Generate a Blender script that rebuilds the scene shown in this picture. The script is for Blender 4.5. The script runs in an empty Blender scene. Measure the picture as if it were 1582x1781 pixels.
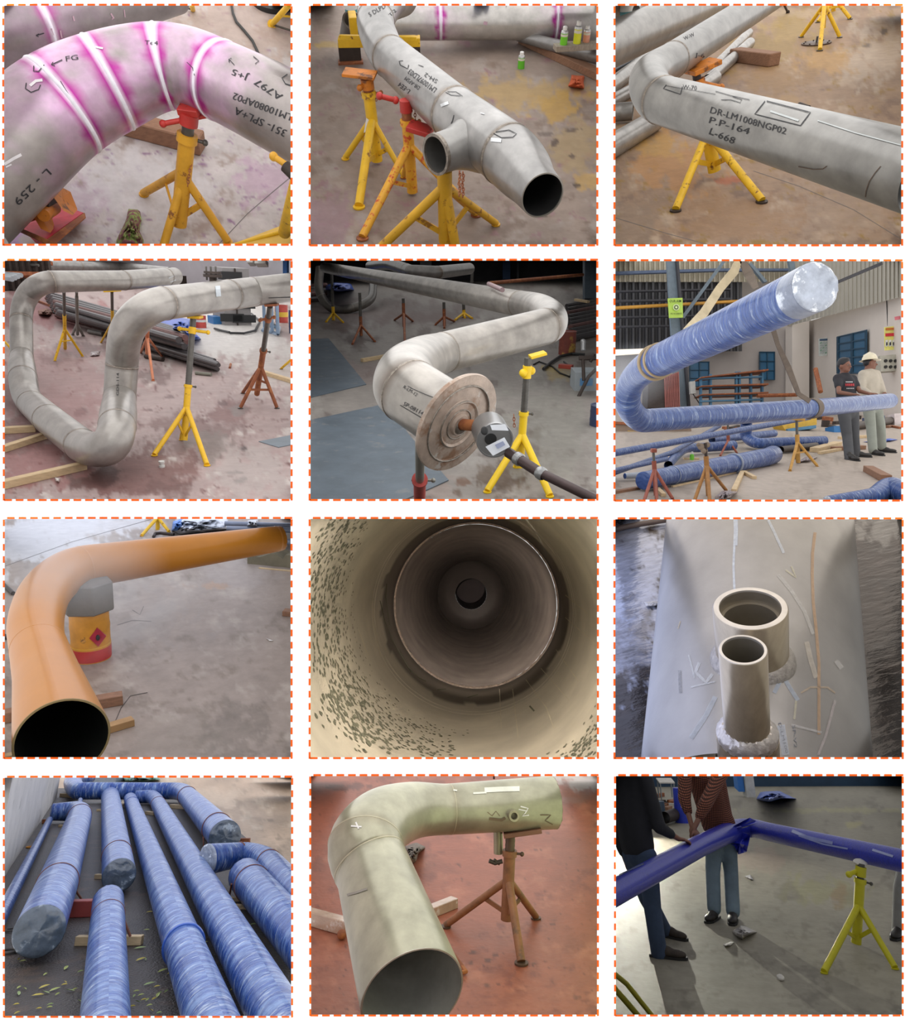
import bpy, bmesh, math, random
PRTON = False
from mathutils import Vector, Matrix, noise
from mathutils.bvhtree import BVHTree

SC = bpy.context.scene
COL = SC.collection
W_, H_ = 1582, 1781
F = 1200.0            # focal length in photo pixels
K = 1582 / 520.0      # survey pixels per photo pixel (each bay was surveyed on a 3.04x plan)
FK = F * K
YB = 2.4              # distance from the camera to the white display wall

# ------------------------------------------------------------------ camera, world, exposure
cam_d = bpy.data.cameras.new('camera'); cam = bpy.data.objects.new('camera', cam_d); COL.objects.link(cam)
cam.location = (0, 0, 0); cam.rotation_euler = (math.pi / 2, 0, 0)
cam_d.sensor_fit = 'VERTICAL'; cam_d.sensor_height = 24; cam_d.lens = 24 * F / H_
cam_d.clip_start = 0.05; cam_d.clip_end = 200
SC.camera = cam
world = bpy.data.worlds.new('world'); SC.world = world; world.use_nodes = True
world.node_tree.nodes['Background'].inputs[0].default_value = (1, 1, 1, 1)
world.node_tree.nodes['Background'].inputs[1].default_value = 1.12
SC.view_settings.view_transform = 'Standard'; SC.view_settings.look = 'None'
SC.view_settings.exposure = 0; SC.view_settings.gamma = 1; SC.view_settings.use_curve_mapping = False
SC.cycles.use_denoising = True
SC.cycles.adaptive_threshold = .02; SC.cycles.max_bounces = 6; SC.cycles.diffuse_bounces = 3; SC.cycles.glossy_bounces = 4

def srgb(c):
    if isinstance(c, str):
        c = tuple(int(c[i:i+2], 16) / 255 for i in (0, 2, 4))
    return tuple((x / 12.92 if x <= 0.04045 else ((x + 0.055) / 1.055) ** 2.4) for x in c)
def mix(a, b, t):
    t = max(0.0, min(1.0, t)); return tuple(a[i] * (1 - t) + b[i] * t for i in range(3))
def nz(x, y=0.0, z=0.0): return noise.noise(Vector((x, y, z)))
def fbm(x, y=0.0, z=0.0, o=4): return noise.fractal(Vector((x, y, z)), 0.6, 2.1, o)

# ------------------------------------------------------------------ materials
MATS = {}
def mat(key, col=(.5, .5, .5), rough=.5, metal=0., vcol=False, var=.15, vscale=6., spots=None, bump=.0, bscale=30.,
        coat=0., stretch=(1, 1, 1), uv=False, emis=None, spec=.5, alpha=None, trans=0., wave=None):
    if key in MATS: return MATS[key]
    m = bpy.data.materials.new(key); m.use_nodes = True; MATS[key] = m
    nt = m.node_tree; N = nt.nodes; L = nt.links
    b = N['Principled BSDF']
    tc = N.new('ShaderNodeTexCoord'); mp = N.new('ShaderNodeMapping'); mp.inputs['Scale'].default_value = stretch
    L.new(tc.outputs['UV' if uv else 'Object'], mp.inputs[0])
    if vcol:
        a = N.new('ShaderNodeAttribute'); a.attribute_name = 'Col'; base = a.outputs['Color']
    else:
        r = N.new('ShaderNodeRGB'); r.outputs[0].default_value = (*srgb(col), 1); base = r.outputs[0]
    if var > 0:
        n = N.new('ShaderNodeTexNoise'); n.inputs['Scale'].default_value = vscale; n.inputs['Detail'].default_value = 6
        n.inputs['Roughness'].default_value = .62
        L.new(mp.outputs[0], n.inputs['Vector'])
        mr = N.new('ShaderNodeMapRange'); mr.inputs[1].default_value = .3; mr.inputs[2].default_value = .7
        mr.inputs[3].default_value = 1 - var; mr.inputs[4].default_value = 1 + var
        L.new(n.outputs['Fac'], mr.inputs[0])
        mx = N.new('ShaderNodeMix'); mx.data_type = 'RGBA'; mx.blend_type = 'MULTIPLY'; mx.inputs[0].default_value = 1
        L.new(base, mx.inputs[6]); L.new(mr.outputs[0], mx.inputs[7]); base = mx.outputs[2]
    if spots:   # (colour, scale, threshold, softness)
        for (sc_, ss, th, so) in spots:
            n = N.new('ShaderNodeTexNoise'); n.inputs['Scale'].default_value = ss; n.inputs['Detail'].default_value = 5
            n.inputs['Roughness'].default_value = .65
            L.new(mp.outputs[0], n.inputs['Vector'])
            mr = N.new('ShaderNodeMapRange'); mr.inputs[1].default_value = th; mr.inputs[2].default_value = th + so
            L.new(n.outputs['Fac'], mr.inputs[0])
            mx = N.new('ShaderNodeMix'); mx.data_type = 'RGBA'
            L.new(mr.outputs[0], mx.inputs[0]); L.new(base, mx.inputs[6]); mx.inputs[7].default_value = (*srgb(sc_), 1)
            base = mx.outputs[2]
    L.new(base, b.inputs['Base Color'])
    b.inputs['Roughness'].default_value = rough; b.inputs['Metallic'].default_value = metal
    b.inputs['Specular IOR Level'].default_value = spec
    b.inputs['Coat Weight'].default_value = coat; b.inputs['Coat Roughness'].default_value = .15
    b.inputs['Transmission Weight'].default_value = trans
    if alpha is not None: b.inputs['Alpha'].default_value = alpha
    if emis:
        b.inputs['Emission Color'].default_value = (*srgb(emis[0]), 1); b.inputs['Emission Strength'].default_value = emis[1]
    if bump > 0:
        n = N.new('ShaderNodeTexNoise'); n.inputs['Scale'].default_value = bscale; n.inputs['Detail'].default_value = 5
        L.new(mp.outputs[0], n.inputs['Vector'])
        bp = N.new('ShaderNodeBump'); bp.inputs['Strength'].default_value = bump; bp.inputs['Distance'].default_value = .02
        L.new(n.outputs['Fac'], bp.inputs['Height']); L.new(bp.outputs[0], b.inputs['Normal'])
    return m

def steel(): return mat('dull_stainless_steel', vcol=True, rough=.33, metal=.5, var=.2, vscale=6, bump=.06, bscale=14)
def yellow(): return mat('worn_yellow_paint', 'E3B41E', rough=.5, var=.12, vscale=9, spots=[('7a4a1c', 16, .60, .08)])
def orange(): return mat('rusty_orange_paint', 'C8761E', rough=.55, var=.2, vscale=9, spots=[('6e4020', 13, .55, .1)])
def rust(): return mat('rusty_brown_steel', '8a4f30', rough=.7, var=.25, vscale=12, spots=[('a8683c', 9, .52, .1)])
def redp(): return mat('worn_red_paint', 'B5322B', rough=.5, var=.2, vscale=9, spots=[('4a2a22', 12, .6, .08)])
def post(): return mat('grey_screw_post', '5d5a55', rough=.45, metal=.5, var=.2, vscale=20)
def darkm(): return mat('dark_rusted_iron', '3d332e', rough=.6, metal=.3, var=.25, vscale=15)
def wood(): return mat('pale_raw_timber', 'C9B08A', rough=.7, var=.16, vscale=5, stretch=(3, 3, 12), bump=.1)
def brownwood(): return mat('brown_old_timber', '8d6850', rough=.75, var=.2, vscale=6, stretch=(3, 3, 12), bump=.15)
def black(): return mat('black_marker_ink', '26262b', rough=.6, var=0)
def rubber(): return mat('black_rubber', '222222', rough=.5, var=.1)
def weldm(): return mat('weld_bead_steel', '8f867c', rough=.35, metal=.7, var=.35, vscale=40, bump=.3, bscale=60)
def film():
    return mat('clear_film_over_blue', '34508C', rough=.32, spec=.35, var=.35, vscale=4, uv=True, stretch=(2.0, 3.6, 1), coat=.3,
               spots=[('6f84ae', 1.2, .48, .2), ('bcc6d4', 2.4, .58, .12)], bump=.9, bscale=5)

# ------------------------------------------------------------------ mesh building
class MB:
    def __init__(s): s.v = []; s.f = []; s.uv = []; s.c = []
    def add(s, vs, fs, cols=None, uvs=None):
        o = len(s.v); s.v += [Vector(p) for p in vs]; s.f += [tuple(i + o for i in f) for f in fs]
        if cols: s.c += cols
        elif s.c: s.c += [(1, 1, 1)] * len(vs)
        if uvs: s.uv += uvs
        elif s.uv: s.uv += [(0, 0)] * len(vs)
        return s
    def box(s, c, ax, ay, az):     # centre and three half-axes
        c = Vector(c); vs = [c + ax * i + ay * j + az * k for i in (-1, 1) for j in (-1, 1) for k in (-1, 1)]
        fs = [(0, 1, 3, 2), (4, 6, 7, 5), (0, 4, 5, 1), (2, 3, 7, 6), (0, 2, 6, 4), (1, 5, 7, 3)]
        if ax.cross(ay).dot(az) < 0: fs = [f[::-1] for f in fs]
        return s.add(vs, fs)
    def tube(s, pts, rs, n=14, cap=True):
        pts = [Vector(p) for p in pts]
        if not isinstance(rs, (list, tuple)): rs = [rs] * len(pts)
        fr = frames(pts); vs = []; fs = []
        for i, p in enumerate(pts):
            t, a, b = fr[i]
            for k in range(n):
                th = 2 * math.pi * k / n; vs.append(p + (a * math.cos(th) + b * math.sin(th)) * rs[i])
        for i in range(len(pts) - 1):
            for k in range(n):
                fs.append((i * n + k, i * n + (k + 1) % n, (i + 1) * n + (k + 1) % n, (i + 1) * n + k))
        if cap:
            fs.append(tuple(range(n))[::-1]); fs.append(tuple((len(pts) - 1) * n + k for k in range(n)))
        return s.add(vs, fs)
    def ball(s, c, r, n=10, axes=None):
        c = Vector(c); ax = axes or (Vector((1, 0, 0)), Vector((0, 1, 0)), Vector((0, 0, 1)))
        if not isinstance(r, (tuple, list)): r = (r, r, r)
        vs = []; fs = []; m = n // 2 + 1
        for i in range(m + 1):
            ph = math.pi * i / m
            for k in range(n):
                th = 2 * math.pi * k / n
                vs.append(c + ax[0] * (r[0] * math.sin(ph) * math.cos(th)) + ax[1] * (r[1] * math.sin(ph) * math.sin(th)) + ax[2] * (r[2] * math.cos(ph)))
        for i in range(m):
            for k in range(n): fs.append((i * n + k, (i + 1) * n + k, (i + 1) * n + (k + 1) % n, i * n + (k + 1) % n))
        return s.add(vs, fs)
    def lathe(s, c, axis, prof, n=32, ref=None):   # prof: list of (along, radius)
        c = Vector(c); t = Vector(axis).normalized(); a = perp(t, ref); b = t.cross(a); vs = []; fs = []
        for (h, r) in prof:
            for k in range(n):
                th = 2 * math.pi * k / n; vs.append(c + t * h + (a * math.cos(th) + b * math.sin(th)) * r)
        for i in range(len(prof) - 1):
            for k in range(n): fs.append((i * n + k, i * n + (k + 1) % n, (i + 1) * n + (k + 1) % n, (i + 1) * n + k))
        return s.add(vs, fs)
    def prism(s, poly, d):         # poly: list of points, d: extrusion vector
        n = len(poly); poly = [Vector(p) for p in poly]
        vs = poly + [p + d for p in poly]
        fs = [tuple(range(n))[::-1], tuple(range(n, 2 * n))] + [(i, (i + 1) % n, n + (i + 1) % n, n + i) for i in range(n)]
        return s.add(vs, fs)

def perp(t, ref=None):
    ref = Vector(ref) if ref is not None else (Vector((0, 0, 1)) if abs(t.z) < .9 else Vector((1, 0, 0)))
    a = ref - t * ref.dot(t)
    if a.length < 1e-4: a = Vector((1, 0, 0)) - t * t.x
    return a.normalized()
def frames(pts, ref=None):
    out = []; a = None; n = len(pts)
    for i in range(n):
        t = (pts[min(i + 1, n - 1)] - pts[max(i - 1, 0)])
        t = t.normalized() if t.length > 1e-9 else Vector((0, 0, 1))
        a = perp(t, ref) if a is None else (a - t * a.dot(t)).normalized()
        out.append((t, a, t.cross(a)))
    return out

def proj(p):   # photo pixel of a point
    return (W_ / 2 + p.x / p.y * F, H_ / 2 - p.z / p.y * F)

def tag(o, label=None, cat=None, group=None, kind=None):
    if label: o['label'] = label
    if cat: o['category'] = cat
    if group: o['group'] = group
    if kind: o['kind'] = kind
    return o

def root(name, loc, label, cat, group=None):
    o = bpy.data.objects.new(name, None); COL.objects.link(o); o.location = loc; o.empty_display_size = .05
    return tag(o, label, cat, group)

def worldloc(o):
    p = Vector(o.location)
    while o.parent: o = o.parent; p += Vector(o.location)
    return p

def link(name, mb, m, parent=None, smooth=True, label=None, cat=None, group=None, kind=None, cell=None, autos=True):
    """one mesh object out of an MB; mesh points are world points"""
    if cell is not None: mb = cell.clip(mb)
    if not mb.v: return None
    me = bpy.data.meshes.new(name); 
    if parent is None:
        org = sum(mb.v, Vector()) / len(mb.v); pl = org
    else: pl = worldloc(parent)
    me.from_pydata([tuple(p - pl) for p in mb.v], [], mb.f)
    if mb.uv:
        ul = me.uv_layers.new(name='UVMap')
        for l in me.loops: ul.data[l.index].uv = mb.uv[l.vertex_index]
    if mb.c:
        ca = me.color_attributes.new('Col', 'FLOAT_COLOR', 'POINT')
        ca.data.foreach_set('color', [x for c in mb.c for x in (c[0], c[1], c[2], 1.0)])
    me.materials.append(m)
    if smooth:
        me.polygons.foreach_set('use_smooth', [True] * len(me.polygons))
        if autos: me.set_sharp_from_angle(angle=math.radians(40))
    me.update()
    o = bpy.data.objects.new(name, me); COL.objects.link(o)
    if parent: o.parent = parent
    else: o.location = pl
    return tag(o, label, cat, group, kind)

# ------------------------------------------------------------------ one bay of the wall
EDGE = 27     # bay walls stand this far (survey px) outside the opening
class Cell:
    def __init__(s, x0, y0, rect, Hh, D, roll=1.0):
        s.x0, s.y0, s.rect = x0, y0, rect
        s.cx, s.cy = 790., 660.
        px, pz = s.raw(s.cx, s.cy)
        zh = pz + Hh / K
        n = Vector((-roll * px * zh / F, -zh, F + roll * px * px / F)); s.n = n.normalized(); s.up = s.n
        r = s.ray(s.cx, s.cy); s.k = -s.n.dot(r) * D     # camera height over the floor
        s.hor = s.cy - Hh
    def raw(s, X, Y): return (s.x0 + X / K - W_ / 2, H_ / 2 - (s.y0 + Y / K))
    def ray(s, X, Y): a, b = s.raw(X, Y); return Vector((a / F, 1, b / F))
    def D(s, X, Y, d): return s.ray(X, Y) * d
    def P(s, X, Y, h=0.): r = s.ray(X, Y); return r * (min(-.05, h - s.k) / min(-.012, s.n.dot(r)))
    def px(s, p): u, v = proj(p); return ((u - s.x0) * K, (v - s.y0) * K)
    def m(s, p): return p.y / FK            # metres per survey px at a point
    def vert(s, base, top):                  # the point over floor pixel 'base' that shows nearest pixel 'top'
        B = s.P(*base); r = s.ray(*top).normalized(); n = s.n
        w = B; a = n.dot(r); # minimise |B + h n - t r|
        h = (a * r.dot(w) - n.dot(w)) / (1 - a * a)
        T = B + n * h
        return r * (r.dot(T)), h
    def yon(s, A, B, Y):                     # point of segment AB at survey height Y
        ya, yb = s.px(A)[1], s.px(B)[1]; lo, hi = 0., 1.
        f = lambda t: s.px(A + (B - A) * t)[1]
        for _ in range(30):
            t = (lo + hi) / 2
            if (f(t) > Y) == (ya > yb): lo = t
            else: hi = t
        return A + (B - A) * lo
    def planes(s, e=EDGE):
        x0, y0, x1, y1 = s.rect; c = [s.ray(x0 - e, y0 - e), s.ray(x1 + e, y0 - e), s.ray(x1 + e, y1 + e), s.ray(x0 - e, y1 + e)]
        mid = s.ray(s.cx, s.cy); out = []
        for i in range(4):
            n = c[i].cross(c[(i + 1) % 4]).normalized()
            if n.dot(mid) > 0: n = -n
            out.append(n)
        return out                           # outward normals of planes through the camera point
    def clip(s, mb):
        pls = [n for n in s.planes(EDGE - 2) if max(n.dot(p) for p in mb.v) > 0]
        front = min(p.y for p in mb.v) < YB + .03
        if not pls and not front: return mb
        bm = bmesh.new()
        cl = bm.verts.layers.float_color.new('c') if mb.c else None
        uvl = bm.verts.layers.float_vector.new('u') if mb.uv else None
        vs = [bm.verts.new(p) for p in mb.v]
        for i, v in enumerate(vs):
            if cl: v[cl] = (*mb.c[i], 1)
            if uvl: v[uvl] = (*mb.uv[i], 0)
        for f in mb.f:
            try: bm.faces.new([vs[i] for i in f])
            except ValueError: pass
        for n in pls:
            bmesh.ops.bisect_plane(bm, geom=bm.verts[:] + bm.edges[:] + bm.faces[:], plane_co=(0, 0, 0), plane_no=n, clear_outer=True)
        if front:
            bmesh.ops.bisect_plane(bm, geom=bm.verts[:] + bm.edges[:] + bm.faces[:], plane_co=(0, YB + .03, 0), plane_no=(0, -1, 0), clear_outer=True)
        bm.verts.index_update(); o = MB(); o.v = [v.co.copy() for v in bm.verts]
        o.f = [tuple(v.index for v in f.verts) for f in bm.faces]
        if cl: o.c = [tuple(v[cl])[:3] for v in bm.verts]
        if uvl: o.uv = [tuple(v[uvl])[:2] for v in bm.verts]
        bm.free(); return o
    # ---- surroundings
    def floor(s, base, blots=(), m=None, top=None, nx=150, ny=120, name='floor', namp=.06, h=0., poly=None, nsc=.006, tint=None, rough=.6, spec=.3):
        x0, y0, x1, y1 = s.rect; e = EDGE - 1
        ya = (top if top is not None else y0 - e); X0, X1, Y1 = x0 - e, x1 + e, y1 + e
        mb = MB(); base = srgb(base); bl = [(a, b, c, d, srgb(f), g) for (a, b, c, d, f, g) in blots]
        vs = []; cs = []
        for j in range(ny + 1):
            Y = ya + (Y1 - ya) * j / ny
            for i in range(nx + 1):
                X = X0 + (X1 - X0) * i / nx; p = s.P(X, Y, h); vs.append(p)
                f = 1 + namp * 2.2 * fbm(X * nsc, Y * nsc * 1.6, s.x0 + s.y0, 5); c = tuple(q * f for q in base)
                if tint:
                    for (tc, ts, th) in tint:
                        t = (fbm(X * ts, Y * ts * 1.7, len(tc) + ts * 900, 5) - th) * 2.5; c = mix(c, srgb(tc), t)
                w1 = fbm(X * .012, Y * .012, 7.7, 4); w2 = fbm(X * .012, Y * .012, 31.1, 4)
                for (bx, by, rx, ry, bc, g) in bl:
                    dx = (X - bx) / rx + w1 * .9; dy = (Y - by) / ry + w2 * .9; dd = dx * dx + dy * dy
                    if dd < 4: c = mix(c, bc, g * max(0, min(1, (1.35 - math.sqrt(dd)) * 2.2)))
                cs.append(c)
        fs = [(j * (nx + 1) + i, (j + 1) * (nx + 1) + i, (j + 1) * (nx + 1) + i + 1, j * (nx + 1) + i + 1) for j in range(ny) for i in range(nx)]
        mb.add(vs, fs, cs)
        m = m or mat('concrete_floor_%g_%g' % (rough, spec), vcol=True, rough=rough, spec=spec, var=.10, vscale=9, bump=.12, bscale=26, spots=None)
        o = link(name, mb, m, kind='structure', smooth=True, autos=False)
        s.floor_bvh = BVHTree.FromPolygons(mb.v, mb.f); s.floor_ob = o
        return o
    def quad(s, name, pts, col, cell=True, m=None, kind='structure', **kw):
        mb = MB(); mb.add(pts, [tuple(range(len(pts)))]); return link(name, mb, m or mat('wall_' + (col if isinstance(col, str) else 'c'), col, rough=.85, var=.08, vscale=2), kind=kind, cell=s if cell else None, smooth=False, **kw)
    def shell(s, far, col='9a958c', ceil=None, open_sides=()):
        x0, y0, x1, y1 = s.rect; e = EDGE; c = [(x0 - e, y0 - e), (x1 + e, y0 - e), (x1 + e, y1 + e), (x0 - e, y1 + e)]
        nm = ['ceiling', 'wall_right', 'trim_1', 'wall_left']
        if getattr(s, 'floor_ob', None):   # lining from the sill of the opening down to the front edge of the floor
            a, b = c[2], c[3]; mb = MB(); mb.add([s.D(*a, YB + .03), s.D(*b, YB + .03), s.P(*b), s.P(*a)], [(0, 1, 2, 3)])
            link('baseboard_front', mb, mat('bay_lining_' + col, col, rough=.9, var=.05), kind='structure', smooth=False)
        for i in range(4):
            if i == 2: continue
            a, b = c[i], c[(i + 1) % 4]; mb = MB()
            mb.add([s.D(*a, YB + .03), s.D(*b, YB + .03), s.D(*b, far), s.D(*a, far)], [(0, 1, 2, 3)])
            link(nm[i], mb, mat('bay_lining_' + (ceil if (i == 0 and ceil) else col), ceil if (i == 0 and ceil) else col, rough=.9, var=.05), kind='structure', smooth=False)
    def lamp(s, side, d0, d1, watts, col='ffffff', a=0., b=1., e=17, name='added_panel_light'):  # added area light, hidden edge-on just outside the opening
        x0, y0, x1, y1 = s.rect; dm = (d0 + d1) / 2
        if side in ('top', 'bottom'):
            Y = y0 - e if side == 'top' else y1 + e
            xc = x0 + (x1 - x0) * (a + b) / 2; C = s.D(xc, Y, dm); ex = Vector((1, 0, 0)) * (1 if side == 'top' else -1)
            r = s.ray(xc, Y); ey = Vector((0, 1, r.z)).normalized(); wid = (x1 - x0) * (b - a) / FK * dm
        else:
            X = x0 - e if side == 'left' else x1 + e
            yc = y0 + (y1 - y0) * (a + b) / 2; C = s.D(X, yc, dm); ex = Vector((0, 0, 1)) * (1 if side == 'left' else -1)
            r = s.ray(X, yc); ey = Vector((r.x, 1, 0)).normalized(); wid = (y1 - y0) * (b - a) / FK * dm
        ez = ex.cross(ey).normalized(); ln_ = ey.length; ey = r.normalized(); ex = ey.cross(ez).normalized()   # turned to run with the bay
        ld = bpy.data.lights.new(name, 'AREA'); ld.shape = 'RECTANGLE'; ld.size = wid; ld.size_y = (d1 - d0) * r.length
        ld.energy = watts; ld.color = srgb(col)
        o = bpy.data.objects.new(name, ld); COL.objects.link(o)
        M = Matrix((ex, ey, ez)).transposed().to_4x4(); M.translation = C; o.matrix_world = M
        return o
    def lights(s, far=12., top=1., left=0., right=0., bottom=0., col='ffffff', a=.02, b=.98, near=2.5, cols=None, boost=1.35):
        """added area lights, unseen along the bay linings, for even brightness; numbers are radiances"""
        for side, L in (('top', top), ('left', left), ('right', right), ('bottom', bottom)):
            if L <= 0: continue
            d0 = near; fr = far
            while d0 < fr * .98:
                d1 = min(d0 * 1.38, fr)
                o = s.lamp(side, d0, d1, 1, (cols or {}).get(side, col), a, b)
                o.data.size *= .93 * (d0 / ((d0 + d1) / 2)) ** .3
                o.data.energy = L * (boost if d0 < 3.6 else 1) * math.pi * o.data.size * o.data.size_y
                d0 = d1
    def spot(s, X, Y, d, target, watts, col='ffffff', size=.03, ang=100, name='unseen_spot'):
        ld = bpy.data.lights.new(name, 'SPOT'); ld.energy = watts; ld.color = srgb(col); ld.shadow_soft_size = size
        ld.spot_size = math.radians(ang); ld.spot_blend = .5
        o = bpy.data.objects.new(name, ld); COL.objects.link(o); C = s.D(X, Y, d); o.location = C
        o.rotation_euler = (Vector(target) - C).to_track_quat('-Z', 'Y').to_euler(); return o
    # ---- generic solids placed from survey pixels
    def beam(s, name, A, B, w, h, m, label=None, cat=None, group=None, parent=None, base=0., smooth=False, hA=None, hB=None, kind=None):
        """a squared bar lying from A to B on height base (m); w, h in survey px at its middle"""
        a = s.P(*A, base if hA is None else hA); b = s.P(*B, base if hB is None else hB); mid = (a + b) / 2; k = s.m(mid); t = (b - a).normalized()
        side = t.cross(s.n).normalized(); up = side.cross(t).normalized()
        mb = MB(); mb.box(mid + up * h * k / 2, (b - a) / 2, side * (w * k / 2), up * (h * k / 2))
        mb = s.clip(mb); mb = bevel(mb, min(w, h) * k * .06)
        return link(name, mb, m, parent, smooth, label, cat, group, kind)
    def box3(s, name, c, ax, ay, az, m, parent=None, bev=.0, smooth=False, **kw):
        mb = MB(); mb.box(c, ax, ay, az); mb = s.clip(mb)
        if bev: mb = bevel(mb, bev)
        return link(name, mb, m, parent, smooth, **kw)
    def rod(s, name, pts, rs, m, parent=None, n=14, **kw):
        mb = MB(); mb.tube(pts, rs, n); return link(name, mb, m, parent, cell=s, **kw)
    def facing(s, X, Y, d):        # right / up / out vectors of something upright seen at a pixel
        r = s.ray(X, Y).normalized(); up = (s.n - r * s.n.dot(r) * 0).normalized()
        right = r.cross(up).normalized(); out = right.cross(up).normalized()
        if out.dot(r) > 0: out = -out
        return right, up, out
    def stroke(s, bvh, pts, w, off=.003):
        """thin ribbon of ink laid on a surface; pts and w in survey px"""
        mb = MB()
        hit = []
        dens = []
        for i in range(len(pts) - 1):
            a, b = Vector(pts[i]), Vector(pts[i + 1]); n = max(1, int((b - a).length / 18))
            dens += [a.lerp(b, k / n) for k in range(n)]
        dens.append(Vector(pts[-1]))
        L = []
        for i, p in enumerate(dens):
            t = (dens[min(i + 1, len(dens) - 1)] - dens[max(0, i - 1)]); t = t.normalized() if t.length > 0 else Vector((1, 0)); q = Vector((-t.y, t.x)) * w / 2
            row = []
            for sg in (-1, 1):
                r = s.ray(p.x + q.x * sg, p.y + q.y * sg).normalized(); h = bvh.ray_cast(Vector((0, 0, 0)) + r * 1.0, r)
                if h[0] is None: row = None; break
                nn = h[1] if h[1].dot(r) < 0 else -h[1]; row.append(h[0] + nn * off)
            L.append(row)
        for i in range(len(L) - 1):
            if L[i] and L[i + 1]: mb.add([L[i][0], L[i][1], L[i + 1][1], L[i + 1][0]], [(0, 1, 2, 3)])
        return mb
    def text(s, bvh, txt, A, B, hh, off=.003, squash=1.0):
        """hand lettering laid on a surface: baseline from A to B, letters hh high (survey px)"""
        cu = bpy.data.curves.new('t', 'FONT'); cu.body = txt; cu.resolution_u = 2; cu.space_character = 1.0
        ob = bpy.data.objects.new('t', cu); COL.objects.link(ob); dg = bpy.context.evaluated_depsgraph_get()
        me = bpy.data.meshes.new_from_object(ob.evaluated_get(dg)); bpy.data.objects.remove(ob)
        if not me.vertices: return MB()
        xs = [v.co.x for v in me.vertices]; x0, x1 = min(xs), max(xs)
        A, B = Vector(A), Vector(B); e = (B - A); up = Vector((e.y, -e.x)).normalized(); mb = MB(); vs = []; ok = []
        for v in me.vertices:
            q = A + e * ((v.co.x - x0) / (x1 - x0)) + up * (v.co.y / .72 * hh)
            r = s.ray(q.x, q.y).normalized(); h = bvh.ray_cast(r * 1.0, r)
            if h[0] is None: vs.append(Vector()); ok.append(False)
            else:
                nn = h[1] if h[1].dot(r) < 0 else -h[1]; vs.append(h[0] + nn * off); ok.append(True)
        fs = [tuple(p.vertices) for p in me.polygons if all(ok[i] for i in p.vertices)]
        used = sorted({i for f in fs for i in f}); ren = {i: k for k, i in enumerate(used)}
        mb.add([vs[i] for i in used], [tuple(ren[i] for i in f) for f in fs]); bpy.data.meshes.remove(me); return mb

def bevel(mb, w):
    if w <= 0 or not mb.v: return mb
    bm = bmesh.new(); vs = [bm.verts.new(p) for p in mb.v]
    for f in mb.f:
        try: bm.faces.new([vs[i] for i in f])
        except ValueError: pass
    bmesh.ops.bevel(bm, geom=[e for e in bm.edges if len(e.link_faces) == 2], offset=w, segments=1, affect='EDGES')
    bm.verts.index_update(); o = MB(); o.v = [v.co.copy() for v in bm.verts]; o.f = [tuple(v.index for v in f.verts) for f in bm.faces]; bm.free(); return o

def merge(*ms):
    o = MB()
    for m in ms: o.add(m.v, m.f)
    return o

# ------------------------------------------------------------------ pipes
def centre(cell, ctrl, R=None, step=None):
    """ctrl: (X, Y, w[, h or radius factor][, kind]); kind 'S' straight interval follows, 'E' elbow, 'T' tee, 'R' reducer"""
    pts = []; kinds = []
    for c in ctrl:
        c = list(c); kd = 'S'
        if isinstance(c[-1], str): kd = c.pop()
        if len(c) < 4: c.append(1.0 if R else 0.0)
        pts.append(c); kinds.append(kd)
    n = len(pts); tan = []
    def d(i): return [pts[i + 1][k] - pts[i][k] for k in range(4)]
    def ln(v): return math.hypot(v[0], v[1]) or 1
    for i in range(n):
        L = d(i - 1) if i > 0 else None; Rr = d(i) if i < n - 1 else None
        if L and kinds[i - 1] != 'E' and Rr and kinds[i] == 'E': t = [x / ln(L) for x in L]
        elif Rr and kinds[i] != 'E' and L and kinds[i - 1] == 'E': t = [x / ln(Rr) for x in Rr]
        elif L and Rr:
            t = [(L[k] / ln(L) + Rr[k] / ln(Rr)) / 2 for k in range(4)]
        else: v = L or Rr; t = [x / ln(v) for x in v]
        tan.append(t)
    out = []
    for i in range(n - 1):
        l = ln(d(i)); N = max(2, int(l / 6)) if kinds[i] != 'E' else max(8, int(l / 6))
        for j in range(N):
            t = j / N
            if kinds[i] != 'E': q = [pts[i][k] + (pts[i + 1][k] - pts[i][k]) * t for k in range(4)]
            else:
                h0 = 2*t**3-3*t*t+1; h1 = t**3-2*t*t+t; h2 = -2*t**3+3*t*t; h3 = t**3-t*t
                q = [h0*pts[i][k] + h1*tan[i][k]*l + h2*pts[i+1][k] + h3*tan[i+1][k]*l for k in range(4)]
            out.append((q, kinds[i]))
    out.append((pts[-1], kinds[-2] if n > 1 else 'S'))
    S = []; 
    for q, kd in out:
        if R:
            r = R * q[3]; dd = 2 * r * FK / q[2]; p = cell.D(q[0], q[1], dd)
        else:
            p = cell.P(q[0], q[1], q[3]); r = q[2] * p.y / (2 * FK)
        S.append([p, r, kd])
    # resample by arc length
    L = [0.]
    for i in range(1, len(S)): L.append(L[-1] + (S[i][0] - S[i - 1][0]).length)
    R0 = sum(x[1] for x in S) / len(S); st = step or R0 * .16; N = max(6, min(400, int(L[-1] / st))); res = []; j = 0
    for i in range(N + 1):
        a = L[-1] * i / N
        while j < len(L) - 2 and L[j + 1] < a: j += 1
        t = (a - L[j]) / max(1e-9, L[j + 1] - L[j]); t = min(1, max(0, t))
        res.append([S[j][0].lerp(S[j + 1][0], t), S[j][1] * (1 - t) + S[j + 1][1] * t, S[j][2], a])
    return res

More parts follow.
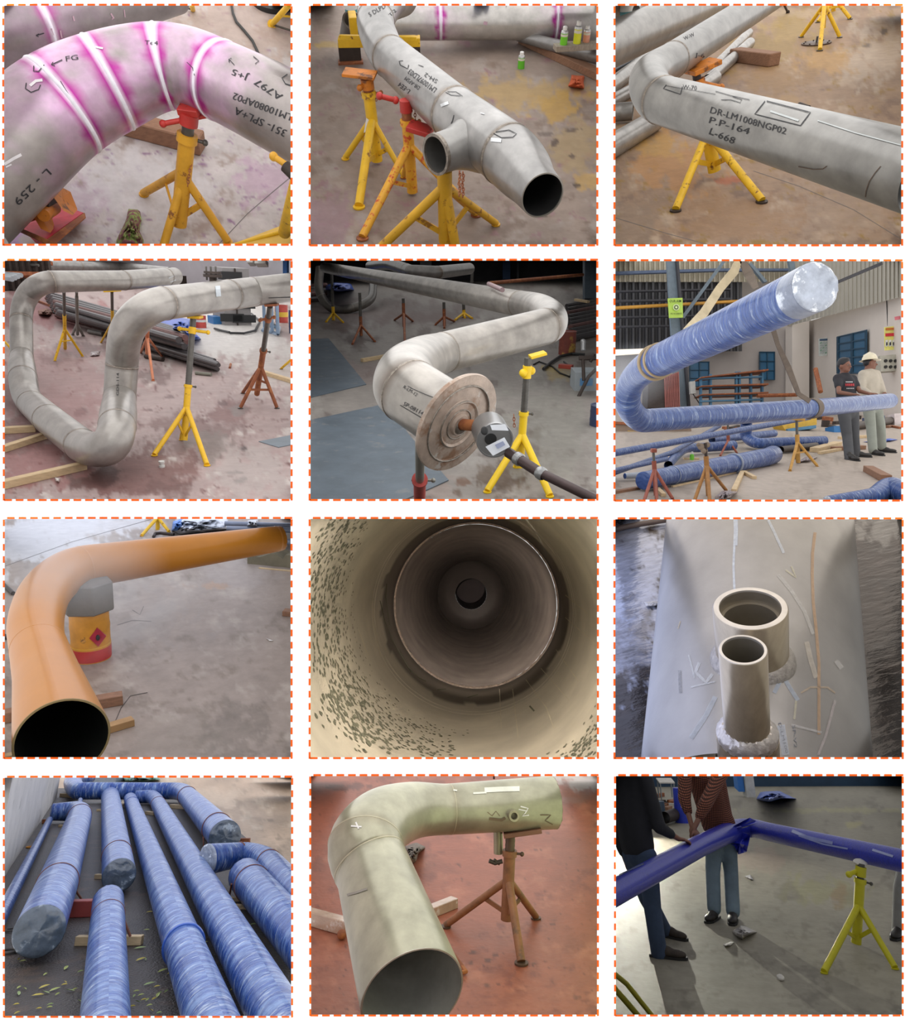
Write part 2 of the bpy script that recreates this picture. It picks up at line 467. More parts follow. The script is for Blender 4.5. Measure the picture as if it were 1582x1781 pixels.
KN = {'S': 'pipe_section', 'E': 'elbow', 'T': 'tee', 'R': 'reducer'}
PRT = []
def pipe(cell, name, label, ctrl, m, R=None, welds=(), cat='pipe', group=None, base='9d9a94', colf=None, open0=False, open1=False,
         cap0=None, cap1=None, nseg=48, wm=None, inner='2b2926', wall=.06, halo=('66523f', .75, .2), step=None, split=True, wbead=.035, bands=(), bandm=None, secname=None, inlen=6, wlabel=None):
    C = centre(cell, ctrl, R, step); n = len(C); fr = frames([c[0] for c in C], cell.n)
    R0 = sum(c[1] for c in C) / n
    if PRTON: print('PIPE', label[:60], 'min %.2f' % min(x[0].y - x[1] for x in C), (label, ['%.2f' % C[i][1] for i in (0, n // 4, n // 2, 3 * n // 4, n - 1)], ['%.1f' % C[i][0].y for i in (0, n // 2, n - 1)]))
    cpx = [cell.px(c[0]) for c in C]
    near = lambda X, Y: min(range(n), key=lambda i: (cpx[i][0] - X) ** 2 + (cpx[i][1] - Y) ** 2)
    wi = [near(*w[:2]) for w in welds]; ws = [C[i][3] for i in wi]
    base = srgb(base); hc = srgb(halo[0]); seed = (hash(label) % 997) if False else sum(map(ord, label)) % 997
    cols = []; rings = []; uvs = []
    for i in range(n):
        p, r, kd, s_ = C[i]; t, a, b = fr[i]
        for k in range(nseg + 1):
            th = 2 * math.pi * k / nseg; rr = r
            rings.append(p + (a * math.cos(th) + b * math.sin(th)) * rr); uvs.append((k / nseg, s_ / (2 * R0)))
            f = 1 + .16 * fbm(math.cos(th) * 1.4 + seed, math.sin(th) * 1.4, s_ / R0 * .8, 4); c = tuple(x * f for x in base)
            for w in ws:
                dd = abs(s_ - w) / R0
                if dd < .5: c = mix(c, hc, halo[1] * max(0, 1 - dd / halo[2] / (1 + .8 * nz(th * 2, w * 9, seed))))
            if colf: c = colf(c, s_ / R0, th, [w / R0 for w in ws])
            cols.append(c)
    rt = root(name, C[n // 2][0], label, cat, group)
    M = nseg + 1
    brk = [0]
    if split:
        for i in range(1, n - 1):
            if (C[i][2] != C[i - 1][2] or i in wi) and i - brk[-1] > 2 and n - 1 - i > 2: brk.append(i)
    brk.append(n - 1)
    full = MB(); full.v = rings; full.f = [(i * M + k, i * M + k + 1, (i + 1) * M + k + 1, (i + 1) * M + k) for i in range(n - 1) for k in range(nseg)]
    rt_bvh = BVHTree.FromPolygons(full.v, full.f)
    for q in range(len(brk) - 1):
        a, b = brk[q], brk[q + 1]; mb = MB()
        vs = rings[a * M:(b + 1) * M]; cs = cols[a * M:(b + 1) * M]; us = uvs[a * M:(b + 1) * M]; rows = b - a + 1
        fs = [(i * M + k, i * M + k + 1, (i + 1) * M + k + 1, (i + 1) * M + k) for i in range(rows - 1) for k in range(nseg)]
        mb.add(vs, fs, cs, us)
        link(secname or KN[C[(a + b) // 2][2]], mb, m, rt, cell=cell, autos=False)
    for i in wi:
        p, r, kd, s_ = C[i]; t, a, b = fr[i]; w = r * wbead; mb = MB()
        mb.lathe(p, t, [(-w * 2.2, r * .99), (-w * 1.5, r + w * .5), (0, r + w * .9), (w * 1.5, r + w * .5), (w * 2.2, r * .99)], 48, ref=a)
        link('weld_seam', mb, wm or weldm(), rt, cell=cell)
    for bnd in bands:
        i = near(*bnd[:2]); p, r, kd, s_ = C[i]; t, a, b = fr[i]; w = r * (bnd[2] if len(bnd) > 2 else .05); mb = MB()
        mb.lathe(p, t, [(-w, r * 1.0), (-w, r + w * .6), (-w * .5, r + w), (w * .5, r + w), (w, r + w * .6), (w, r * 1.0)], 48, ref=a)
        link('tie_band', mb, bandm or mat('brown_strap', '7a4a35', rough=.7), rt, cell=cell)
    for (end, op, cp) in ((0, open0, cap0), (n - 1, open1, cap1)):
        sg = -1 if end == 0 else 1; p, r, kd, s_ = C[end]; t, a, b = fr[end]
        if op:
            L = min(inlen * r, C[-1][3] * .9); mb = MB(); idx = [j for j in (range(n) if end == 0 else range(n - 1, -1, -1)) if abs(C[j][3] - s_) <= L]
            th_ = r * wall; vs = []; 
            mb2 = MB(); mb2.lathe(p, t * sg, [(-.001, r), (th_ * .3, r * .995), (th_ * .3, r - th_), (-th_, r - th_)], 48, ref=a)
            link('pipe_end_rim', mb2, mat('cut_steel_edge', 'b9b4aa', rough=.3, metal=.6, var=.2) if op is True else op, rt, cell=cell)
            for j in idx:
                pj, rj = C[j][0], C[j][1]; tj, aj, bj = fr[j]
                for k in range(48):
                    ang = 2 * math.pi * k / 48; vs.append(pj + (aj * math.cos(ang) + bj * math.sin(ang)) * (rj - th_))
            fs = [(i * 48 + k, i * 48 + (k + 1) % 48, (i + 1) * 48 + (k + 1) % 48, (i + 1) * 48 + k) for i in range(len(idx) - 1) for k in range(48)]
            fs.append(tuple((len(idx) - 1) * 48 + k for k in range(48)))
            mb.add(vs, fs); link('bore', mb, mat('bore_' + inner, inner, rough=.4, metal=.5 if inner != '1c1d1b' else 0, var=.2), rt, cell=cell, autos=False)
        if cp:
            bulge, cm, nm = cp; mb = MB(); prof = []; N = 10; vs = []; cc = []
            for q in range(N + 1):
                f = q / N; rr = r * math.cos(f * math.pi / 2) ** .8 * 1.004 if q < N else 0.0001
                h = bulge * r * math.sin(f * math.pi / 2)
                for k in range(48):
                    ang = 2 * math.pi * k / 48; wr = 1 + .05 * nz(math.cos(ang) * 5, math.sin(ang) * 5, q) * (1 if q else 0)
                    hh = h + r * .05 * fbm(math.cos(ang) * (1 - f) * 4, math.sin(ang) * (1 - f) * 4, seed, 3) * (1 if q else 0)
                    vs.append(p + t * sg * hh + (a * math.cos(ang) + b * math.sin(ang)) * rr * wr)
            fs = [(i * 48 + k, i * 48 + (k + 1) % 48, (i + 1) * 48 + (k + 1) % 48, (i + 1) * 48 + k) for i in range(N) for k in range(48)]
            mb.add(vs, fs); link(nm, mb, cm, rt, cell=cell, autos=False)
    rt['_'] = 0; del rt['_']
    return dict(root=rt, C=C, fr=fr, bvh=rt_bvh, near=near, R0=R0)

def ink(cell, P, items, m=None, w=5, name='marker_writing', on=None):
    """writing and marks drawn on a pipe: ('t', text, A, B, h) or ('l', [pts], width)"""
    bvh = on or P['bvh']; parent = P['root']
    for it in items:
        if it[0] == 't': mb = cell.text(bvh, it[1], it[2], it[3], it[4]); nm = name
        else: mb = cell.stroke(bvh, it[1], it[2] if len(it) > 2 else w); nm = 'marker_line'
        if mb.v: link(nm, mb, m or black(), parent, smooth=False, cell=cell, kind='stuff' if it[0] == 't' else None)

# ------------------------------------------------------------------ tripod pipe stands
def stand(cell, label, base, top, tube, feet, lw=40, tw=60, pw=None, hub=None, col=None, pcol=None, head=None, handle=None, braces=(),
          chain=None, h=None, lean=None, foot=1.5, name='pipe_stand', group=None, T3=None, tcol=None, hcol=None, hubs=None, cat='stand', collar=True, dT=None):
    """base: floor pixel under the centre tube; top: pixel where it meets the pipe; tube: (Ybottom, Ytop) of the thick tube"""
    col = col or yellow(); pcol = pcol or post(); tcol = tcol or col
    B = cell.P(*base)
    if T3 is not None: T = T3
    elif dT: T = cell.D(*top, dT)
    elif h is not None: T = cell.P(*top, h)
    else: T, hh = cell.vert(base, top)
    rt = root(name, B, label, cat, group); ax = (T - B).normalized(); g = lambda Y: cell.yon(B, T, Y)
    t0, t1 = g(tube[0]), g(tube[1]); k = cell.m((t0 + t1) / 2); rtub = tw * k / 2
    mb = MB(); mb.tube([t0, t1], rtub, 20); link('centre_tube', mb, tcol, rt, cell=cell)
    if (T - t1).length > .02:
        mb = MB(); pr = (pw or tw * .6) * k / 2; L = (T - t1).length; N = max(2, min(60, int(L / (pr * .45)))); 
        ps = [t1 + (T - t1) * (i / N) for i in range(N + 1)]; mb.tube(ps, [pr * (1 + .06 * (i % 2)) for i in range(N + 1)], 16); link('screw_post', mb, pcol, rt, cell=cell)
    if collar:
        mb = MB(); mb.tube([t1 - ax * rtub * .7, t1 + ax * rtub * .25], rtub * 1.25, 20); link('collar', mb, tcol, rt, cell=cell)
        # locking pin with a ring
        s_ = ax.cross(cell.ray(*top)).normalized(); mb = MB(); mb.tube([t1 - ax * rtub * .2 - s_ * rtub * 2.0, t1 - ax * rtub * .2 + s_ * rtub * 1.3], rtub * .22, 8); mb.ball(t1 - ax * rtub * .2 - s_ * rtub * 2.1, rtub * .4, 8); link('locking_pin', mb, pcol, rt, cell=cell)
    hb = g(hub) if hub else g((tube[0] + tube[1]) / 2)
    fts = []
    for i, f in enumerate(feet):
        p = cell.P(*f); hp = g(hubs[i]) if hubs else hb; fts.append((p, hp)); out = (p - hp).normalized()
        lk = (lw[i] if isinstance(lw, (list, tuple)) else lw); r0 = lk * cell.m(hp) / 2; r1 = lk * cell.m(hp) / 2 * (.95)
        mb = MB(); mb.tube([hp + out * rtub * .3, p + cell.n * r1 * .6], [r0, r1], 16); link('leg', mb, col, rt, cell=cell)
        mb = MB(); mb.tube([p + cell.n * .002, p + cell.n * r1 * .45], r1 * foot, 18); link('foot_pad', mb, pcol if foot > 1.4 else col, rt, cell=cell)
    for (i, j, f) in braces:       # brace between leg i and leg j at fraction f; j<0: to the tube foot
        a = fts[i][0].lerp(fts[i][1], f); b = t0 + ax * rtub if j < 0 else fts[j][0].lerp(fts[j][1], f)
        mb = MB(); up = cell.n; sd = (b - a).cross(up).normalized(); r = rtub * .38; up2 = sd.cross(b - a).normalized()
        mb.box((a + b) / 2, (b - a) / 2, sd * r * .35, up2 * r); link('brace', mb, col, rt, cell=cell, smooth=False)
    if head:    # (Xa, Ya, Xb, Yb, thickness px, depth px)
        xa, ya, xb, yb, th, dp = head; d = T.y; a = cell.D(xa, ya, d); b = cell.D(xb, yb, d); kk = cell.m(T)
        t = (b - a).normalized(); up = (cell.n - t * t.dot(cell.n)).normalized(); fw = t.cross(up)
        mb = MB(); mb.box((a + b) / 2, (b - a) / 2, up * th * kk / 2, fw * dp * kk / 2); link('head_plate', bevel(cell.clip(mb), th * kk * .1), hcol or col, rt, smooth=False)
    if handle:  # (Xa, Ya, Xb, Yb, w) through the post
        xa, ya, xb, yb, w_ = handle; pm = g((ya + yb) / 2); d = pm.y; a = cell.D(xa, ya, d * .995); b = cell.D(xb, yb, d * 1.005); kk = cell.m(pm)
        mb = MB(); mb.tube([a, b], w_ * kk / 2, 12); mb.ball(a, w_ * kk * .75, 10); mb.ball(b, w_ * kk * .75, 10)
        mb.tube([pm - ax * w_ * kk * 1.1, pm + ax * w_ * kk * 1.1], rtub * 1.1, 18); link('screw_handle', mb, hcol or col, rt, cell=cell)
    if chain:   # (X0, Y0, X1, Y1)
        d = hb.y * .985; a = cell.D(chain[0], chain[1], d); b = cell.D(chain[2], chain[3], d); kk = cell.m(a); n = max(4, int((b - a).length / (15 * kk)))
        for i in range(n):
            c = a.lerp(b, (i + .5) / n); t = (b - a).normalized(); sdv = t.cross(cell.ray(chain[0], chain[1])).normalized() if i % 2 else cell.ray(chain[0], chain[1]).normalized()
            mb = MB(); ring = [c + t * math.cos(q * math.pi / 4) * 11 * kk + sdv * math.sin(q * math.pi / 4) * 6 * kk for q in range(9)]; mb.tube(ring, 2.2 * kk, 6); link('chain_link', mb, rust(), rt, cell=cell)
    return dict(root=rt, T=T, B=B, t1=t1)

def fusion(parts, vox, smooth=6):
    """tapered capsules and balls fused into one continuous skin"""
    mb = MB()
    for p in parts:
        if p[0] == 'c': _, a, b, ra, rb = p; mb.tube([a, b], [ra, rb], 14); mb.ball(a, ra, 14); mb.ball(b, rb, 14)
        elif p[0] == 'e': mb.ball(p[1], p[2], 16, p[3] if len(p) > 3 else None)
        elif p[0] == 'b': mb.box(*p[1:])
        elif p[0] == 'm': mb.add(p[1].v, p[1].f)
    me = bpy.data.meshes.new('f'); me.from_pydata([tuple(v) for v in mb.v], [], mb.f); o = bpy.data.objects.new('f', me); COL.objects.link(o)
    md = o.modifiers.new('r', 'REMESH'); md.mode = 'VOXEL'; md.voxel_size = vox; md.adaptivity = 0
    sm = o.modifiers.new('s', 'SMOOTH'); sm.iterations = smooth; sm.factor = .5
    dg = bpy.context.evaluated_depsgraph_get(); ev = bpy.data.meshes.new_from_object(o.evaluated_get(dg))
    out = MB(); out.v = [v.co.copy() for v in ev.vertices]; out.f = [tuple(p.vertices) for p in ev.polygons]
    bpy.data.objects.remove(o); bpy.data.meshes.remove(me); bpy.data.meshes.remove(ev); return out

def cloth(cell, name, label, cat, pts, m, h=.02, seed=1., rough=.35, n=26, group=None, parent=None, lift=0., kind=None):
    """crumpled sheet lying on the floor inside outline pts (survey px)"""
    cx = sum(p[0] for p in pts) / len(pts); cy = sum(p[1] for p in pts) / len(pts)
    mb = MB(); vs = []; fs = []; N = len(pts); R = 9
    for j in range(R + 1):
        f = j / R
        for i in range(n):
            t = i / n * N; a = int(t) % N; b = (a + 1) % N; q = t - int(t)
            ex = pts[a][0] * (1 - q) + pts[b][0] * q; ey = pts[a][1] * (1 - q) + pts[b][1] * q
            X = cx + (ex - cx) * f; Y = cy + (ey - cy) * f
            hh = h * (1 - f ** 3) * (.75 + 1.0 * abs(fbm(X * .03 + seed, Y * .03, seed, 4))) + .004 + lift
            X += rough * 12 * nz(X * .05, Y * .05, seed) * f; vs.append(cell.P(X, Y, hh if j < R else .003 + lift))
    for j in range(R):
        for i in range(n): fs.append((j * n + i, (j + 1) * n + i, (j + 1) * n + (i + 1) % n, j * n + (i + 1) % n))
    mb.add(vs, fs)
    return link(name, mb, m, parent, cell=cell, label=label, cat=cat, group=group, autos=False, kind=kind)

def haze(cell, c, r, dens, label, col='ffffff', axes=None, name='haze'):
    """soft drifting mist: a low density volume thinning to nothing at its rim"""
    m = bpy.data.materials.new('mist'); m.use_nodes = True; N = m.node_tree.nodes; L = m.node_tree.links; N.remove(N['Principled BSDF'])
    v = N.new('ShaderNodeVolumePrincipled'); v.inputs['Color'].default_value = (*srgb(col), 1); v.inputs['Anisotropy'].default_value = 0
    tc = N.new('ShaderNodeTexCoord'); ln = N.new('ShaderNodeVectorMath'); ln.operation = 'LENGTH'
    mr = N.new('ShaderNodeMapRange'); mr.inputs[1].default_value = 1.; mr.inputs[2].default_value = .15; mr.inputs[3].default_value = 0; mr.inputs[4].default_value = dens
    L.new(tc.outputs['Object'], ln.inputs[0]); L.new(ln.outputs['Value'], mr.inputs[0])
    nn = N.new('ShaderNodeTexNoise'); nn.inputs['Scale'].default_value = 1.4; mu = N.new('ShaderNodeMath'); mu.operation = 'MULTIPLY'
    L.new(tc.outputs['Object'], nn.inputs[0]); L.new(mr.outputs[0], mu.inputs[0]); L.new(nn.outputs['Fac'], mu.inputs[1]); L.new(mu.outputs[0], v.inputs['Density'])
    L.new(v.outputs[0], N['Material Output'].inputs['Volume'])
    mb = MB(); mb.ball((0, 0, 0), 1., 24); me = bpy.data.meshes.new(name); me.from_pydata([tuple(p) for p in mb.v], [], mb.f); me.materials.append(m)
    o = bpy.data.objects.new(name, me); COL.objects.link(o); ax = axes or (Vector((1, 0, 0)), Vector((0, 1, 0)), Vector((0, 0, 1)))
    M = Matrix([ax[i] * r[i] for i in range(3)]).transposed().to_4x4(); M.translation = c; o.matrix_world = M
    return tag(o, label, 'haze', kind='stuff')

def drum(cell, name, label, cat, base, top, w, m, bandm=None, bands=(), lid=True, handle=False, group=None, w2=None, lidm=None, hh=None):
    """cylinder standing on the floor: base px = middle of its foot, top px = middle of its top"""
    B = cell.P(*base); T, h = cell.vert(base, top)
    if hh: h = hh
    T = B + cell.n * h; k = cell.m(B); r = w * k / 2; r2 = (w2 or w) * k / 2
    rt = root(name, B, label, cat, group); N = 10; prof = [(0.001, r * .92)] + [(h * q / N, (r + (r2 - r) * q / N) * (1.025 if q in (3, 7) else 1)) for q in range(N + 1)]
    mb = MB(); mb.lathe(B, cell.n, prof, 28); link('body', mb, m, rt, cell=cell)
    mb = MB(); mb.lathe(B, cell.n, [(h, r2), (h + r * .05, r2 * 1.04), (h + r * .05, r2 * .92), (h - r * .03, r2 * .9), (h - r * .03, .0005)], 28); link('lid' if lid else 'rim', mb, lidm or m, rt, cell=cell)
    for (f0, f1, bmt) in bands:
        mb = MB(); mb.lathe(B, cell.n, [(h * f0, (r + (r2 - r) * f0) * 1.012), (h * f1, (r + (r2 - r) * f1) * 1.032), (h * f1, r * .9)], 28); link('painted_band', mb, bmt, rt, cell=cell)
    return dict(root=rt, B=B, h=h, r=r)

# ------------------------------------------------------------------ the white display wall with its twelve openings
RECTS = [[(22, 30, 1537, 1290), (30, 30, 1542, 1293), (30, 30, 1542, 1293)],
         [(25, 25, 1537, 1287), (30, 25, 1542, 1287), (30, 28, 1542, 1290)],
         [(25, 38, 1537, 1299), (30, 38, 1545, 1299), (30, 40, 1545, 1299)],
         [(25, 38, 1540, 1299), (33, 30, 1545, 1292), (33, 30, 1545, 1292)]]
OX = [0, 530, 1060]; OY = [0, 445, 890, 1340]
def build_wall():
    m = mat('white_painted_board', 'ffffff', rough=.9, var=0, spec=.0)
    mb = MB()
    def pt(u, v, d): return Vector(((u - W_ / 2) / F * d, d, (H_ / 2 - v) / F * d))
    def quad(u0, v0, u1, v1): mb.add([pt(u0, v0, YB), pt(u0, v1, YB), pt(u1, v1, YB), pt(u1, v0, YB)], [(0, 1, 2, 3)])
    R = [[(OX[i] + RECTS[j][i][0] / K, OY[j] + RECTS[j][i][1] / K, OX[i] + RECTS[j][i][2] / K, OY[j] + RECTS[j][i][3] / K) for i in range(3)] for j in range(4)]
    # column strips between rows follow each bay's own edges
    B = 1100
    xs = [-B, (R[0][0][2] + R[0][1][0]) / 2, (R[0][1][2] + R[0][2][0]) / 2, W_ + B]
    ys = [-B] + [(R[j][1][3] + R[j + 1][1][1]) / 2 for j in range(3)] + [H_ + B]
    for j in range(4):
        for i in range(3):
            a, b, c, d = R[j][i]; X0, X1, Y0, Y1 = xs[i], xs[i + 1], ys[j], ys[j + 1]
            quad(X0, Y0, X1, b); quad(X0, d, X1, Y1); quad(X0, b, a, d); quad(c, b, X1, d)
            # reveal of the opening, cut to flare outwards
            e = .0; D2 = YB + .02
            cs = [(a, b), (c, b), (c, d), (a, d)]
            for q in range(4):
                p0, p1 = cs[q], cs[(q + 1) % 4]; mb.add([pt(*p0, YB), pt(*p1, YB), pt(*p1, D2), pt(*p0, D2)], [(0, 1, 2, 3)])
    wall = link('wall_front', mb, m, kind='structure', smooth=False)
    om = mat('orange_dash_paint', 'F26522', rough=.8, var=0, spec=0)
    for j in range(4):
        for i in range(3):
            a, b, c, d = R[j][i]; mb = MB(); th = 3.3; t = .0015
            def dash(u0, v0, u1, v1):
                mb.add([pt(u0, v0, YB - t), pt(u0, v1, YB - t), pt(u1, v1, YB - t), pt(u1, v0, YB - t), pt(u0, v0, YB), pt(u0, v1, YB), pt(u1, v1, YB), pt(u1, v0, YB)],
                       [(0, 1, 2, 3), (0, 4, 5, 1), (1, 5, 6, 2), (2, 6, 7, 3), (3, 7, 4, 0)])
            x = a + 4
            pit = 20.1
            while x < c + 1: dash(x, b - th, min(x + 13.2, c + th), b); dash(x - 5, d, min(x + 8.2, c + th), d + th) if x - 5 < c else None; x += pit
            y = b + 1; pit2 = 21.3
            while y < d: dash(a - th, y, a, min(y + 11.5, d + th)); dash(c, y, c + th, min(y + 11.5, d + th)); y += pit2
            link('dashed_border', mb, om, wall, smooth=False, kind='stuff')
    # back of the wall keeps the bays dark from each other
build_wall()
def cell(j, i, H, D, roll=1.0): return Cell(OX[i], OY[j], RECTS[j][i], H, D, roll)
# ================================================================== bay 1: elbow spool with magenta dye
PINK = srgb('A8248C'); PALEP = srgb('C9A4C4'); WHITE = srgb('E9E6EE')
def dye_fn(main=1., halo=1.3, white=.13, hw=.40, wl=None):
    def f(c, s, th, ws):
        base = c; n0 = fbm(math.cos(th) * 1.5, math.sin(th) * 1.5, s * 1.2, 4)
        dm = min([abs(s - w) for w in ws] or [9])
        c = mix(c, PALEP, halo * max(0, .55 - dm * .28 + n0 * .35))
        for wi_, w in enumerate(ws):
            d = abs(s - w); sg = s - w; white_ = wl[wi_] if wl else white; hw_ = hw * (white_ / .13) ** .7
            n1 = nz(math.cos(th) * 3 + w, math.sin(th) * 3, s * .7); n2 = nz(th * 4.0 + w * 3, s * 5, 2.2)
            edge = hw_ * (.9 + .4 * n1)
            c = mix(c, PINK, main * max(0, min(1, (edge - d) / .16 + .12 * n2)) * (.85 + .5 * n1))
            c = mix(c, WHITE, max(0, min(1, (white_ + .02 * n2 - d) / .045)))
        return c
    return f
c = cell(0, 0, 5000, 4.9, .5)
A1 = c
c.floor('B9B1AE', [(1300, 150, 330, 190, 'B09A8E', .7), (450, 1050, 150, 110, 'B9A3B6', .5), (1400, 960, 160, 110, 'AE8FA4', .6), (750, 1000, 260, 160, 'C6C2C2', .7), (60, 1240, 70, 80, 'B695BE', .8), (1000, 600, 200, 100, 'C0BBB9', .5)],
        tint=[('8d6f8a', .02, .42), ('9b8c84', .006, .3)], namp=.07)
white_weld = mat('white_developer', 'E4E1EA', rough=.8, var=.1, vscale=20)
hp = c.vert((940, 1250), (1005, 570))[1]
P = pipe(c, 'pipe_spool', 'large grey pipe spool with magenta dye and four white weld bands over a yellow stand', [(-220, 1070, 560, 1.38, 'S'), (22, 845, 532, 1.34, 'E'), (325, 570, 500, 1.295, 'E'), (560, 447, 462, 1.218, 'E'), (855, 355, 398, 1.066, 'E'), (1010, 368, 385, 1.035, 'E'), (1170, 432, 388, 1.036, 'E'), (1537, 612, 425, 1.09, 'S'), (1800, 740, 450, 1.13)],
         steel(), R=.2, welds=[(325, 570), (575, 440), (870, 355), (1172, 432)], base='99928F', colf=dye_fn(wl=[.11, .12, .12, .12]), wm=white_weld, halo=('C9A4C4', 0, .1), wbead=.022, nseg=72, step=.035)
ink(c, P, [('t', 'LM10080AP02', (1545, 605), (1240, 490), 38), ('t', '351- SPL+A', (1520, 690), (1250, 565), 40), ('t', 'A797', (1500, 505), (1360, 415), 38), ('t', 'J+5', (1320, 400), (1235, 365), 34),
           ('t', 'L - 259', (245, 890), (70, 1060), 42), ('t', 'FG', (350, 325), (415, 315), 26), ('t', 'Te4', (765, 235), (835, 240), 22),
           ('l', [(1240, 345), (1212, 315), (1225, 310)], 4), ('l', [(1212, 315), (1213, 332)], 4), ('l', [(330, 318), (272, 345), (290, 350)], 5), ('l', [(272, 345), (282, 330)], 4), ('l', [(1520, 395), (1492, 415), (1510, 445), (1540, 455)], 5),
           ('l', [(140, 440), (135, 470), (165, 490), (205, 475), (215, 450)], 5), ('l', [(180, 350), (178, 378), (205, 380), (235, 345)], 5),
           ('l', [(320, 430), (350, 480), (385, 530), (410, 580)], 3), ('l', [(990, 330), (1020, 360), (1030, 400)], 3), ('l', [(1340, 300), (1370, 325), (1350, 340)], 4)])
ink(c, P, [('l', [(22, 870), (70, 840), (112, 818)], 16), ('l', [(30, 885), (60, 870)], 8), ('l', [(160, 455), (190, 430), (225, 425)], 15), ('l', [(505, 250), (545, 258)], 10)], m=mat('white_chalk', 'D8D4D6', rough=.9), name='chalk')
P2 = pipe(c, 'background_pipe', 'straight magenta-stained pipe crossing behind at the upper left with one white weld band', [(-200, 205, 380, .62), (170, 98, 372, .62), (900, -105, 300, .62)],
          steel(), welds=[(165, 95)], base='8c8584', colf=dye_fn(main=.75, halo=.5), wm=white_weld, halo=('C9A4C4', 0, .1), wbead=.02, nseg=64)
ink(c, P2, [('l', [(232, 175), (190, 188), (205, 178)], 5), ('l', [(190, 188), (203, 194)], 4)])
ink(c, P2, [('l', [(270, 150), (278, 165), (285, 185)], 7), ('l', [(318, 160), (322, 185), (326, 200)], 8), ('l', [(385, 85), (392, 110)], 8), ('l', [(585, 70), (600, 95), (590, 100)], 8), ('l', [(655, 50), (660, 90)], 5)], m=mat('pink_chip', 'B99AA6', rough=.9), name='chips')
st = stand(c, 'yellow tripod stand under the middle of the magenta-dyed pipe elbow', (940, 1250), (1003, 590), (1190, 720), [(762, 1032), (862, 1330), (1205, 1285)], lw=46, tw=82, pw=58, hub=930, hubs=[900, 940, 930],
           dT=3.92, head=(950, 570, 1058, 585, 36, 90), handle=(862, 655, 1110, 608, 26), braces=[(0, 1, .55), (1, -1, .6), (2, -1, .6)], chain=(1012, 850, 992, 985), col=mat('mustard_paint', 'D9A02A', rough=.5, var=.12, vscale=10, spots=[('8a5526', 14, .6, .07)]), hcol=redp(), foot=1.25)
c.beam('timber_block', (660, 690), (1075, 800), 95, 90, brownwood(), 'brown squared timber block lying behind the central yellow stand', 'timber')
# red roller jack at the lower left
rt = root('roller_jack', c.P(230, 1200), 'red roller jack with rusty orange rollers under the left pipe end', 'jack')
d = 4.05; Q = lambda X, Y, f=1.0: c.D(X, Y, d * f)
mb = MB(); mb.prism([Q(215, 1285, .97), Q(440, 1125, 1.06), Q(330, 1085, 1.09), Q(120, 1190, 1.0)], Vector((0, .012, -.03))); link('base_plate', mb, mat('bright_red_paint', 'C3203A', rough=.5, var=.2, vscale=15), rt, smooth=False, cell=c)
mb = MB(); mb.prism([Q(50, 1200, .97), Q(330, 1330, .93), Q(330, 1300, .93), Q(60, 1185, .97)], Vector((0, .03, 0))); link('side_rail', mb, rust(), rt, smooth=False, cell=c)
mb = MB(); mb.prism([Q(215, 1290, .965), Q(445, 1125, 1.055), Q(450, 1150, 1.05), Q(240, 1330, .95)], Vector((0, .01, 0))); link('front_flange', mb, rust(), rt, smooth=False, cell=c)
for (xa, ya, xb, yb, w) in ((165, 1125, 215, 1210, 50), (270, 1025, 335, 1115, 55)):
    mb = MB(); mb.prism([Q(xa, ya, .97), Q(xa + w, ya - 35, 1.0), Q(xb + w * .5, yb - 30, 1.0), Q(xb, yb, .97)], Vector((.02, .06, 0))); link('bracket', mb, orange(), rt, smooth=False, cell=c)
mb = MB(); mb.tube([Q(215, 1080, .96), Q(290, 1045, 1.02)], 38 * d / FK, 20); link('roller', mb, darkm(), rt, cell=c)
mb = MB(); mb.tube([Q(230, 1140, .95), Q(290, 1100, 1.0)], 30 * d / FK, 20); link('roller', mb, orange(), rt, cell=c)
mb = MB(); mb.tube([Q(135, 1165, .96), Q(180, 1150, .98)], 15 * d / FK, 12); link('axle_bolt', mb, rust(), rt, cell=c)
cloth(c, 'rag', 'camouflage green rag crumpled on the floor left of the yellow stand', 'rag', [(680, 1105), (740, 1110), (748, 1170), (735, 1220), (765, 1280), (740, 1330), (620, 1330), (615, 1270), (655, 1190), (670, 1150)],
      mat('camouflage_cloth', '8a9a55', rough=.9, var=.2, vscale=12, spots=[('7c4a50', 14, .47, .03), ('a9d060', 9, .6, .05)]), h=.12, seed=3)
# yellow plate stand at the right edge
rt = root('plate_stand', c.P(1480, 1180), 'yellow plate stand cut off at the lower right corner', 'stand')
B = [c.P(1215, 1310, .02), c.P(1480, 1210, .02), c.P(1580, 990, .02), c.P(1600, 1330, .02)]
mb = MB(); mb.prism(B, c.n * .02); link('base_plate', mb, mat('yellow_floor_plate', 'DDB44A', rough=.5, var=.1), rt, smooth=False, cell=c)
p0 = c.D(1505, 1230, c.P(1505, 1230).y * .95); p1 = c.D(1590, 900, c.P(1505, 1230).y * .75)
mb = MB(); mb.tube([p0, p1], .04, 16); link('centre_tube', mb, yellow(), rt, cell=c)
mb = MB(); mb.tube([c.P(1230, 1300, .03), c.P(1530, 1215, .05)], .014, 10); link('brace', mb, yellow(), rt, cell=c)
d = p1.y; mb = MB(); mb.tube([c.D(1450, 830, d), c.D(1570, 910, d)], 17 * d / FK, 12); mb.ball(c.D(1447, 828, d), 24 * d / FK, 12); link('handle_bar', mb, mat('mustard_paint'), rt, cell=c)
mb = MB(); mb.tube([c.D(1510, 880, d), c.D(1560, 930, d)], 32 * d / FK, 14); link('black_sleeve', mb, darkm(), rt, cell=c)
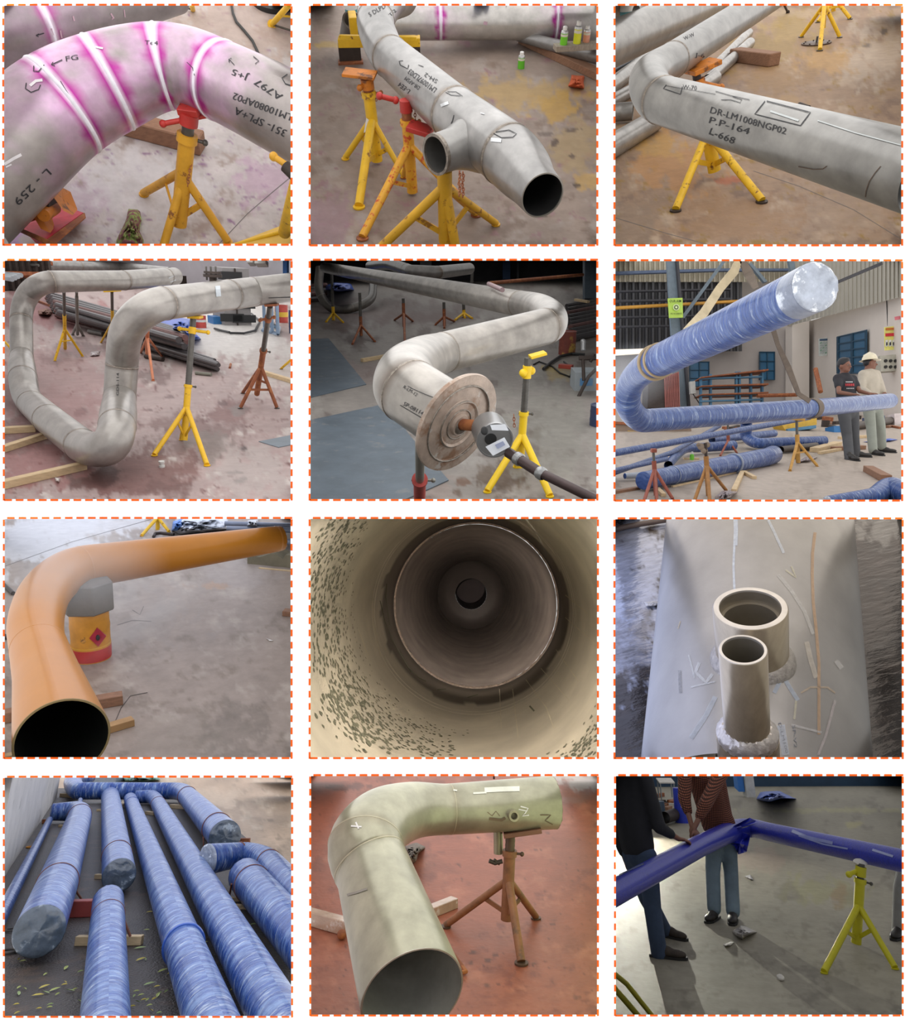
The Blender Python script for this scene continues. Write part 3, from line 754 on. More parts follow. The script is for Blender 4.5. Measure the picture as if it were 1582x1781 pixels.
# distant stand legs and cable
rt = root('pipe_stand', c.P(1440, 130), 'yellow stand leg entering at the upper right corner above the cable', 'stand')
mb = MB(); mb.tube([c.P(1437, 130, .01), c.P(1530, 25, .35)], .022, 12); link('leg', mb, yellow(), rt, cell=c)
mb = MB(); mb.tube([c.P(1437, 130, .0), c.P(1437, 128, .02)], .035, 12); link('foot_pad', mb, yellow(), rt, cell=c)
mb = MB(); mb.tube([c.P(1445, 132, .03), c.P(1550, 165, .03)], .008, 8); link('brace', mb, post(), rt, cell=c)
mb = MB(); mb.tube([c.P(1490, 85, .12), c.P(1550, 88, .12)], .008, 8); link('brace', mb, yellow(), rt, cell=c)
rt = root('pipe_stand', c.P(1020, 50), 'yellow stand foot at the top edge between the two pipes', 'stand')
mb = MB(); mb.tube([c.P(1020, 50, .01), c.P(1012, 18, .2)], .02, 12); link('leg', mb, yellow(), rt, cell=c)
mb = MB(); mb.tube([c.P(1020, 50, .02), c.P(930, 28, .02)], .008, 8); link('brace', mb, post(), rt, cell=c)
mb = MB(); mb.tube([c.P(X, Y, .012) for X, Y in [(1222, 10), (1232, 70), (1250, 115), (1290, 160), (1335, 215), (1365, 280), (1395, 340)]], .011, 8)
link('cable', mb, rubber(), None, label='black cable running across the floor at the upper right', cat='cable', cell=c)
mb = c.stroke(c.floor_bvh, [(1155, 1295), (1310, 1130), (1420, 1035), (1540, 935)], 4, .001); link('floor_joint', mb, mat('joint_line', '6f6a68', rough=.9), c.floor_ob, smooth=False, cell=c)
mb = MB(); mb.lathe(c.P(1440, 20, .0), c.n, [(0, .17), (.04, .17), (.04, .15), (.05, .1), (.05, .001)], 24); link('lid', mb, rubber(), None, label='dark round lid lying at the top edge', cat='lid', cell=c)
c.shell(34, 'a8a29c')
c.lights(far=30, top=1.35, left=.5, right=.5)

# ================================================================== bay 2: spool with tee and reducer
c = cell(0, 1, 2300, 5.8)
c.floor('8f7f74', [(1180, 500, 300, 70, 'A98C5A', .8), (1350, 560, 120, 60, 'B08C48', .8), (1450, 780, 120, 120, 'A38B60', .6), (1510, 960, 60, 40, 'B89450', .7), (150, 235, 130, 16, 'A58B55', .8), (110, 1180, 110, 150, '8a6a78', .5), (1330, 750, 22, 18, '55463e', .9), (1425, 688, 40, 8, '55463e', .8), (1415, 828, 14, 9, '55463e', .9), (1270, 705, 35, 12, '5e5048', .7), (1440, 980, 22, 9, '4a3d36', .9), (1265, 1148, 14, 8, '4a3d36', .9), (260, 350, 150, 30, '6b5a54', .6)],
        tint=[('7c6a5e', .006, .35), ('9c8f86', .005, .3), ('8d6f70', .014, .45)], namp=.07)
hp = c.vert((745, 1285), (760, 860))[1]; hc = hp + .15
P = pipe(c, 'pipe_spool', 'grey steel spool with elbow, side tee and reducer pointing to the lower right', [(500, -45, 225, hc, 'E'), (425, -5, 215, hc, 'E'), (375, 112, 196, hc, 'E'), (400, 215, 196, hc, 'E'), (450, 300, 200, hc, 'S'), (790, 602, 262, hc, 'T'), (1075, 822, 312, hc, 'E'), (1155, 905, 300, hc, 'E'), (1215, 985, 250, hc, 'S'), (1257, 1035, 238, hc)],
         steel(), welds=[(375, 114), (450, 300), (790, 602), (1075, 822)], base='A3A19F', open1=True, inner='4a4a4a', nseg=64, step=.03, halo=('6f5f50', .75, .22))
d = c.px(P['C'][P['near'](900, 700)][0]); dd = P['C'][P['near'](880, 690)][0].y
# side branch of the tee
dB = dd; a0 = c.D(960, 730, dB); a1 = c.D(697, 817, dB * .955); t = (a1 - a0).normalized(); rb = 93 * dB / FK
mb = MB(); L = (a1 - a0).length; prof = [(L * .2, rb * 1.7), (L * .45, rb * 1.3), (L * .7, rb * 1.05), (L, rb), (L + .004, rb * .97), (L + .004, rb * .9), (L * .9, rb * .88), (L * .3, rb * .88), (L * .3, .001)]
mb.lathe(a0, t, prof[:5], 48); mb.c = [srgb('9d9b98')] * len(mb.v); mb.uv = [(0, 0)] * len(mb.v); link('tee_branch', mb, steel(), P['root'], cell=c)
mb = MB(); mb.lathe(a0, t, [(L - .01, rb * .99), (L - .01, rb * 1.05), (L + .012, rb * 1.05), (L + .012, rb * .9), (L, rb * .89)], 48); link('pipe_end_rim', mb, weldm(), P['root'], cell=c)
mb = MB(); mb.lathe(a0, t, prof[5:], 48); link('bore', mb, mat('bore_grey', '6a6865', rough=.4, metal=.4), P['root'], cell=c)
ink(c, P, [('t', 'LM10097LD03', (700, 470), (560, 365), 30), ('t', 'DR-AFSM', (612, 460), (538, 405), 22), ('t', 'L-EE4', (560, 478), (505, 435), 24), ('t', 'SH-2', (705, 425), (640, 385), 22),
           ('l', [(500, 325), (505, 345), (545, 365), (550, 345)], 4), ('l', [(500, 325), (520, 322)], 3), ('l', [(600, 345), (628, 355), (612, 350)], 3), ('l', [(745, 490), (775, 505), (835, 510), (800, 488), (755, 487)], 3), ('l', [(790, 610), (782, 640), (775, 655)], 4),
           ('l', [(995, 705), (1040, 730), (1100, 728), (1120, 710), (1080, 690), (1010, 700)], 4), ('t', 'S DLPD', (345, 90), (430, 40), 24), ('t', 'T-2', (455, 90), (485, 60), 20), ('l', [(960, 975), (970, 985)], 6)])
ink(c, P, [('l', [(720, 560), (760, 545)], 16), ('l', [(985, 740), (1040, 745)], 20), ('l', [(930, 600), (950, 605)], 5)], m=mat('bright_ground_steel', 'd8dadc', rough=.3, metal=.4), name='ground_patch')
PB = pipe(c, 'background_pipe', 'horizontal pipe at the back with two magenta-edged white weld bands', [(430, 125, 150, .24), (1000, 117, 160, .24), (1650, 112, 178, .24)], steel(), welds=[(712, 118), (1328, 114)], base='BBB7B2', colf=dye_fn(main=1., halo=.4, white=.16, hw=.36), wm=white_weld, halo=('c', 0, .1)if 0 else ('C9A4C4', 0, .1), wbead=.02, split=True)
ink(c, PB, [('l', [(945, 120), (965, 125)], 18)], m=mat('pink_chip'), name='chips')
st = stand(c, 'front yellow tripod stand under the tee, cut off by the bottom edge', (745, 1310), (738, 850), (1278, 905), [(395, 1330), (800, 1340), (1010, 1192), (905, 1142)], lw=[52, 56, 42, 36], tw=76, hub=985, collar=False, braces=[(0, -1, .55), (2, -1, .55)], foot=1.3, group=None, col=mat('warm_yellow_paint', 'DDA928', rough=.5, var=.14, vscale=8, spots=[('9a6a2a', 12, .58, .08)]))
rt = st['root']; dch = c.P(825, 1300).y * .8
for s_ in range(2):
    for i in range(11):
        pc = c.D(818 + s_ * 18 + 3 * math.sin(i), 912 + i * 12 + s_ * 5, dch); kk = dch / FK; n1 = Vector((1, 0, 0)) if i % 2 else Vector((.3, 1, 0)).normalized()
        mb = MB(); mb.tube([pc + Vector((0, 0, 1)) * math.cos(q * math.pi / 4) * 9 * kk + n1 * math.sin(q * math.pi / 4) * 6 * kk for q in range(9)], 3. * kk, 6); link('chain_link', mb, rust(), rt, cell=c)
stand(c, 'yellow tripod stand with a red-sprayed leg and red handle, behind the front stand', (570, 1030), (535, 560), (1015, 640), [(305, 1265), (523, 942), (905, 1142)], lw=[44, 28, 40], tw=58, pw=50, hub=765, head=(548, 662, 672, 700, 24, 110), handle=(395, 508, 480, 530, 26), braces=[(0, -1, .6)], chain=(582, 585, 584, 650), hcol=redp(), foot=1.5, pcol=rust(),
      col=mat('yellow_orange_speckled', 'DFA32A', rough=.5, var=.12, vscale=8, spots=[('C44a22', 20, .55, .08)]))
rr = [o for o in bpy.data.objects if o.get('label', '').startswith('yellow tripod stand with a red-sprayed')][0]
st = stand(c, 'yellow tripod stand with a paper tag, farthest left under the elbow', (385, 870), (325, 400), (850, 490), [(215, 843), (287, 1100), (525, 940)], lw=[34, 46, 30], tw=60, pw=50, hub=628, head=(205, 380, 375, 400, 14, 110), handle=(290, 465, 350, 420, 22), braces=[(0, -1, .6), (1, -1, .5), (2, -1, .5)], chain=(372, 490, 378, 530), hcol=orange(), foot=1.4, pcol=rust())
kk = st['T'].y / FK; dt = st['t1'].y * 1.02; mb = MB(); mb.prism([c.D(325, 625, dt), c.D(358, 650, dt), c.D(345, 680, dt), c.D(312, 705, dt)], Vector((0, -.004, 0))); link('paper_tag', mb, mat('paper', 'D6D2CC', rough=.9), st['root'], smooth=False, cell=c)
# steel trestle with yellow channel
rt = root('steel_trestle', c.P(390, 320), 'low trestle with yellow channel on dark iron legs behind the elbow', 'trestle')
for nm, A_, B_, w, hh, z, mm in (('channel', (180, 245), (610, 240), 60, 40, .33, yellow()), ('channel', (185, 205), (590, 215), 20, 18, .45, yellow())):
    c.beam(nm, A_, B_, w, hh, mm, parent=rt, base=z)
for (xa, xb) in ((185, 300), (520, 610)):
    c.beam('leg', (xa, 330), (xb, 325), 40, 85, darkm(), parent=rt, base=0)
    c.beam('foot_flange', (xa - 8, 336), (xb + 8, 330), 60, 10, rust(), parent=rt, base=0)
c.beam('packer', (255, 150), (262, 190), 40, 80, yellow(), 'yellow channel packer standing on the trestle beside the bucket', 'packer', base=.3)
dr = drum(c, 'bucket', 'white and teal bucket at the upper left edge behind the elbow', 'bucket', (250, 105), (246, 10), 62, mat('white_plastic', 'C9C9C4', rough=.5, var=.08), bands=[(.12, .62, mat('teal_label', '3E7F86', rough=.5, var=.2))])
mb = MB(); pr = c.P(250, 130, .3); mb.lathe(pr, Vector((.3, -1, .1)), [(-.25, .1), (.05, .1), (.055, .085), (-.1, .08), (-.1, .001)], 28); link('short_pipe', mb, mat('grey_cut_pipe', '77706a', rough=.5, metal=.4), None, label='short cut pipe end lying under the bucket', cat='pipe', cell=c)
pipe(c, 'floor_pipe', 'grey pipe on the floor at the right edge behind the plank', [(1130, 190, 50, .12), (1650, 325, 78, .12)], steel(), base='8c8a88')
c.beam('timber_beam', (1150, 225), (1600, 440), 60, 36, brownwood(), 'long dark timber beam lying beside the right floor pipe', 'timber')
c.beam('plank', (1320, 268), (1600, 250), 60, 26, mat('grey_plank', '9a8f80', rough=.8, var=.2, vscale=8, stretch=(10, 3, 3)), 'weathered plank at the right edge carrying the cans', 'plank', base=.2)
def can(base, top, w, body, label, hh0=0.):
    B = c.P(*base, hh0); T = B + c.n * ((top[1] - base[1]) * -1 * c.m(B) * 1.05); h = (T - B).length; r = w * c.m(B) / 2
    rt = root('spray_can', B, label, 'can', 'spray cans'); mb = MB(); mb.lathe(B, c.n, [(0, .0005), (0, r), (h * .68, r), (h * .68, r * .9)], 20); link('body', mb, mat('can_' + body, body, rough=.35), rt, cell=c)
    mb = MB(); mb.lathe(B, c.n, [(h * .66, r * 1.02), (h * .76, r * .9), (h * .8, r * .5), (h * .82, r * .42)], 20); link('shoulder', mb, mat('can_metal', 'c8c8c8', rough=.3, metal=.7), rt, cell=c)
    mb = MB(); mb.lathe(B, c.n, [(h * .8, r * .62), (h * .97, r * .6), (h, r * .4), (h, .0005)], 16); link('cap', mb, mat('can_cap', 'E4E2DE', rough=.4), rt, cell=c)
    mb = MB(); mb.lathe(B, c.n, [(h * .5, r * 1.01), (h * .5, r * 1.015), (h * .62, r * 1.015), (h * .62, r * 1.01)], 20); link('printed_band', mb, mat('can_print', 'D8D2C0', rough=.5), rt, cell=c)
can((1367, 242), (1370, 158), 38, '6FC22B', 'green spray can standing leftmost on the plank', .235)
can((1437, 235), (1443, 133), 40, 'D8D930', 'tall yellow spray can standing in the middle on the plank', .235)
can((1486, 228), (1491, 152), 36, 'D99478', 'salmon pink spray can standing rightmost on the plank', .235)
can((1143, 361), (1146, 288), 36, '5FB52B', 'green spray can with a nozzle standing alone on the floor')
cloth(c, 'glove', 'orange work glove lying on the floor at the right', 'glove', [(1410, 395), (1440, 400), (1480, 400), (1475, 440), (1478, 470), (1420, 465), (1390, 455), (1405, 430)], mat('orange_cloth', 'C25A32', rough=.9, var=.15, vscale=20), h=.05)
tarp = mat('blue_tarp', '2C55B5', rough=.45, var=.25, vscale=8)
cloth(c, 'tarpaulin', 'thin strip of blue tarpaulin at the top edge behind the back pipe', 'tarpaulin', [(700, 8), (1240, 5), (1250, 50), (720, 48)], tarp, h=.3)
c.shell(34, '7d736c')
c.lights(far=30, top=1.35, left=.5, right=.5)

# ================================================================== bay 3: pipe elbow over rusty floor
c = cell(0, 2, 1300, 7.7, .4)
c.floor('94785F', [(330, 870, 190, 130, 'AE7C45', .75), (250, 780, 120, 50, 'B48A45', .7), (850, 250, 190, 50, '8f7436', .65), (950, 150, 160, 50, 'A08440', .6), (880, 400, 180, 70, '8d6a3c', .6), (1150, 330, 130, 60, 'B08748', .6), (1420, 300, 140, 140, 'AD9A86', .7), (700, 760, 300, 60, 'A08e7e', .5), (1200, 1100, 300, 140, '9b8470', .6), (700, 1150, 260, 100, '8b6a4c', .6), (100, 1200, 120, 110, '7d6a5a', .5), (1447, 160, 18, 16, '55483e', .8), (1355, 240, 22, 9, '5e4c3e', .8), (1050, 70, 200, 25, 'B39B74', .5), (650, 950, 60, 20, 'a8552a', .7), (900, 550, 120, 40, 'A58250', .5)],
        tint=[('7d6350', .006, .25), ('A89078', .005, .3), ('8a6a2c', .013, .38)], namp=.08)
hp = c.vert((560, 985), (470, 420))[1]; hc = hp + .17
P = pipe(c, 'pipe_spool', 'grey elbow spool marked with drawing numbers crossing from left to lower right', [(930, -65, 132, hc, 'S'), (332, 320, 174, hc, 'E'), (205, 420, 200, hc, 'E'), (273, 530, 224, hc, 'S'), (1700, 945, 390, hc)],
         steel(), welds=[(332, 320), (273, 530)], base='918F8C', nseg=64, halo=('5b4a3e', .8, .2), step=.035)
ink(c, P, [('t', 'DR-LM1008NGP02', (530, 598), (930, 712), 36), ('t', 'P.P-164', (525, 650), (735, 712), 36), ('t', 'L-668', (525, 708), (655, 762), 36), ('t', 'W-70', (385, 470), (460, 478), 22), ('t', 'J-6', (450, 300), (500, 305), 22), ('t', 'W-W', (395, 215), (450, 190), 20),
           ('l', [(822, 537), (768, 605), (1010, 666), (1062, 597), (830, 537)], 5), ('l', [(300, 450), (285, 470), (375, 500), (385, 460)], 4), ('l', [(560, 485), (640, 508), (740, 530)], 3), ('l', [(300, 455), (560, 500)], 2),
           ('l', [(590, 530), (640, 530), (690, 545), (700, 530), (650, 512)], 3)])
ink(c, P, [('l', [(1435, 880), (1405, 915), (1375, 960), (1358, 1010), (1355, 1040)], 4), ('l', [(1000, 880), (1080, 895), (1130, 893), (1150, 878)], 4)], m=mat('brown_scratch', '5b4638', rough=.8), name='scratch')
ink(c, P, [('l', [(1100, 640), (1300, 705), (1540, 770)], 6), ('l', [(850, 590), (1000, 640)], 10)], m=mat('pale_scuff', 'b9bdbd', rough=.5, metal=.3), name='scuff')
pipe(c, 'background_pipe', 'thick grey pipe at the upper left behind the elbow', [(-140, 300, 230, hc * .8), (30, 228, 215, hc * .8), (600, -20, 170, hc * .8)], steel(), base='9b9894')
stand(c, 'yellow tripod stand under the elbow with an orange head plate', (563, 950), (455, 378), (905, 560), [(348, 1118), (803, 1072), (590, 805)], lw=[40, 40, 26], tw=66, pw=40, hub=700, head=(420, 385, 562, 320, 24, 120), handle=(480, 438, 590, 462, 24), braces=[(0, -1, .62), (1, -1, .62)], hcol=orange(), pcol=darkm(), foot=1.5)
stand(c, 'yellow tripod stand at the top edge over the round flange disc', (1125, 205), (1137, 0), (150, -20), [(1012, 198), (1110, 270), (1215, 200)], lw=[20, 22, 20], tw=24, hub=22, braces=[(0, 1, .75), (1, 2, .75)], foot=1.5, collar=False)
stand(c, 'farther yellow tripod stand at the top edge right of the first', (1180, 100), (1190, -30), (60, -20), [(1100, 120), (1182, 52), (1270, 103)], lw=[18, 18, 18], tw=22, hub=-10, braces=[(0, 2, .6)], foot=1.5, collar=False)
rt = root('pipe_stand', c.P(940, 66), 'dark stand leg just entering at the top edge', 'stand'); mb = MB(); mb.tube([c.P(942, 66, .01), c.P(920, 20, .2)], .02, 10); link('leg', mb, darkm(), rt, cell=c); mb = MB(); mb.tube([c.P(942, 66, 0.), c.P(942, 64, .02)], .035, 12); link('foot_pad', mb, darkm(), rt, cell=c)
B = c.P(1092, 232); rd = 73 * c.m(B); rt = root('flange_disc', B, 'round steel flange disc lying on the floor under the far stand', 'flange')
mb = MB(); mb.lathe(B, c.n, [(0, rd), (.02, rd), (.02, rd * .35), (.022, rd * .3), (.0225, .001)], 36); link('disc', mb, mat('dark_plate_steel', '5a4a42', rough=.4, metal=.5, var=.2), rt, cell=c)
for q in range(8):
    aa = perp(c.n); bb = c.n.cross(aa); p = B + (aa * math.cos(q * .785) + bb * math.sin(q * .785)) * rd * .85; mb = MB(); mb.lathe(p, c.n, [(.021, .012), (.03, .012), (.03, .0005)], 8); link('bolt_hole', mb, darkm(), rt, cell=c)
mb = MB(); mb.tube([B, B + c.n * .1], .015, 10); link('centre_pin', mb, post(), rt, cell=c)
mb = MB(); a, b = c.P(1003, 555, .03), c.P(1052, 572, .03); mb.tube([a, b], 13 * c.m(a), 16); link('pipe_offcut', mb, darkm(), None, label='small rusty tube offcut on the floor behind the marked pipe', cat='offcut', cell=c)
c.beam('timber_block', (655, 320), (868, 350), 70, 58, brownwood(), 'brown squared timber block behind the elbow', 'timber')
for (A_, B_, w, lb, op) in (((20, 770), (560, 410), 62, 'long thin grey pipe on the floor running up to the timber block', 0), ((520, 425), (742, 228), 50, 'thin grey pipe with an open end beside the timber block', 1), ((560, 350), (735, 175), 44, 'pale thin pipe beyond the open-ended one', 1), ((-10, 470), (230, 290), 72, 'grey floor pipe low at the left edge behind the elbow', 0), ((-20, 395), (240, 255), 26, 'thin dark rod between the pipes at the left edge', 0), ((-30, 560), (130, 470), 60, 'pale grey floor pipe at the left edge below the others', 0)):
    pipe(c, 'floor_pipe', lb, [(A_[0], A_[1], w * 1.15, .07), (B_[0], B_[1], w, .07)], steel() if w != 26 else mat('dark_rod', '4b4f55', rough=.4, metal=.5), base='A4A19D', open1=bool(op), inner='3a3733', cat='pipe')
pipe(c, 'pipe_offcut', 'cut pipe with a wide open mouth at the left edge beside the elbow', [(-60, 605, 88, .12), (60, 592, 88, .12), (122, 588, 88, .12)], steel(), base='8f8c88', open1=True, inner='6a6762')
pipe(c, 'floor_pipe', 'thick grey pipe coming from the lower left edge under the elbow', [(-80, 830, 125, .1), (235, 640, 105, .1)], steel(), base='A19e9a')
drum(c, 'bucket', 'white and teal bucket at the upper left corner behind the thick pipe', 'bucket', (96, 105), (92, 20), 84, mat('white_plastic'), bands=[(.05, .55, mat('teal_label'))])
pipe(c, 'pipe_offcut', 'grey pipe end at the top edge beside the bucket', [(140, 62, 62, .3), (330, 20, 60, .3)], steel(), base='8c8985')
for L in ([(760, 905), (1000, 985), (1290, 1110), (1540, 1265)], [(22, 1150), (300, 1235), (520, 1295)]):
    mb = c.stroke(c.floor_bvh, L, 2.5, .001); link('floor_joint', mb, mat('joint_line'), c.floor_ob, smooth=False, cell=c)
c.shell(34, '8c8478')
c.lights(far=30, top=1.35, left=.5, right=.5)
# ================================================================== bay 4: U-shaped loop spool on red-dusted floor
c = cell(1, 0, 700, 7.2, .35)
WALLP = c.P(600, 150)
c.floor('A08E8A', [(1000, 940, 190, 80, '6f5450', .75), (1090, 1000, 110, 60, '77706a', .6), (1240, 830, 110, 50, '6f4a46', .7), (1260, 825, 50, 25, '7d7672', .7), (720, 1150, 260, 110, '6c4742', .8), (560, 1160, 70, 40, '4a3230', .8), (480, 1190, 120, 40, '5c3f3b', .7), (140, 1100, 230, 110, '8a4e4c', .6), (90, 950, 120, 80, '70514e', .7), (300, 548, 80, 28, '5d4847', .7), (430, 490, 110, 35, '5f4a49', .7), (425, 830, 32, 15, '4c3736', .9), (320, 320, 240, 60, '8a4747', .7), (100, 260, 140, 90, '7c4a4c', .7), (820, 640, 90, 36, '6a5452', .7), (1160, 785, 40, 14, '5e4443', .8), (1290, 1020, 22, 14, '4e4240', .9), (1245, 1150, 30, 9, '4a4340', .9), (1280, 1190, 22, 14, '4a4340', .9), (1200, 450, 330, 90, 'C9C6C0', .8), (1480, 600, 120, 130, 'B5AFA9', .7), (1250, 300, 250, 90, 'CFCCC6', .8), (250, 700, 300, 200, '966C6B', .45), (900, 745, 22, 9, '6e5b5a', .8), (800, 815, 14, 7, '5e4a49', .8), (330, 850, 300, 100, '8f6a68', .4), (1350, 1150, 160, 120, 'A59C97', .6), (900, 1230, 100, 60, '5f4440', .6)],
        tint=[('7d5452', .005, .25), ('BAB0AA', .005, .32), ('6a4a48', .02, .5)], top=145, namp=.06)
def wallup(c, name, a, b, h, m, back=0.):
    A, B = c.P(*a), c.P(*b); mb = MB(); n = c.n; mb.add([A, B, B + n * h, A + n * h], [(0, 1, 2, 3)]); return link(name, mb, m, kind='structure', smooth=False, cell=c)
wallup(c, 'wall_back', (-60, 150), (1640, 150), 14, mat('white_plaster', 'C6C4CC', rough=.85, var=.06, vscale=2))
Rm = .104
P = pipe(c, 'pipe_spool', 'big grey U-shaped pipe loop standing on its bend across the red-dusted floor', [(1750, 140, 140, 1., 'S'), (1345, 190, 148, 1.04, 'S'), (862, 252, 172, 1., 'E'), (690, 365, 172, 1., 'E'), (646, 570, 160, 1., 'S'), (634, 750, 158, 1., 'R'), (626, 840, 182, 1.04, 'R'), (620, 900, 184, 1., 'E'), (572, 1010, 192, 1., 'E'), (430, 1000, 176, 1., 'S'), (262, 867, 158, 1., 'S'), (170, 785, 138, 1., 'E'), (122, 645, 133, 1.05, 'R'), (116, 590, 128, 1.05, 'R'), (115, 535, 108, .95, 'S'), (112, 340, 105, .95, 'E'), (160, 190, 110, 1, 'E'), (275, 137, 112, 1., 'S'), (650, 130, 100, 1., 'S'), (925, 108, 88, 1.)],
         steel(), R=Rm, welds=[(880, 110), (1345, 190), (1220, 210), (862, 252), (646, 570), (634, 750), (620, 900), (430, 1000), (262, 867), (170, 785), (122, 645), (115, 535), (112, 340), (275, 137), (650, 130)], base='9b9791', nseg=56, halo=('574d44', .75, .2), step=.03, cap1=None, wbead=.03)
ink(c, P, [('t', 'GDS-114', (628, 740), (630, 620), 14), ('l', [(1420, 222), (1540, 218)], 3)])
ink(c, P, [('l', [(1150, 160), (1155, 215)], 26), ('l', [(905, 110), (915, 135)], 30)], m=mat('pale_steel_patch', 'b9c0c4', rough=.4, metal=.2), name='pale_patch')
# flange with bolts on the pipe top
dF = 2 * Rm * FK / 152; rt = root('flange_branch', c.D(1125, 150, dF), 'dark bolted flange branch standing on the loop pipe with loose studs', 'flange'); kk = dF / FK; n = c.n
mb = MB(); b0 = c.D(1128, 160, dF); mb.tube([b0, b0 + n * 55 * kk], 18 * kk, 16); link('branch_tube', mb, darkm(), rt, cell=c)
mb = MB(); mb.lathe(b0 + n * 45 * kk, n, [(0, .001), (0, 48 * kk), (14 * kk, 48 * kk), (14 * kk, .001)], 24); link('flange', mb, darkm(), rt, cell=c)
mb = MB(); mb.lathe(b0 + n * 62 * kk, n, [(0, .001), (0, 44 * kk), (12 * kk, 44 * kk), (12 * kk, .001)], 24); link('flange', mb, darkm(), rt, cell=c)
for x in (-32, 18, -8): mb = MB(); q = b0 + Vector((x * kk, 0, 0)) + n * 30 * kk; mb.tube([q, q + n * 68 * kk], 5 * kk, 8); link('stud_bolt', mb, post(), rt, cell=c)
PB = pipe(c, 'background_pipe', 'second grey pipe run behind the top of the loop at the upper left', [(230, 52, 52, 5.0 * 0 + .62), (640, 60, 52, .62), (900, 85, 48, .62)], steel(), base='8c8a87', welds=[(420, 55), (560, 60), (640, 62)], split=True)
dst = lambda w: 2 * Rm * FK / w
stand(c, 'tall yellow tripod stand with long grey post under the loop, centre right', (972, 1005), (1022, 325), (975, 685), [(817, 1058), (1095, 1112), (958, 975)], lw=[26, 26, 20], tw=34, pw=30, hub=800, dT=dst(160), handle=(950, 385, 1100, 405, 16), braces=[(0, -1, .7), (1, -1, .7)], foot=1.3, head=(1000, 322, 1065, 325, 14, 60))
stand(c, 'rust-red tripod stand with long post at the right edge', (1355, 755), (1428, 268), (730, 500), [(1285, 728), (1272, 808), (1465, 808)], lw=20, tw=30, pw=24, hub=585, dT=dst(141), handle=(1375, 340, 1450, 325, 14), braces=[(0, 2, .6), (1, 2, .45)], col=rust(), foot=1.5, head=(1405, 262, 1470, 258, 12, 60))
stand(c, 'yellow tripod stand with grey post under the upper left pipe run', (345, 512), (338, 190), (490, 312), [(290, 556), (436, 532), (343, 490)], lw=13, tw=17, pw=14, hub=385, dT=dst(105), braces=[(0, 1, .6)], foot=1.3, collar=False)
stand(c, 'yellow tripod stand just left of the loop elbow, behind it', (596, 455), (592, 190), (400, 285), [(535, 460), (645, 445), (590, 430)], lw=11, tw=15, pw=13, hub=350, dT=dst(96), braces=[], foot=1.2, collar=False, head=(560, 188, 628, 185, 8, 60), hcol=yellow())
stand(c, 'orange-red tripod stand half hidden behind the right leg of the loop', (778, 560), (780, 300), (515, 380), [(745, 515), (810, 662), (856, 532)], lw=14, tw=20, pw=14, hub=430, dT=7.2, col=mat('faded_orange_paint', 'C47A55', rough=.6, var=.2, vscale=8), foot=1.3, collar=False)
stand(c, 'grey upright steel prop behind the upper left pipe run', (410, 425), (405, 190), (415, 215), [(385, 418), (440, 425)], lw=14, tw=16, pw=12, hub=360, dT=8.4, col=mat('grey_paint', '75746f', rough=.6), foot=1.5, collar=False)
stand(c, 'yellow stand legs entering at the left edge', (-30, 470), (-20, 300), (450, 330), [(58, 493), (-60, 500)], lw=12, tw=16, hub=400, dT=8.2, col=yellow(), collar=False)
stand(c, 'yellow stand leg entering at the right edge', (1600, 580), (1590, 300), (560, 400), [(1487, 600), (1640, 640)], lw=14, tw=20, hub=500, dT=6.2, col=yellow(), collar=False)
# timbers
for (A_, B_, w, h, lb) in (((-20, 942), (190, 930), 40, 34, 'pale timber stick topmost of three at the lower left'), ((-20, 1050), (240, 965), 38, 32, 'pale timber stick in the middle of three at the lower left'), ((-20, 1240), (450, 1128), 46, 42, 'pale timber stick lowest of three, passing under the loop bend'), ((1380, 622), (1600, 690), 26, 20, 'pale timber stick lying at the right edge')):
    c.beam('timber_stick', A_, B_, w, h, wood(), lb, 'timber', 'timber sticks')
# stock bars
random.seed(4); barm = mat('dark_stock_bar', '4e4a4b', rough=.45, metal=.5, var=.25, vscale=9); barm2 = mat('reddish_stock_bar', '71504c', rough=.6, metal=.2, var=.25, vscale=9)
for i in range(26):
    r = i % 7; lay = i // 7; x0 = 245 + r * 9 + lay * 6; y0 = 215 + r * 15 - lay * 9; x1 = 930 + r * 9 + random.uniform(-25, 30); y1 = 400 + r * 13 - lay * 8
    hh = .045 + lay * .085; mb = MB(); a, b = c.P(x0, y0 + 10, hh), c.P(x1, y1 + 18, hh); mb.tube([a, b], .04, 8)
    link('stock_bar', mb, barm2 if i % 6 == 0 else barm, None, label='dark steel bar in the long stack behind the loop', cat='bar', group='steel bars stacked behind the loop', cell=c)
for i in range(14):
    r = i % 5; lay = i // 5; mb = MB(); a, b = c.P(700 + r * 4, 425 + r * 11 - lay * 6, .03 + lay * .045), c.P(1115 + r * 8 + random.uniform(-10, 22), 568 + r * 8 - lay * 7, .03 + lay * .045); mb.tube([a, b], .026, 8)
    link('steel_rod', mb, barm, None, label='thin dark rod in the bundle pointing right behind the loop', cat='rod', group='thin rods bundled on the floor', cell=c)
c.beam('steel_channel', (205, 245), (560, 385), 14, 12, rust(), 'rusty red channel along the near side of the bar stack', 'channel')
for (A_, B_, w, lb, m_) in (((472, 400), (548, 415), 24, 'short grey pipe offcut on the floor between two yellow stands', post()), ((770, 532), (862, 548), 22, 'short dark pipe offcut beside the orange-red stand', darkm()), ((1035, 620), (1118, 628), 18, 'small grey-green offcut right of the tall yellow stand', mat('greenish_offcut', '77766a', rough=.6))):
    mb = MB(); kk = c.m(c.P(*A_)); mb.tube([c.P(*A_, w * kk / 2), c.P(*B_, w * kk / 2)], w * kk / 2, 16); link('pipe_offcut', mb, m_, None, label=lb, cat='offcut', cell=c)
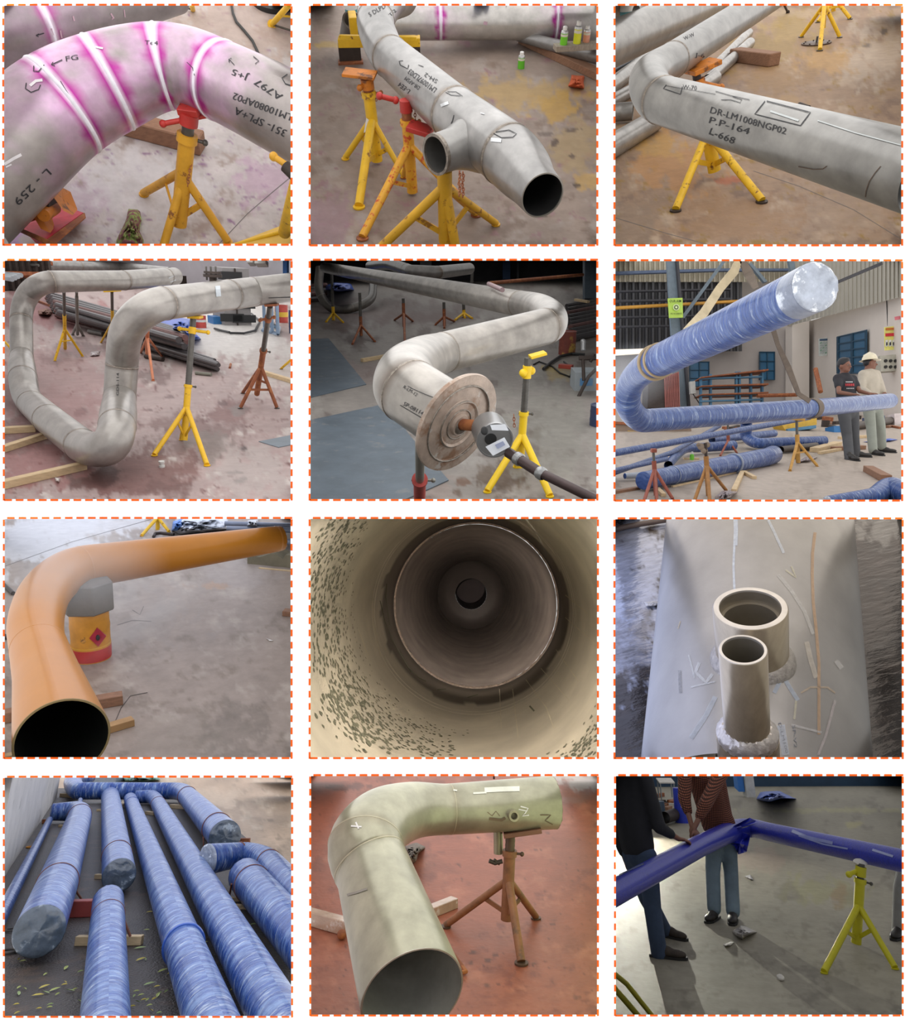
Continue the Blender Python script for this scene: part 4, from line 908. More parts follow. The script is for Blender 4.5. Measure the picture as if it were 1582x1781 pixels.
cloth(c, 'tarpaulin', 'crumpled blue tarpaulin behind the stock bars', 'tarpaulin', [(840, 350), (940, 325), (1010, 335), (1020, 400), (1065, 440), (985, 455), (930, 430), (860, 400)], tarp, h=.28, seed=5)
cloth(c, 'black_bags', 'dark crumpled bags lying on the stock bars', 'bag', [(810, 370), (870, 355), (930, 370), (935, 410), (850, 415), (815, 395)], rubber(), h=.2, seed=8)
cloth(c, 'brown_cloth', 'brown crumpled cloth on the floor at the left', 'cloth', [(200, 290), (245, 275), (280, 295), (270, 315), (205, 312)], mat('brown_cloth', '8b6a5e', rough=.9), h=.1, seed=9)
cloth(c, 'plastic_sheet', 'flat clear plastic scrap under the upper left stand', 'sheet', [(480, 508), (530, 502), (528, 528), (475, 532)], mat('grey_film', '9c8f90', rough=.25), h=.02, seed=2)
cloth(c, 'paper_scrap', 'small white crumpled scrap at the lower left', 'scrap', [(290, 1172), (315, 1178), (312, 1198), (295, 1192)], mat('paper'), h=.02)
mb = MB(); q = c.P(1220, 572, .01); cc = c.P(1215, 592, .01); mb.tube([q, cc], .014, 8); link('metal_tool', mb, rust(), None, label='small brown tool handle on the floor below the cabinet', cat='tool', cell=c)
kk = c.m(c.P(857, 1112)); mb = MB(); mb.lathe(c.P(857, 1118), c.n, [(0, 15 * kk), (.012, 15 * kk), (.012, 11 * kk), (.03, 11 * kk), (.03, 15 * kk), (.04, 15 * kk), (.04, .001)], 20); link('spool', mb, mat('white_plastic'), None, label='white plastic spool on the floor by the tall yellow stand', cat='spool', cell=c)
c.beam('steel_plate', (1420, 1000), (1620, 960), 160, 4, mat('blue_grey_plate', '6f7a82', rough=.5, var=.1), 'blue-grey steel plate lying at the right edge', 'plate')
# grey slotted cabinet
def upright(c, name, x0, x1, ybase, ytop, depth, m, label, cat, parts=None):
    A, B = c.P(x0, ybase), c.P(x1, ybase); k = c.m(A); h = (ybase - ytop) * k * 1.02; t = (B - A).normalized(); dpt = c.n.cross(t).normalized()
    if dpt.y < 0: dpt = -dpt
    rt = root(name, (A + B) / 2, label, cat); mb = MB(); mb.box((A + B) / 2 + c.n * h / 2 + dpt * depth / 2, (B - A) / 2, dpt * depth / 2, c.n * h / 2)
    link('body', mb, m, rt, smooth=False, cell=c); return rt, A, B, h, t, dpt
rt, A, B, h, t, dp = upright(c, 'cabinet', 1190, 1330, 368, 85, .8, mat('grey_cabinet', '8B8785', rough=.6, var=.08), 'grey slotted steel cabinet under the right pipe run', 'cabinet')
for fx, fz in ((.15, .12), (.15, .5), (.6, .1), (.6, .35), (.6, .72), (.15, .85)):
    q = A + t * (B - A).length * (fx + .13) + c.n * h * (fz + .02); mb = MB(); mb.box(q - dp * .01, t * .22, dp * .02, c.n * .07); link('slot', mb, rubber(), rt, smooth=False, cell=c)
mb = MB(); q = A + t * (B - A).length * .47 + c.n * h * .5; mb.box(q - dp * .012, t * .012, dp * .012, c.n * h * .5); link('door_gap', mb, darkm(), rt, smooth=False, cell=c)
drum(c, 'drum', 'red and white drum under the right pipe run behind the tall stand', 'drum', (1063, 380), (1063, 318), 56, mat('red_label_drum', 'B2463C', rough=.5, var=.25, vscale=6), bands=[(.5, .7, mat('white_plastic'))])
drum(c, 'drum', 'red and yellow drum at the right edge under the pipe', 'drum', (1490, 352), (1490, 262), 66, mat('red_label_drum'), bands=[(.3, .62, mat('drum_yellow', 'D9B23C', rough=.5))])
drum(c, 'barrel', 'navy barrel at the right edge beyond the tubular trolley', 'barrel', (1560, 410), (1560, 290), 60, mat('navy_plastic', '2f3d5e', rough=.4))
rt, *_ = upright(c, 'crate', 1130, 1185, 362, 325, .4, mat('blue_crate', '2F6FA8', rough=.5), 'blue plastic crate left of the slotted cabinet', 'crate')
rt, *_ = upright(c, 'shelf_cabinet', 945, 990, 168, 110, .5, darkm(), 'small dark cabinet against the white wall', 'cabinet')
rt, A, B, h, t, dp = upright(c, 'machine_frame', 1130, 1185, 300, 255, .4, mat('grey_paint'), 'low grey machine under the pipe left of the cabinet', 'machine')
for i, pts in enumerate(([(1330, 305), (1375, 345), (1350, 395), (1290, 410), (1215, 408)], [(1215, 405), (1170, 395), (1135, 385)], [(1380, 330), (1470, 370), (1472, 400)])):
    mb = MB(); mb.tube([c.P(x, y, .03) for x, y in pts], .02, 8); link('hose', mb, rubber(), None, label=['black hose curling on the floor behind the cabinet', 'short black hose tail left of the cabinet foot', 'black hose hanging toward the drum at the right'][i], cat='hose', cell=c)
# blue tubular trolley
rt = root('trolley', c.P(1440, 410), 'blue-grey tubular trolley frame beside the red post stand', 'trolley'); bm_ = mat('blue_grey_tube', '7a8ea3', rough=.4, metal=.3)
tp = c.n * .85
for nm, pts in (('base_frame', [c.P(1390, 395, .05), c.P(1470, 412, .05), c.P(1478, 380, .05), c.P(1405, 368, .05), c.P(1390, 395, .05)]), ('upright', [c.P(1470, 412, .05), c.P(1470, 412, .05) + tp, c.P(1440, 405, .05) + tp, c.P(1440, 405, .05)]), ('upright', [c.P(1400, 385, .05), c.P(1400, 385, .05) + tp])):
    mb = MB(); mb.tube(pts, .03, 8); link(nm, mb, bm_, rt, cell=c)
# racks and machinery at the left back
rt = root('storage_rack', c.P(120, 185), 'dark storage rack with panels at the upper left corner', 'rack')
kb = c.P(120, 185).y
for x in range(30, 270, 34):
    mb = MB(); a = c.P(x, 185); mb.box(a + c.n * 1.3, Vector((.07, 0, 0)), Vector((0, .07, 0)), c.n * 1.3); link('upright_post', mb, darkm(), rt, smooth=False, cell=c)
for z in (.35, .85, 1.35, 1.8):
    a, b = c.P(20, 185) + c.n * z, c.P(265, 185) + c.n * z; mb = MB(); mb.box((a + b) / 2, (b - a) / 2, Vector((0, .35, 0)), c.n * .05); link('shelf', mb, rust(), rt, smooth=False, cell=c)
a, b = c.P(20, 178), c.P(160, 178); mb = MB(); mb.box((a + b) / 2 + c.n * 1.2 + Vector((0, .4, 0)), (b - a) / 2, Vector((0, .05, 0)), c.n * 1.2); link('back_panel', mb, mat('rack_panel', '5d5150', rough=.8, var=.3, vscale=4, stretch=(6, 1, 1)), rt, smooth=False, cell=c)
for i in range(4): mb = MB(); a = c.D(-10, 92 + i * 6, kb * (.97 - .02 * i)); b = c.D(112 - i * 16, 103 + i * 7, kb * (.95 - .02 * i)); mb.tube([a, b], .06, 12); link('tube_end', mb, mat('pale_tube', '9fa6ab', rough=.4, metal=.4), rt, cell=c)
mb = MB(); kq = c.P(200, 150, 1.6); mb.tube([c.D(88, 90, kb), c.D(100, 60, kb), c.D(125, 47, kb), c.D(205, 50, kb)], .04, 8); link('hose_loop', mb, post(), rt, cell=c)
for (x0, x1, yb, yt, col, lb, cat) in ((1355, 1412, 50, 25, 'B9B8B2', 'pale electric box high on the white wall', 'box'), (1315, 1345, 45, 25, 'B0AFAA', 'small electric box left of the larger one on the wall', 'box')):
    d = c.P(600, 150).y - .25; mb = MB(); a, b = c.D(x0, yb, d), c.D(x1, yb, d); mb.box((a + b) / 2 + Vector((0, 0, (yb - yt) * d / FK / 2)), (b - a) / 2, Vector((0, .2, 0)), Vector((0, 0, (yb - yt) * d / FK / 2))); link('electric_box', mb, mat('box_' + col, col, rough=.6), None, smooth=False, label=lb, cat=cat, cell=c)
d = c.P(600, 150).y - .3
for (X, Y0, Y1, w, col, lb) in ((1512, 25, 105, 22, '3E6FB0', 'blue steel column at the upper right'), (262, 25, 70, 60, '6d5d4a', 'brown crate stack at the top edge behind the loop')):
    a, b = c.D(X, Y1, d), c.D(X, -20, d); mb = MB(); mb.box((a + b) / 2, Vector((w * d / FK / 2, 0, 0)), Vector((0, .15, 0)), (b - a) / 2); link('column' if w < 30 else 'crate_stack', mb, mat('c_' + col, col, rough=.6), None, smooth=False, label=lb, cat='column' if w < 30 else 'crates', cell=c)
c.shell(26, '9c9496')
c.lights(far=24, top=1.35, left=.45, right=.8)

# ================================================================== bay 5: spool with flange and gauge, dark hall behind
c = cell(1, 1, 800, 9, 1)
c.floor('8E8781', [(250, 620, 130, 60, '94807b', .5), (1050, 1170, 140, 60, '5d4a38', .75), (840, 1190, 26, 20, '6a4a36', .8), (810, 1255, 18, 26, '5d4636', .8), (1190, 940, 60, 40, '5f5145', .75), (1120, 1060, 120, 60, '6c6056', .5), (1370, 620, 90, 28, 'A08A50', .6), (1300, 590, 60, 14, 'A8924e', .7), (180, 380, 90, 25, '5f4a44', .7), (310, 440, 90, 25, '55443f', .7), (600, 330, 200, 30, '5d4b48', .5), (1300, 380, 120, 50, '4c4643', .8), (1450, 330, 200, 60, '3a3533', .8), (700, 1230, 100, 60, '9A877f', .5), (380, 300, 400, 60, '6d5a57', .5), (1300, 900, 200, 250, '8f8d84', .5)],
        tint=[('6f6560', .006, .3), ('9a948e', .005, .3)], top=130, namp=.06)
wallup(c, 'wall_back', (-60, 132), (1640, 132), 12, mat('dark_hall_wall', '2f2e30', rough=.9, var=.3, vscale=2))
for (pg, lb, cl) in (([(-30, 445), (125, 438), (325, 682), (-30, 765)], 'blue-grey steel floor plate, the smaller upper one at the left', '59636e'), ([(-30, 885), (430, 785), (560, 960), (760, 1190), (450, 1330), (-30, 1330)], 'large blue-grey steel floor plate under the flanged elbow', '59646f')):
    mb = MB(); mb.prism([c.P(x, y, .002) for x, y in pg], c.n * .008); link('steel_plate', mb, mat('slate_plate', '5c6873', rough=.45, metal=.1, var=.2, vscale=4, spots=[('75797c', 7, .58, .1)]), None, smooth=False, label=lb, cat='plate', cell=c)
Rm = .165
P = pipe(c, 'pipe_spool', 'grey zigzag pipe spool ending in a big rusty flange with a gauge', [(104, 62, 52, .62, 'S'), (200, 80, 60, .66, 'S'), (1130, 253, 134, .86, 'E'), (1262, 292, 160, .88, 'E'), (1302, 335, 176, .9, 'E'), (1280, 372, 188, .9, 'S'), (735, 512, 212, .9, 'E'), (612, 562, 262, .95, 'E'), (535, 640, 322, 1., 'E'), (545, 712, 348, 1., 'S'), (805, 885, 368, 1.)],
         steel(), R=Rm, welds=[(200, 80), (1130, 253), (1280, 372), (735, 512), (545, 712)], base='A39D96', nseg=64, halo=('5f4c3c', .75, .16), step=.035, wbead=.022)
ink(c, P, [('t', 'R-LM-12', (520, 700), (590, 745), 18), ('t', 'SP-08114-57', (520, 790), (660, 865), 22), ('l', [(560, 700), (640, 735), (735, 770)], 3), ('l', [(505, 790), (640, 870), (700, 900)], 3), ('l', [(545, 690), (565, 700)], 3)])
C = P['C']; pe = C[-1][0]; ta = (C[-1][0] - C[-8][0]).normalized(); re = C[-1][1]; d0 = pe.y; kk = d0 / FK
rustpl = mat('rusted_flange_plate', 'AE9C8E', rough=.5, metal=.25, var=.25, vscale=9, spots=[('8f6e56', 6, .55, .12), ('c3bdb6', 8, .6, .06)], bump=.2)
rf = 283 * kk
mb = MB(); mb.lathe(pe, ta, [(-.012, .0005), (-.012, rf * .98), (0, rf), (.012, rf * .99), (.014, rf * .8), (.006, rf * .76), (.010, rf * .5), (.02, rf * .46), (.012, rf * .42), (.014, rf * .22), (.03, rf * .2), (.03, .0005)], 72); link('flange', mb, rustpl, P['root'], cell=c)
mb = MB(); mb.lathe(pe, ta, [(-.02, rf * .66), (-.02, rf * .7), (-.012, rf * .72)], 48); link('weld_seam', mb, weldm(), P['root'], cell=c)
for rr, w in ((.78, .02), (.47, .02), (.30, .016)):
    mb = MB(); a_ = perp(ta); b_ = ta.cross(a_); pts = [pe + ta * .014 + (a_ * math.cos(q * math.pi / 24) + b_ * math.sin(q * math.pi / 24)) * rf * rr for q in range(49)]; mb.tube(pts, rf * w, 8, cap=False); link('weld_seam', mb, weldm(), P['root'], cell=c)
# nozzle and gauge
rt = root('pressure_gauge', pe + ta * .05, 'round steel pressure gauge with white stickers fixed to the rusty flange', 'gauge')
nz0 = pe + ta * .01; gm = mat('brushed_gauge_steel', '9a9a9a', rough=.3, metal=.6, var=.1)
dg = d0 * .955; g0 = c.D(968, 905, dg * 1.0); g1 = c.D(1006, 978, dg * .955); gt = (g1 - g0).normalized(); rg = 92 * dg / FK; kg = dg / FK
mb = MB(); mb.tube([nz0, g0], rg * .34, 18); link('nozzle', mb, rust(), rt, cell=c)
mb = MB(); mb.lathe(nz0, (g0 - nz0).normalized(), [(0, rg * .62), (.01, rg * .6), (.03, rg * .4)], 24); link('weld_seam', mb, weldm(), rt, cell=c)
gl = (g1 - g0).length; mb = MB(); mb.lathe(g0, gt, [(-.01, rg * .3), (0, rg * .9), (gl * .1, rg), (gl * .85, rg), (gl * .9, rg * 1.03), (gl, rg * 1.02), (gl, rg * .94), (gl * .97, rg * .93), (gl * .97, .0005)], 48); link('case', mb, gm, rt, cell=c)
mb = MB(); a_ = perp(gt); mb.lathe(g0 + gt * gl * 1.0 - Vector((rg * .25, 0, -rg * .1)), gt, [(-.02, rg * .34), (.006, rg * .33), (.006, .0005)], 24); link('face_plug', mb, rubber(), rt, cell=c)
mb = MB(); s0 = c.D(950, 925, dg * .93); mb.ball(s0, (rg * .2, rg * .08, rg * .24), 12); link('side_port', mb, rubber(), rt, cell=c)
for pg in ([(955, 1010), (1055, 960), (1085, 1010), (995, 1058)], [(980, 895), (1060, 890), (1078, 925), (990, 922)]):
    mb = MB(); dd = dg * (.925 if pg[0][0] < 970 else .915); mb.prism([c.D(x, y, dd) for x, y in pg], Vector((0, .003, 0))); link('paper_sticker', mb, mat('sticker_white', 'D9DCE2', rough=.6), rt, smooth=False, cell=c)
mb = MB(); dd = dg * .92; mb.prism([c.D(x, y, dd) for x, y in [(1005, 1000), (1048, 980), (1060, 1000), (1020, 1022)]], Vector((0, .003, 0))); link('data_matrix', mb, mat('sticker_blue', '8f96b0', rough=.6), rt, smooth=False, cell=c)
mb = MB(); q0 = c.D(1075, 1040, dg * .97); q1 = c.D(1240, 1145, dg * .93); q2 = c.D(1560, 1300, dg * .86); mb.tube([q0, q1], 27 * kg, 18); mb.tube([q1, q2], 24 * kg, 18)
link('drain_pipe', mb, mat('dark_brown_pipe', '4a3b3a', rough=.4, metal=.4, var=.2), rt, cell=c)
mb = MB(); t_ = (q1 - q0).normalized(); mb.lathe(q0.lerp(q1, .25), t_, [(0, 28 * kg), (.005, 34 * kg), (.03, 34 * kg), (.035, 28 * kg)], 20); mb.lathe(q1, t_, [(-.01, 26 * kg), (0, 33 * kg), (.02, 33 * kg), (.03, 26 * kg)], 20); link('pipe_coupling', mb, gm, rt, cell=c)
stand(c, 'bright yellow tripod stand with long grey post under the right elbow', (1132, 1180), (1180, 540), (1118, 830), [(965, 1252), (1295, 1276), (1120, 1120)], lw=38, tw=42, pw=34, hub=945, head=(1190, 535, 1272, 512, 14, 80), handle=(1155, 620, 1198, 608, 30), braces=[(0, -1, .6), (1, -1, .6)], chain=(1105, 840, 1108, 905), col=mat('bright_yellow_paint', 'F0C91E', rough=.45, var=.08), foot=1.2)
stand(c, 'grey post in a red tube standing under the rusty flange', (606, 1335), (610, 985), (1330, 1185), [(540, 1330), (660, 1360)], lw=30, tw=62, pw=40, hub=1290, dT=d0 * 1.02, tcol=mat('salmon_red_paint', 'C2504A', rough=.5, var=.15), col=redp(), pcol=mat('pale_galvanised_post', '97958c', rough=.4, metal=.5), foot=1.2)
for (b, t, tb, ft, lb, cl, kw) in (((151, 342), (142, 98), (340, 268), [(113, 352), (202, 355), (150, 330)], 'yellow tripod stand with dark post farthest left by the U-bend', None, {}), ((298, 425), (290, 195), (422, 320), [(252, 470), (370, 456), (296, 420)], 'orange-red tripod stand second from the left in the background', rust(), {}), ((525, 375), (520, 225), (375, 250), [(475, 342), (570, 348), (530, 478)], 'dark post stand with yellow foot under the middle of the long run', rust(), {}), ((738, 370), (735, 245), (372, 280), [(690, 368), (790, 350), (738, 385)], 'thin rusty tripod stand behind the pale front pipe', rust(), {}), ((842, 322), (838, 230), (322, 285), [(795, 342), (885, 334), (846, 330)], 'small yellow tripod stand behind the long run', None, {}), ((880, 200), (885, 90), (190, 130), [(860, 215), (900, 215), (880, 225)], 'green-grey prop standing behind the far pipes', post(), {})):
    stand(c, lb, b, t, tb, ft, lw=12, tw=17, pw=15, hub=tb[0] * .45 + tb[1] * .55, col=cl, foot=1.2, collar=False, **kw)
pU = pipe(c, 'U_bend_pipe', 'dark U-bend hanging down at the far left end of the long run', [(80, 60, 46, .62, 'E'), (78, 190, 46, .62, 'E'), (140, 275, 46, .62, 'E'), (265, 272, 46, .62, 'E'), (350, 225, 44, .62, 'E'), (362, 150, 40, .62)], mat('dark_loop_steel', '6b6660', rough=.4, metal=.5, var=.2), R=Rm, split=True, welds=[(90, 210), (250, 275)])
pU['root'].name = 'bend_pipe'
pipe(c, 'background_pipe', 'bulky grey pipe with elbows behind the long run at the top', [(345, 55, 50, .9, 'E'), (470, 50, 60, .9, 'S'), (560, 82, 66, .9, 'S'), (700, 88, 66, .9, 'S'), (870, 68, 58, .9)], steel(), R=Rm, base='7d7a76', welds=[(540, 70), (700, 88)])
cloth(c, 'tarpaulin', 'blue tarpaulin heaped in the background at the left', 'tarpaulin', [(110, 158), (150, 140), (240, 145), (260, 180), (180, 190), (110, 180)], tarp, h=.75, seed=4)
random.seed(9)
for i in range(16):
    x0 = 30 + (i % 8) * 14; y = 150 + (i % 8) * 6; mb = MB(); a, b = c.P(-20, 165 + (i % 6) * 14, .08 + (i // 6) * .12), c.P(60 + random.uniform(0, 60), 155 + (i % 6) * 14, .08 + (i // 6) * .12); mb.tube([a, b], .07, 8)
    link('stock_bar', mb, barm2 if i % 3 == 0 else barm, None, label='dark bar in the heap at the far left edge', cat='bar', group='bars heaped at the far left', cell=c)
for i in range(20):
    yy = 235 + (i % 10) * 19; hh = .06 + (i // 10) * .13; mb = MB(); a, b = c.P(1385 + (i % 10) * 3, yy + 30, hh), c.P(1620, yy - 15, hh); mb.tube([a, b], .05, 8)
    link('stock_bar', mb, barm2 if i % 4 == 0 else barm, None, label='dark bar lying in the stock at the right behind the elbow', cat='bar', group='bars stocked at the right', cell=c)
c.beam('timber_stick', (302, 562), (470, 532), 22, 18, wood(), 'pale timber stick on the floor left of the front elbow', 'timber')
c.beam('timber_stick', (1430, 238), (1500, 250), 16, 12, wood(), 'short pale timber stick on the dark stock at the right', 'timber', base=.3)
drum(c, 'drum', 'red-brown drum with worn label behind the right elbow', 'drum', (1385, 520), (1385, 400), 88, mat('brown_label_drum', '8e4a3e', rough=.55, var=.3, vscale=5, spots=[('c09a4a', 4, .56, .06)]), lid=False)
drum(c, 'barrel', 'dark blue barrel cut off at the right edge', 'barrel', (1560, 895), (1560, 790), 110, mat('navy_plastic'))
# pressure test pump
rt, A, B, h, t, dp = upright(c, 'test_pump', 1425, 1545, 715, 620, .35, mat('pale_pump_box', 'A3ABB0', rough=.5, var=.1), 'pale boxed pressure pump with tubes at the right edge', 'pump')
mb = MB(); q = (A + B) / 2 + c.n * h * .5 - dp * .01; mb.box(q, t * (B - A).length * .28, dp * .004, c.n * h * .2); link('blue_label', mb, mat('label_blue', '5E93C4', rough=.5), rt, smooth=False, cell=c)
for pts, r in (([(1475, 660, .5), (1472, 560, .9), (1470, 530, 1.1)], .03), ([(1540, 600, .4), (1500, 640, .3), (1440, 760, .05)], .03), ([(1440, 760, .03), (1560, 800, .03)], .025), ([(1450, 540, .5), (1545, 540, .5)], .04), ([(1510, 560, .5), (1530, 520, .6)], .03)):
    mb = MB(); dq = A.y * .97; mb.tube([c.D(x, y, dq) for x, y, _ in pts], r * .7, 8); link('pump_tube', mb, darkm(), rt, cell=c)
mb = MB(); dq = A.y * .97; mb.tube([c.D(1472, 500, dq), c.D(1472, 455, dq)], .03, 10); mb.ball(c.D(1472, 455, dq), .035, 8); link('valve', mb, gm, rt, cell=c)
mb = MB(); mb.tube([c.P(x, y, .03) for x, y in [(1262, 598), (1300, 565), (1350, 532), (1410, 518), (1480, 522)]], .022, 8); link('hose', mb, rubber(), None, label='black hose arching to the pump at the right', cat='hose', cell=c)
mb = MB(); mb.tube([c.P(x, y, .015) for x, y in [(1210, 575), (1240, 560), (1310, 585), (1350, 620), (1400, 640), (1420, 600), (1370, 560)]], .012, 8); link('cable', mb, rubber(), None, label='thin dark cable looping round the red box', cat='cable', cell=c)
c.beam('toolbox', (1345, 592), (1415, 598), 34, 20, mat('red_box', 'B04A3C', rough=.5), 'small red box on the floor by the pump', 'box')
d = c.P(800, 132).y - .4
for (X, w, col, y1, lb) in ((1065, 40, '2d4260', 130, 'blue steel column at the back of the dark hall'), (1125, 12, '3a3a3c', 130, 'thin dark column right of the blue one'), (1508, 66, '45505a', 235, 'grey-blue steel column at the upper right'), (640, 60, '8a8d90', 60, 'pale window strip high in the dark hall')):
    a, b = c.D(X, y1, d if w != 66 else d * .7), c.D(X, -20, d if w != 66 else d * .7); mb = MB(); mb.box((a + b) / 2, Vector((w * a.y / FK / 2, 0, 0)), Vector((0, .15, 0)), (b - a) / 2); link('column' if w != 60 else 'window_strip', mb, mat('c_' + col, col, rough=.6), None, smooth=False, label=lb, cat='column' if w != 60 else 'window', cell=c)
pipe(c, 'background_pipe', 'long rusty pipe raised behind the elbow at the upper right', [(975, 145, 20, 1.0), (1470, 100, 16, 1.0)], rust(), split=False)
mb = MB(); mb.tube([c.D(972, 148, 8), c.D(1045, 180, 7)], .025, 10); link('tool_bar', mb, mat('pinkish_tube', '8d7476', rough=.5), None, label='short pinkish tube sticking up behind the long run', cat='tube', cell=c)
c.shell(30, '57534f', ceil='3a3836')
c.lights(far=8, top=1.7, left=.6, right=1.1)
c.lights(near=8, far=24, top=.5, left=.1, right=.1)
# ================================================================== bay 6: film-wrapped spool lifted by two men
c = cell(1, 2, 30, 169, 0)
c.floor('A79A8E', [(1100, 1180, 420, 90, 'AEA196', .5), (300, 1250, 200, 60, '8f8378', .5), (500, 950, 500, 60, '8d8379', .5)], tint=[('8f8376', .006, .3)], top=770, namp=.05)
def slab(name, pts, d, m, th=.15, kind=None, label=None, cat=None, parent=None, group=None):
    mb = MB(); mb.prism([c.D(x, y, d) for x, y in pts], Vector((0, th, 0))); return link(name, mb, m, parent, smooth=False, label=label, cat=cat, group=group, kind=kind, cell=c)
plaster = mat('grey_plaster', 'A9A19C', rough=.9, var=.07, vscale=.6); plaster2 = mat('pale_plaster', 'D4CBC2', rough=.9, var=.05, vscale=.6)
def ribbed(name, x0, x1, ytop, ybot, d, pitch, m, kind='structure', ytop2=None, ybot2=None, d2=None, amp=.06):
    """profiled sheet cladding: trapezoid ribs running up the sheet"""
    mb = MB(); d2 = d2 or d; n = max(4, int((x1 - x0) / pitch)); row = []
    for i in range(n * 4 + 1):
        f = i / (n * 4); X = x0 + (x1 - x0) * f; dd = 1 / ((1 - f) / d + f / d2); o = amp if (i % 4) in (1, 2) else 0
        yt = ytop + ((ytop2 if ytop2 is not None else ytop) - ytop) * f; yb = ybot + ((ybot2 if ybot2 is not None else ybot) - ybot) * f
        row.append((c.D(X, yt, dd - o), c.D(X, yb, dd - o)))
    for i in range(len(row) - 1): mb.add([row[i][0], row[i][1], row[i + 1][1], row[i + 1][0]], [(0, 1, 2, 3)])
    return link(name, mb, m, kind=kind, smooth=False, cell=c)
dB = 30.
slab('wall_back', [(-60, 120), (1065, 120), (1065, 800), (-60, 800)], dB, plaster, kind='structure')
ribbed('wall_back_cladding', -60, 940, -40, 138, dB - .8, 26, mat('cream_cladding', 'B5AC98', rough=.6, var=.1), amp=.12)
ribbed('ceiling_sheet', -60, 700, 135, 505, dB - .6, 34, mat('dark_roof_sheet', '4d4c4e', rough=.6, var=.2, vscale=1), amp=.2)
# right-hand wall runs towards the viewer
mb = MB(); mb.add([c.D(1055, 345, dB), c.D(1600, 185, 20), c.D(1600, 925, 20), c.D(1055, 800, dB)], [(0, 3, 2, 1)]); link('wall_right', mb, plaster2, kind='structure', smooth=False, cell=c)
ribbed('wall_right_cladding', 940, 1600, -40, 372, dB - .3, 22, mat('grey_cladding', 'A7A296', rough=.6, var=.06, vscale=1), ybot2=202, d2=19.7, amp=.08)
mb = MB(); mb.prism([c.D(965, 360, dB - .7), c.D(1055, 345, dB - .7), c.D(1055, 800, dB - .7), c.D(965, 800, dB - .7)], Vector((0, .6, 0))); link('wall_pier', mb, plaster2, kind='structure', smooth=False, cell=c)
slab('trim_roof', [(-60, 85), (560, 66), (950, 66), (950, 78), (560, 80), (-60, 100)], dB - 1.2, mat('blue_grey_purlin', '54627c', rough=.6), kind='structure')
for i, (y, w) in enumerate(((185, 8), (235, 10), (322, 8), (372, 8))): slab('trim_%d' % (i + 2), [(-60, y), (640, y - 14), (640, y - 14 + w), (-60, y + w)], dB - 1.5, mat('dark_purlin', '3d3c40', rough=.7), kind='structure')
slab('crane_rail', [(-60, 272), (680, 232), (680, 244), (-60, 285)], dB - 2.2, mat('ochre_rail', 'C9902E', rough=.5), label='yellow crane rail running under the dark roof', cat='rail')
gb = mat('blue_grey_column', '6d7a84', rough=.55, var=.12)
rt = root('steel_column', c.D(365, 800, dB - 3), 'blue-grey steel column behind the wrapped pipe at the left', 'column')
slab('flange', [(300, -20), (350, -20), (418, 800), (350, 800)], dB - 3, gb, parent=rt); slab('web_edge', [(350, -20), (362, -20), (428, 800), (418, 800)], dB - 3.2, mat('dark_purlin'), parent=rt, th=.4)
for (pts, lb) in (([(602, 20), (612, 32), (395, 330), (380, 322)], 'grey diagonal roof brace behind the sling'), ([(735, 40), (750, 34), (835, 135), (818, 140)], 'short grey roof brace right of the slings'), ([(945, 20), (975, 20), (985, 80), (960, 90)], 'grey roof bracket at the top centre')):
    slab('roof_brace', pts, dB - 2.5, gb, label=lb, cat='brace')
slab('roof_brace', [(1170, 145), (1440, 30), (1445, 45), (1175, 158)], 19, mat('dark_purlin'), label='dark diagonal tie across the right cladding', cat='brace')
rt = root('safety_sign', c.D(347, 275, dB - 3.6), 'lime green safety sign hung on the steel column', 'sign')
slab('board', [(308, 225), (385, 222), (388, 326), (315, 328)], dB - 3.6, mat('lime_sign', 'B6D65A', rough=.6, var=.05), th=.05, parent=rt)
ds = dB - 3.66
sp = bpy.data.materials and mat('sign_ink', '2d3a26', rough=.8)
def flatsign(txt, x, y, hh, wd, d, m, parent, name='lettering', thick=.01):
    cu = bpy.data.curves.new('t', 'FONT'); cu.body = txt; cu.resolution_u = 2; cu.offset = .012; ob = bpy.data.objects.new('t', cu); COL.objects.link(ob)
    me = bpy.data.meshes.new_from_object(ob.evaluated_get(bpy.context.evaluated_depsgraph_get())); bpy.data.objects.remove(ob)
    xs = [v.co.x for v in me.vertices]; x0, x1 = min(xs), max(xs); mb = MB()
    mb.add([c.D(x + (v.co.x - x0) / (x1 - x0) * wd, y - v.co.y / .72 * hh, d) for v in me.vertices], [tuple(p.vertices) for p in me.polygons]); bpy.data.meshes.remove(me)
    return link(name, mb, m, parent, smooth=False, cell=c)
flatsign('OUR AIM', 316, 245, 13, 62, ds, sp, rt); flatsign('NO ACCIDENTS', 322, 310, 9, 60, ds, sp, rt)
for q, (r_, mm) in enumerate(((17, 'D9E6B0'), (12, '5a6a3c'), (6, 'D9E6B0'))):
    mb = MB(); mb.lathe(c.D(352, 272, ds - .01 * q), (0, -1, 0), [(0, r_ * ds / FK), (.005, .0005)], 20); link('target_ring', mb, mat('ring_' + mm, mm, rough=.7), rt, smooth=False, cell=c)
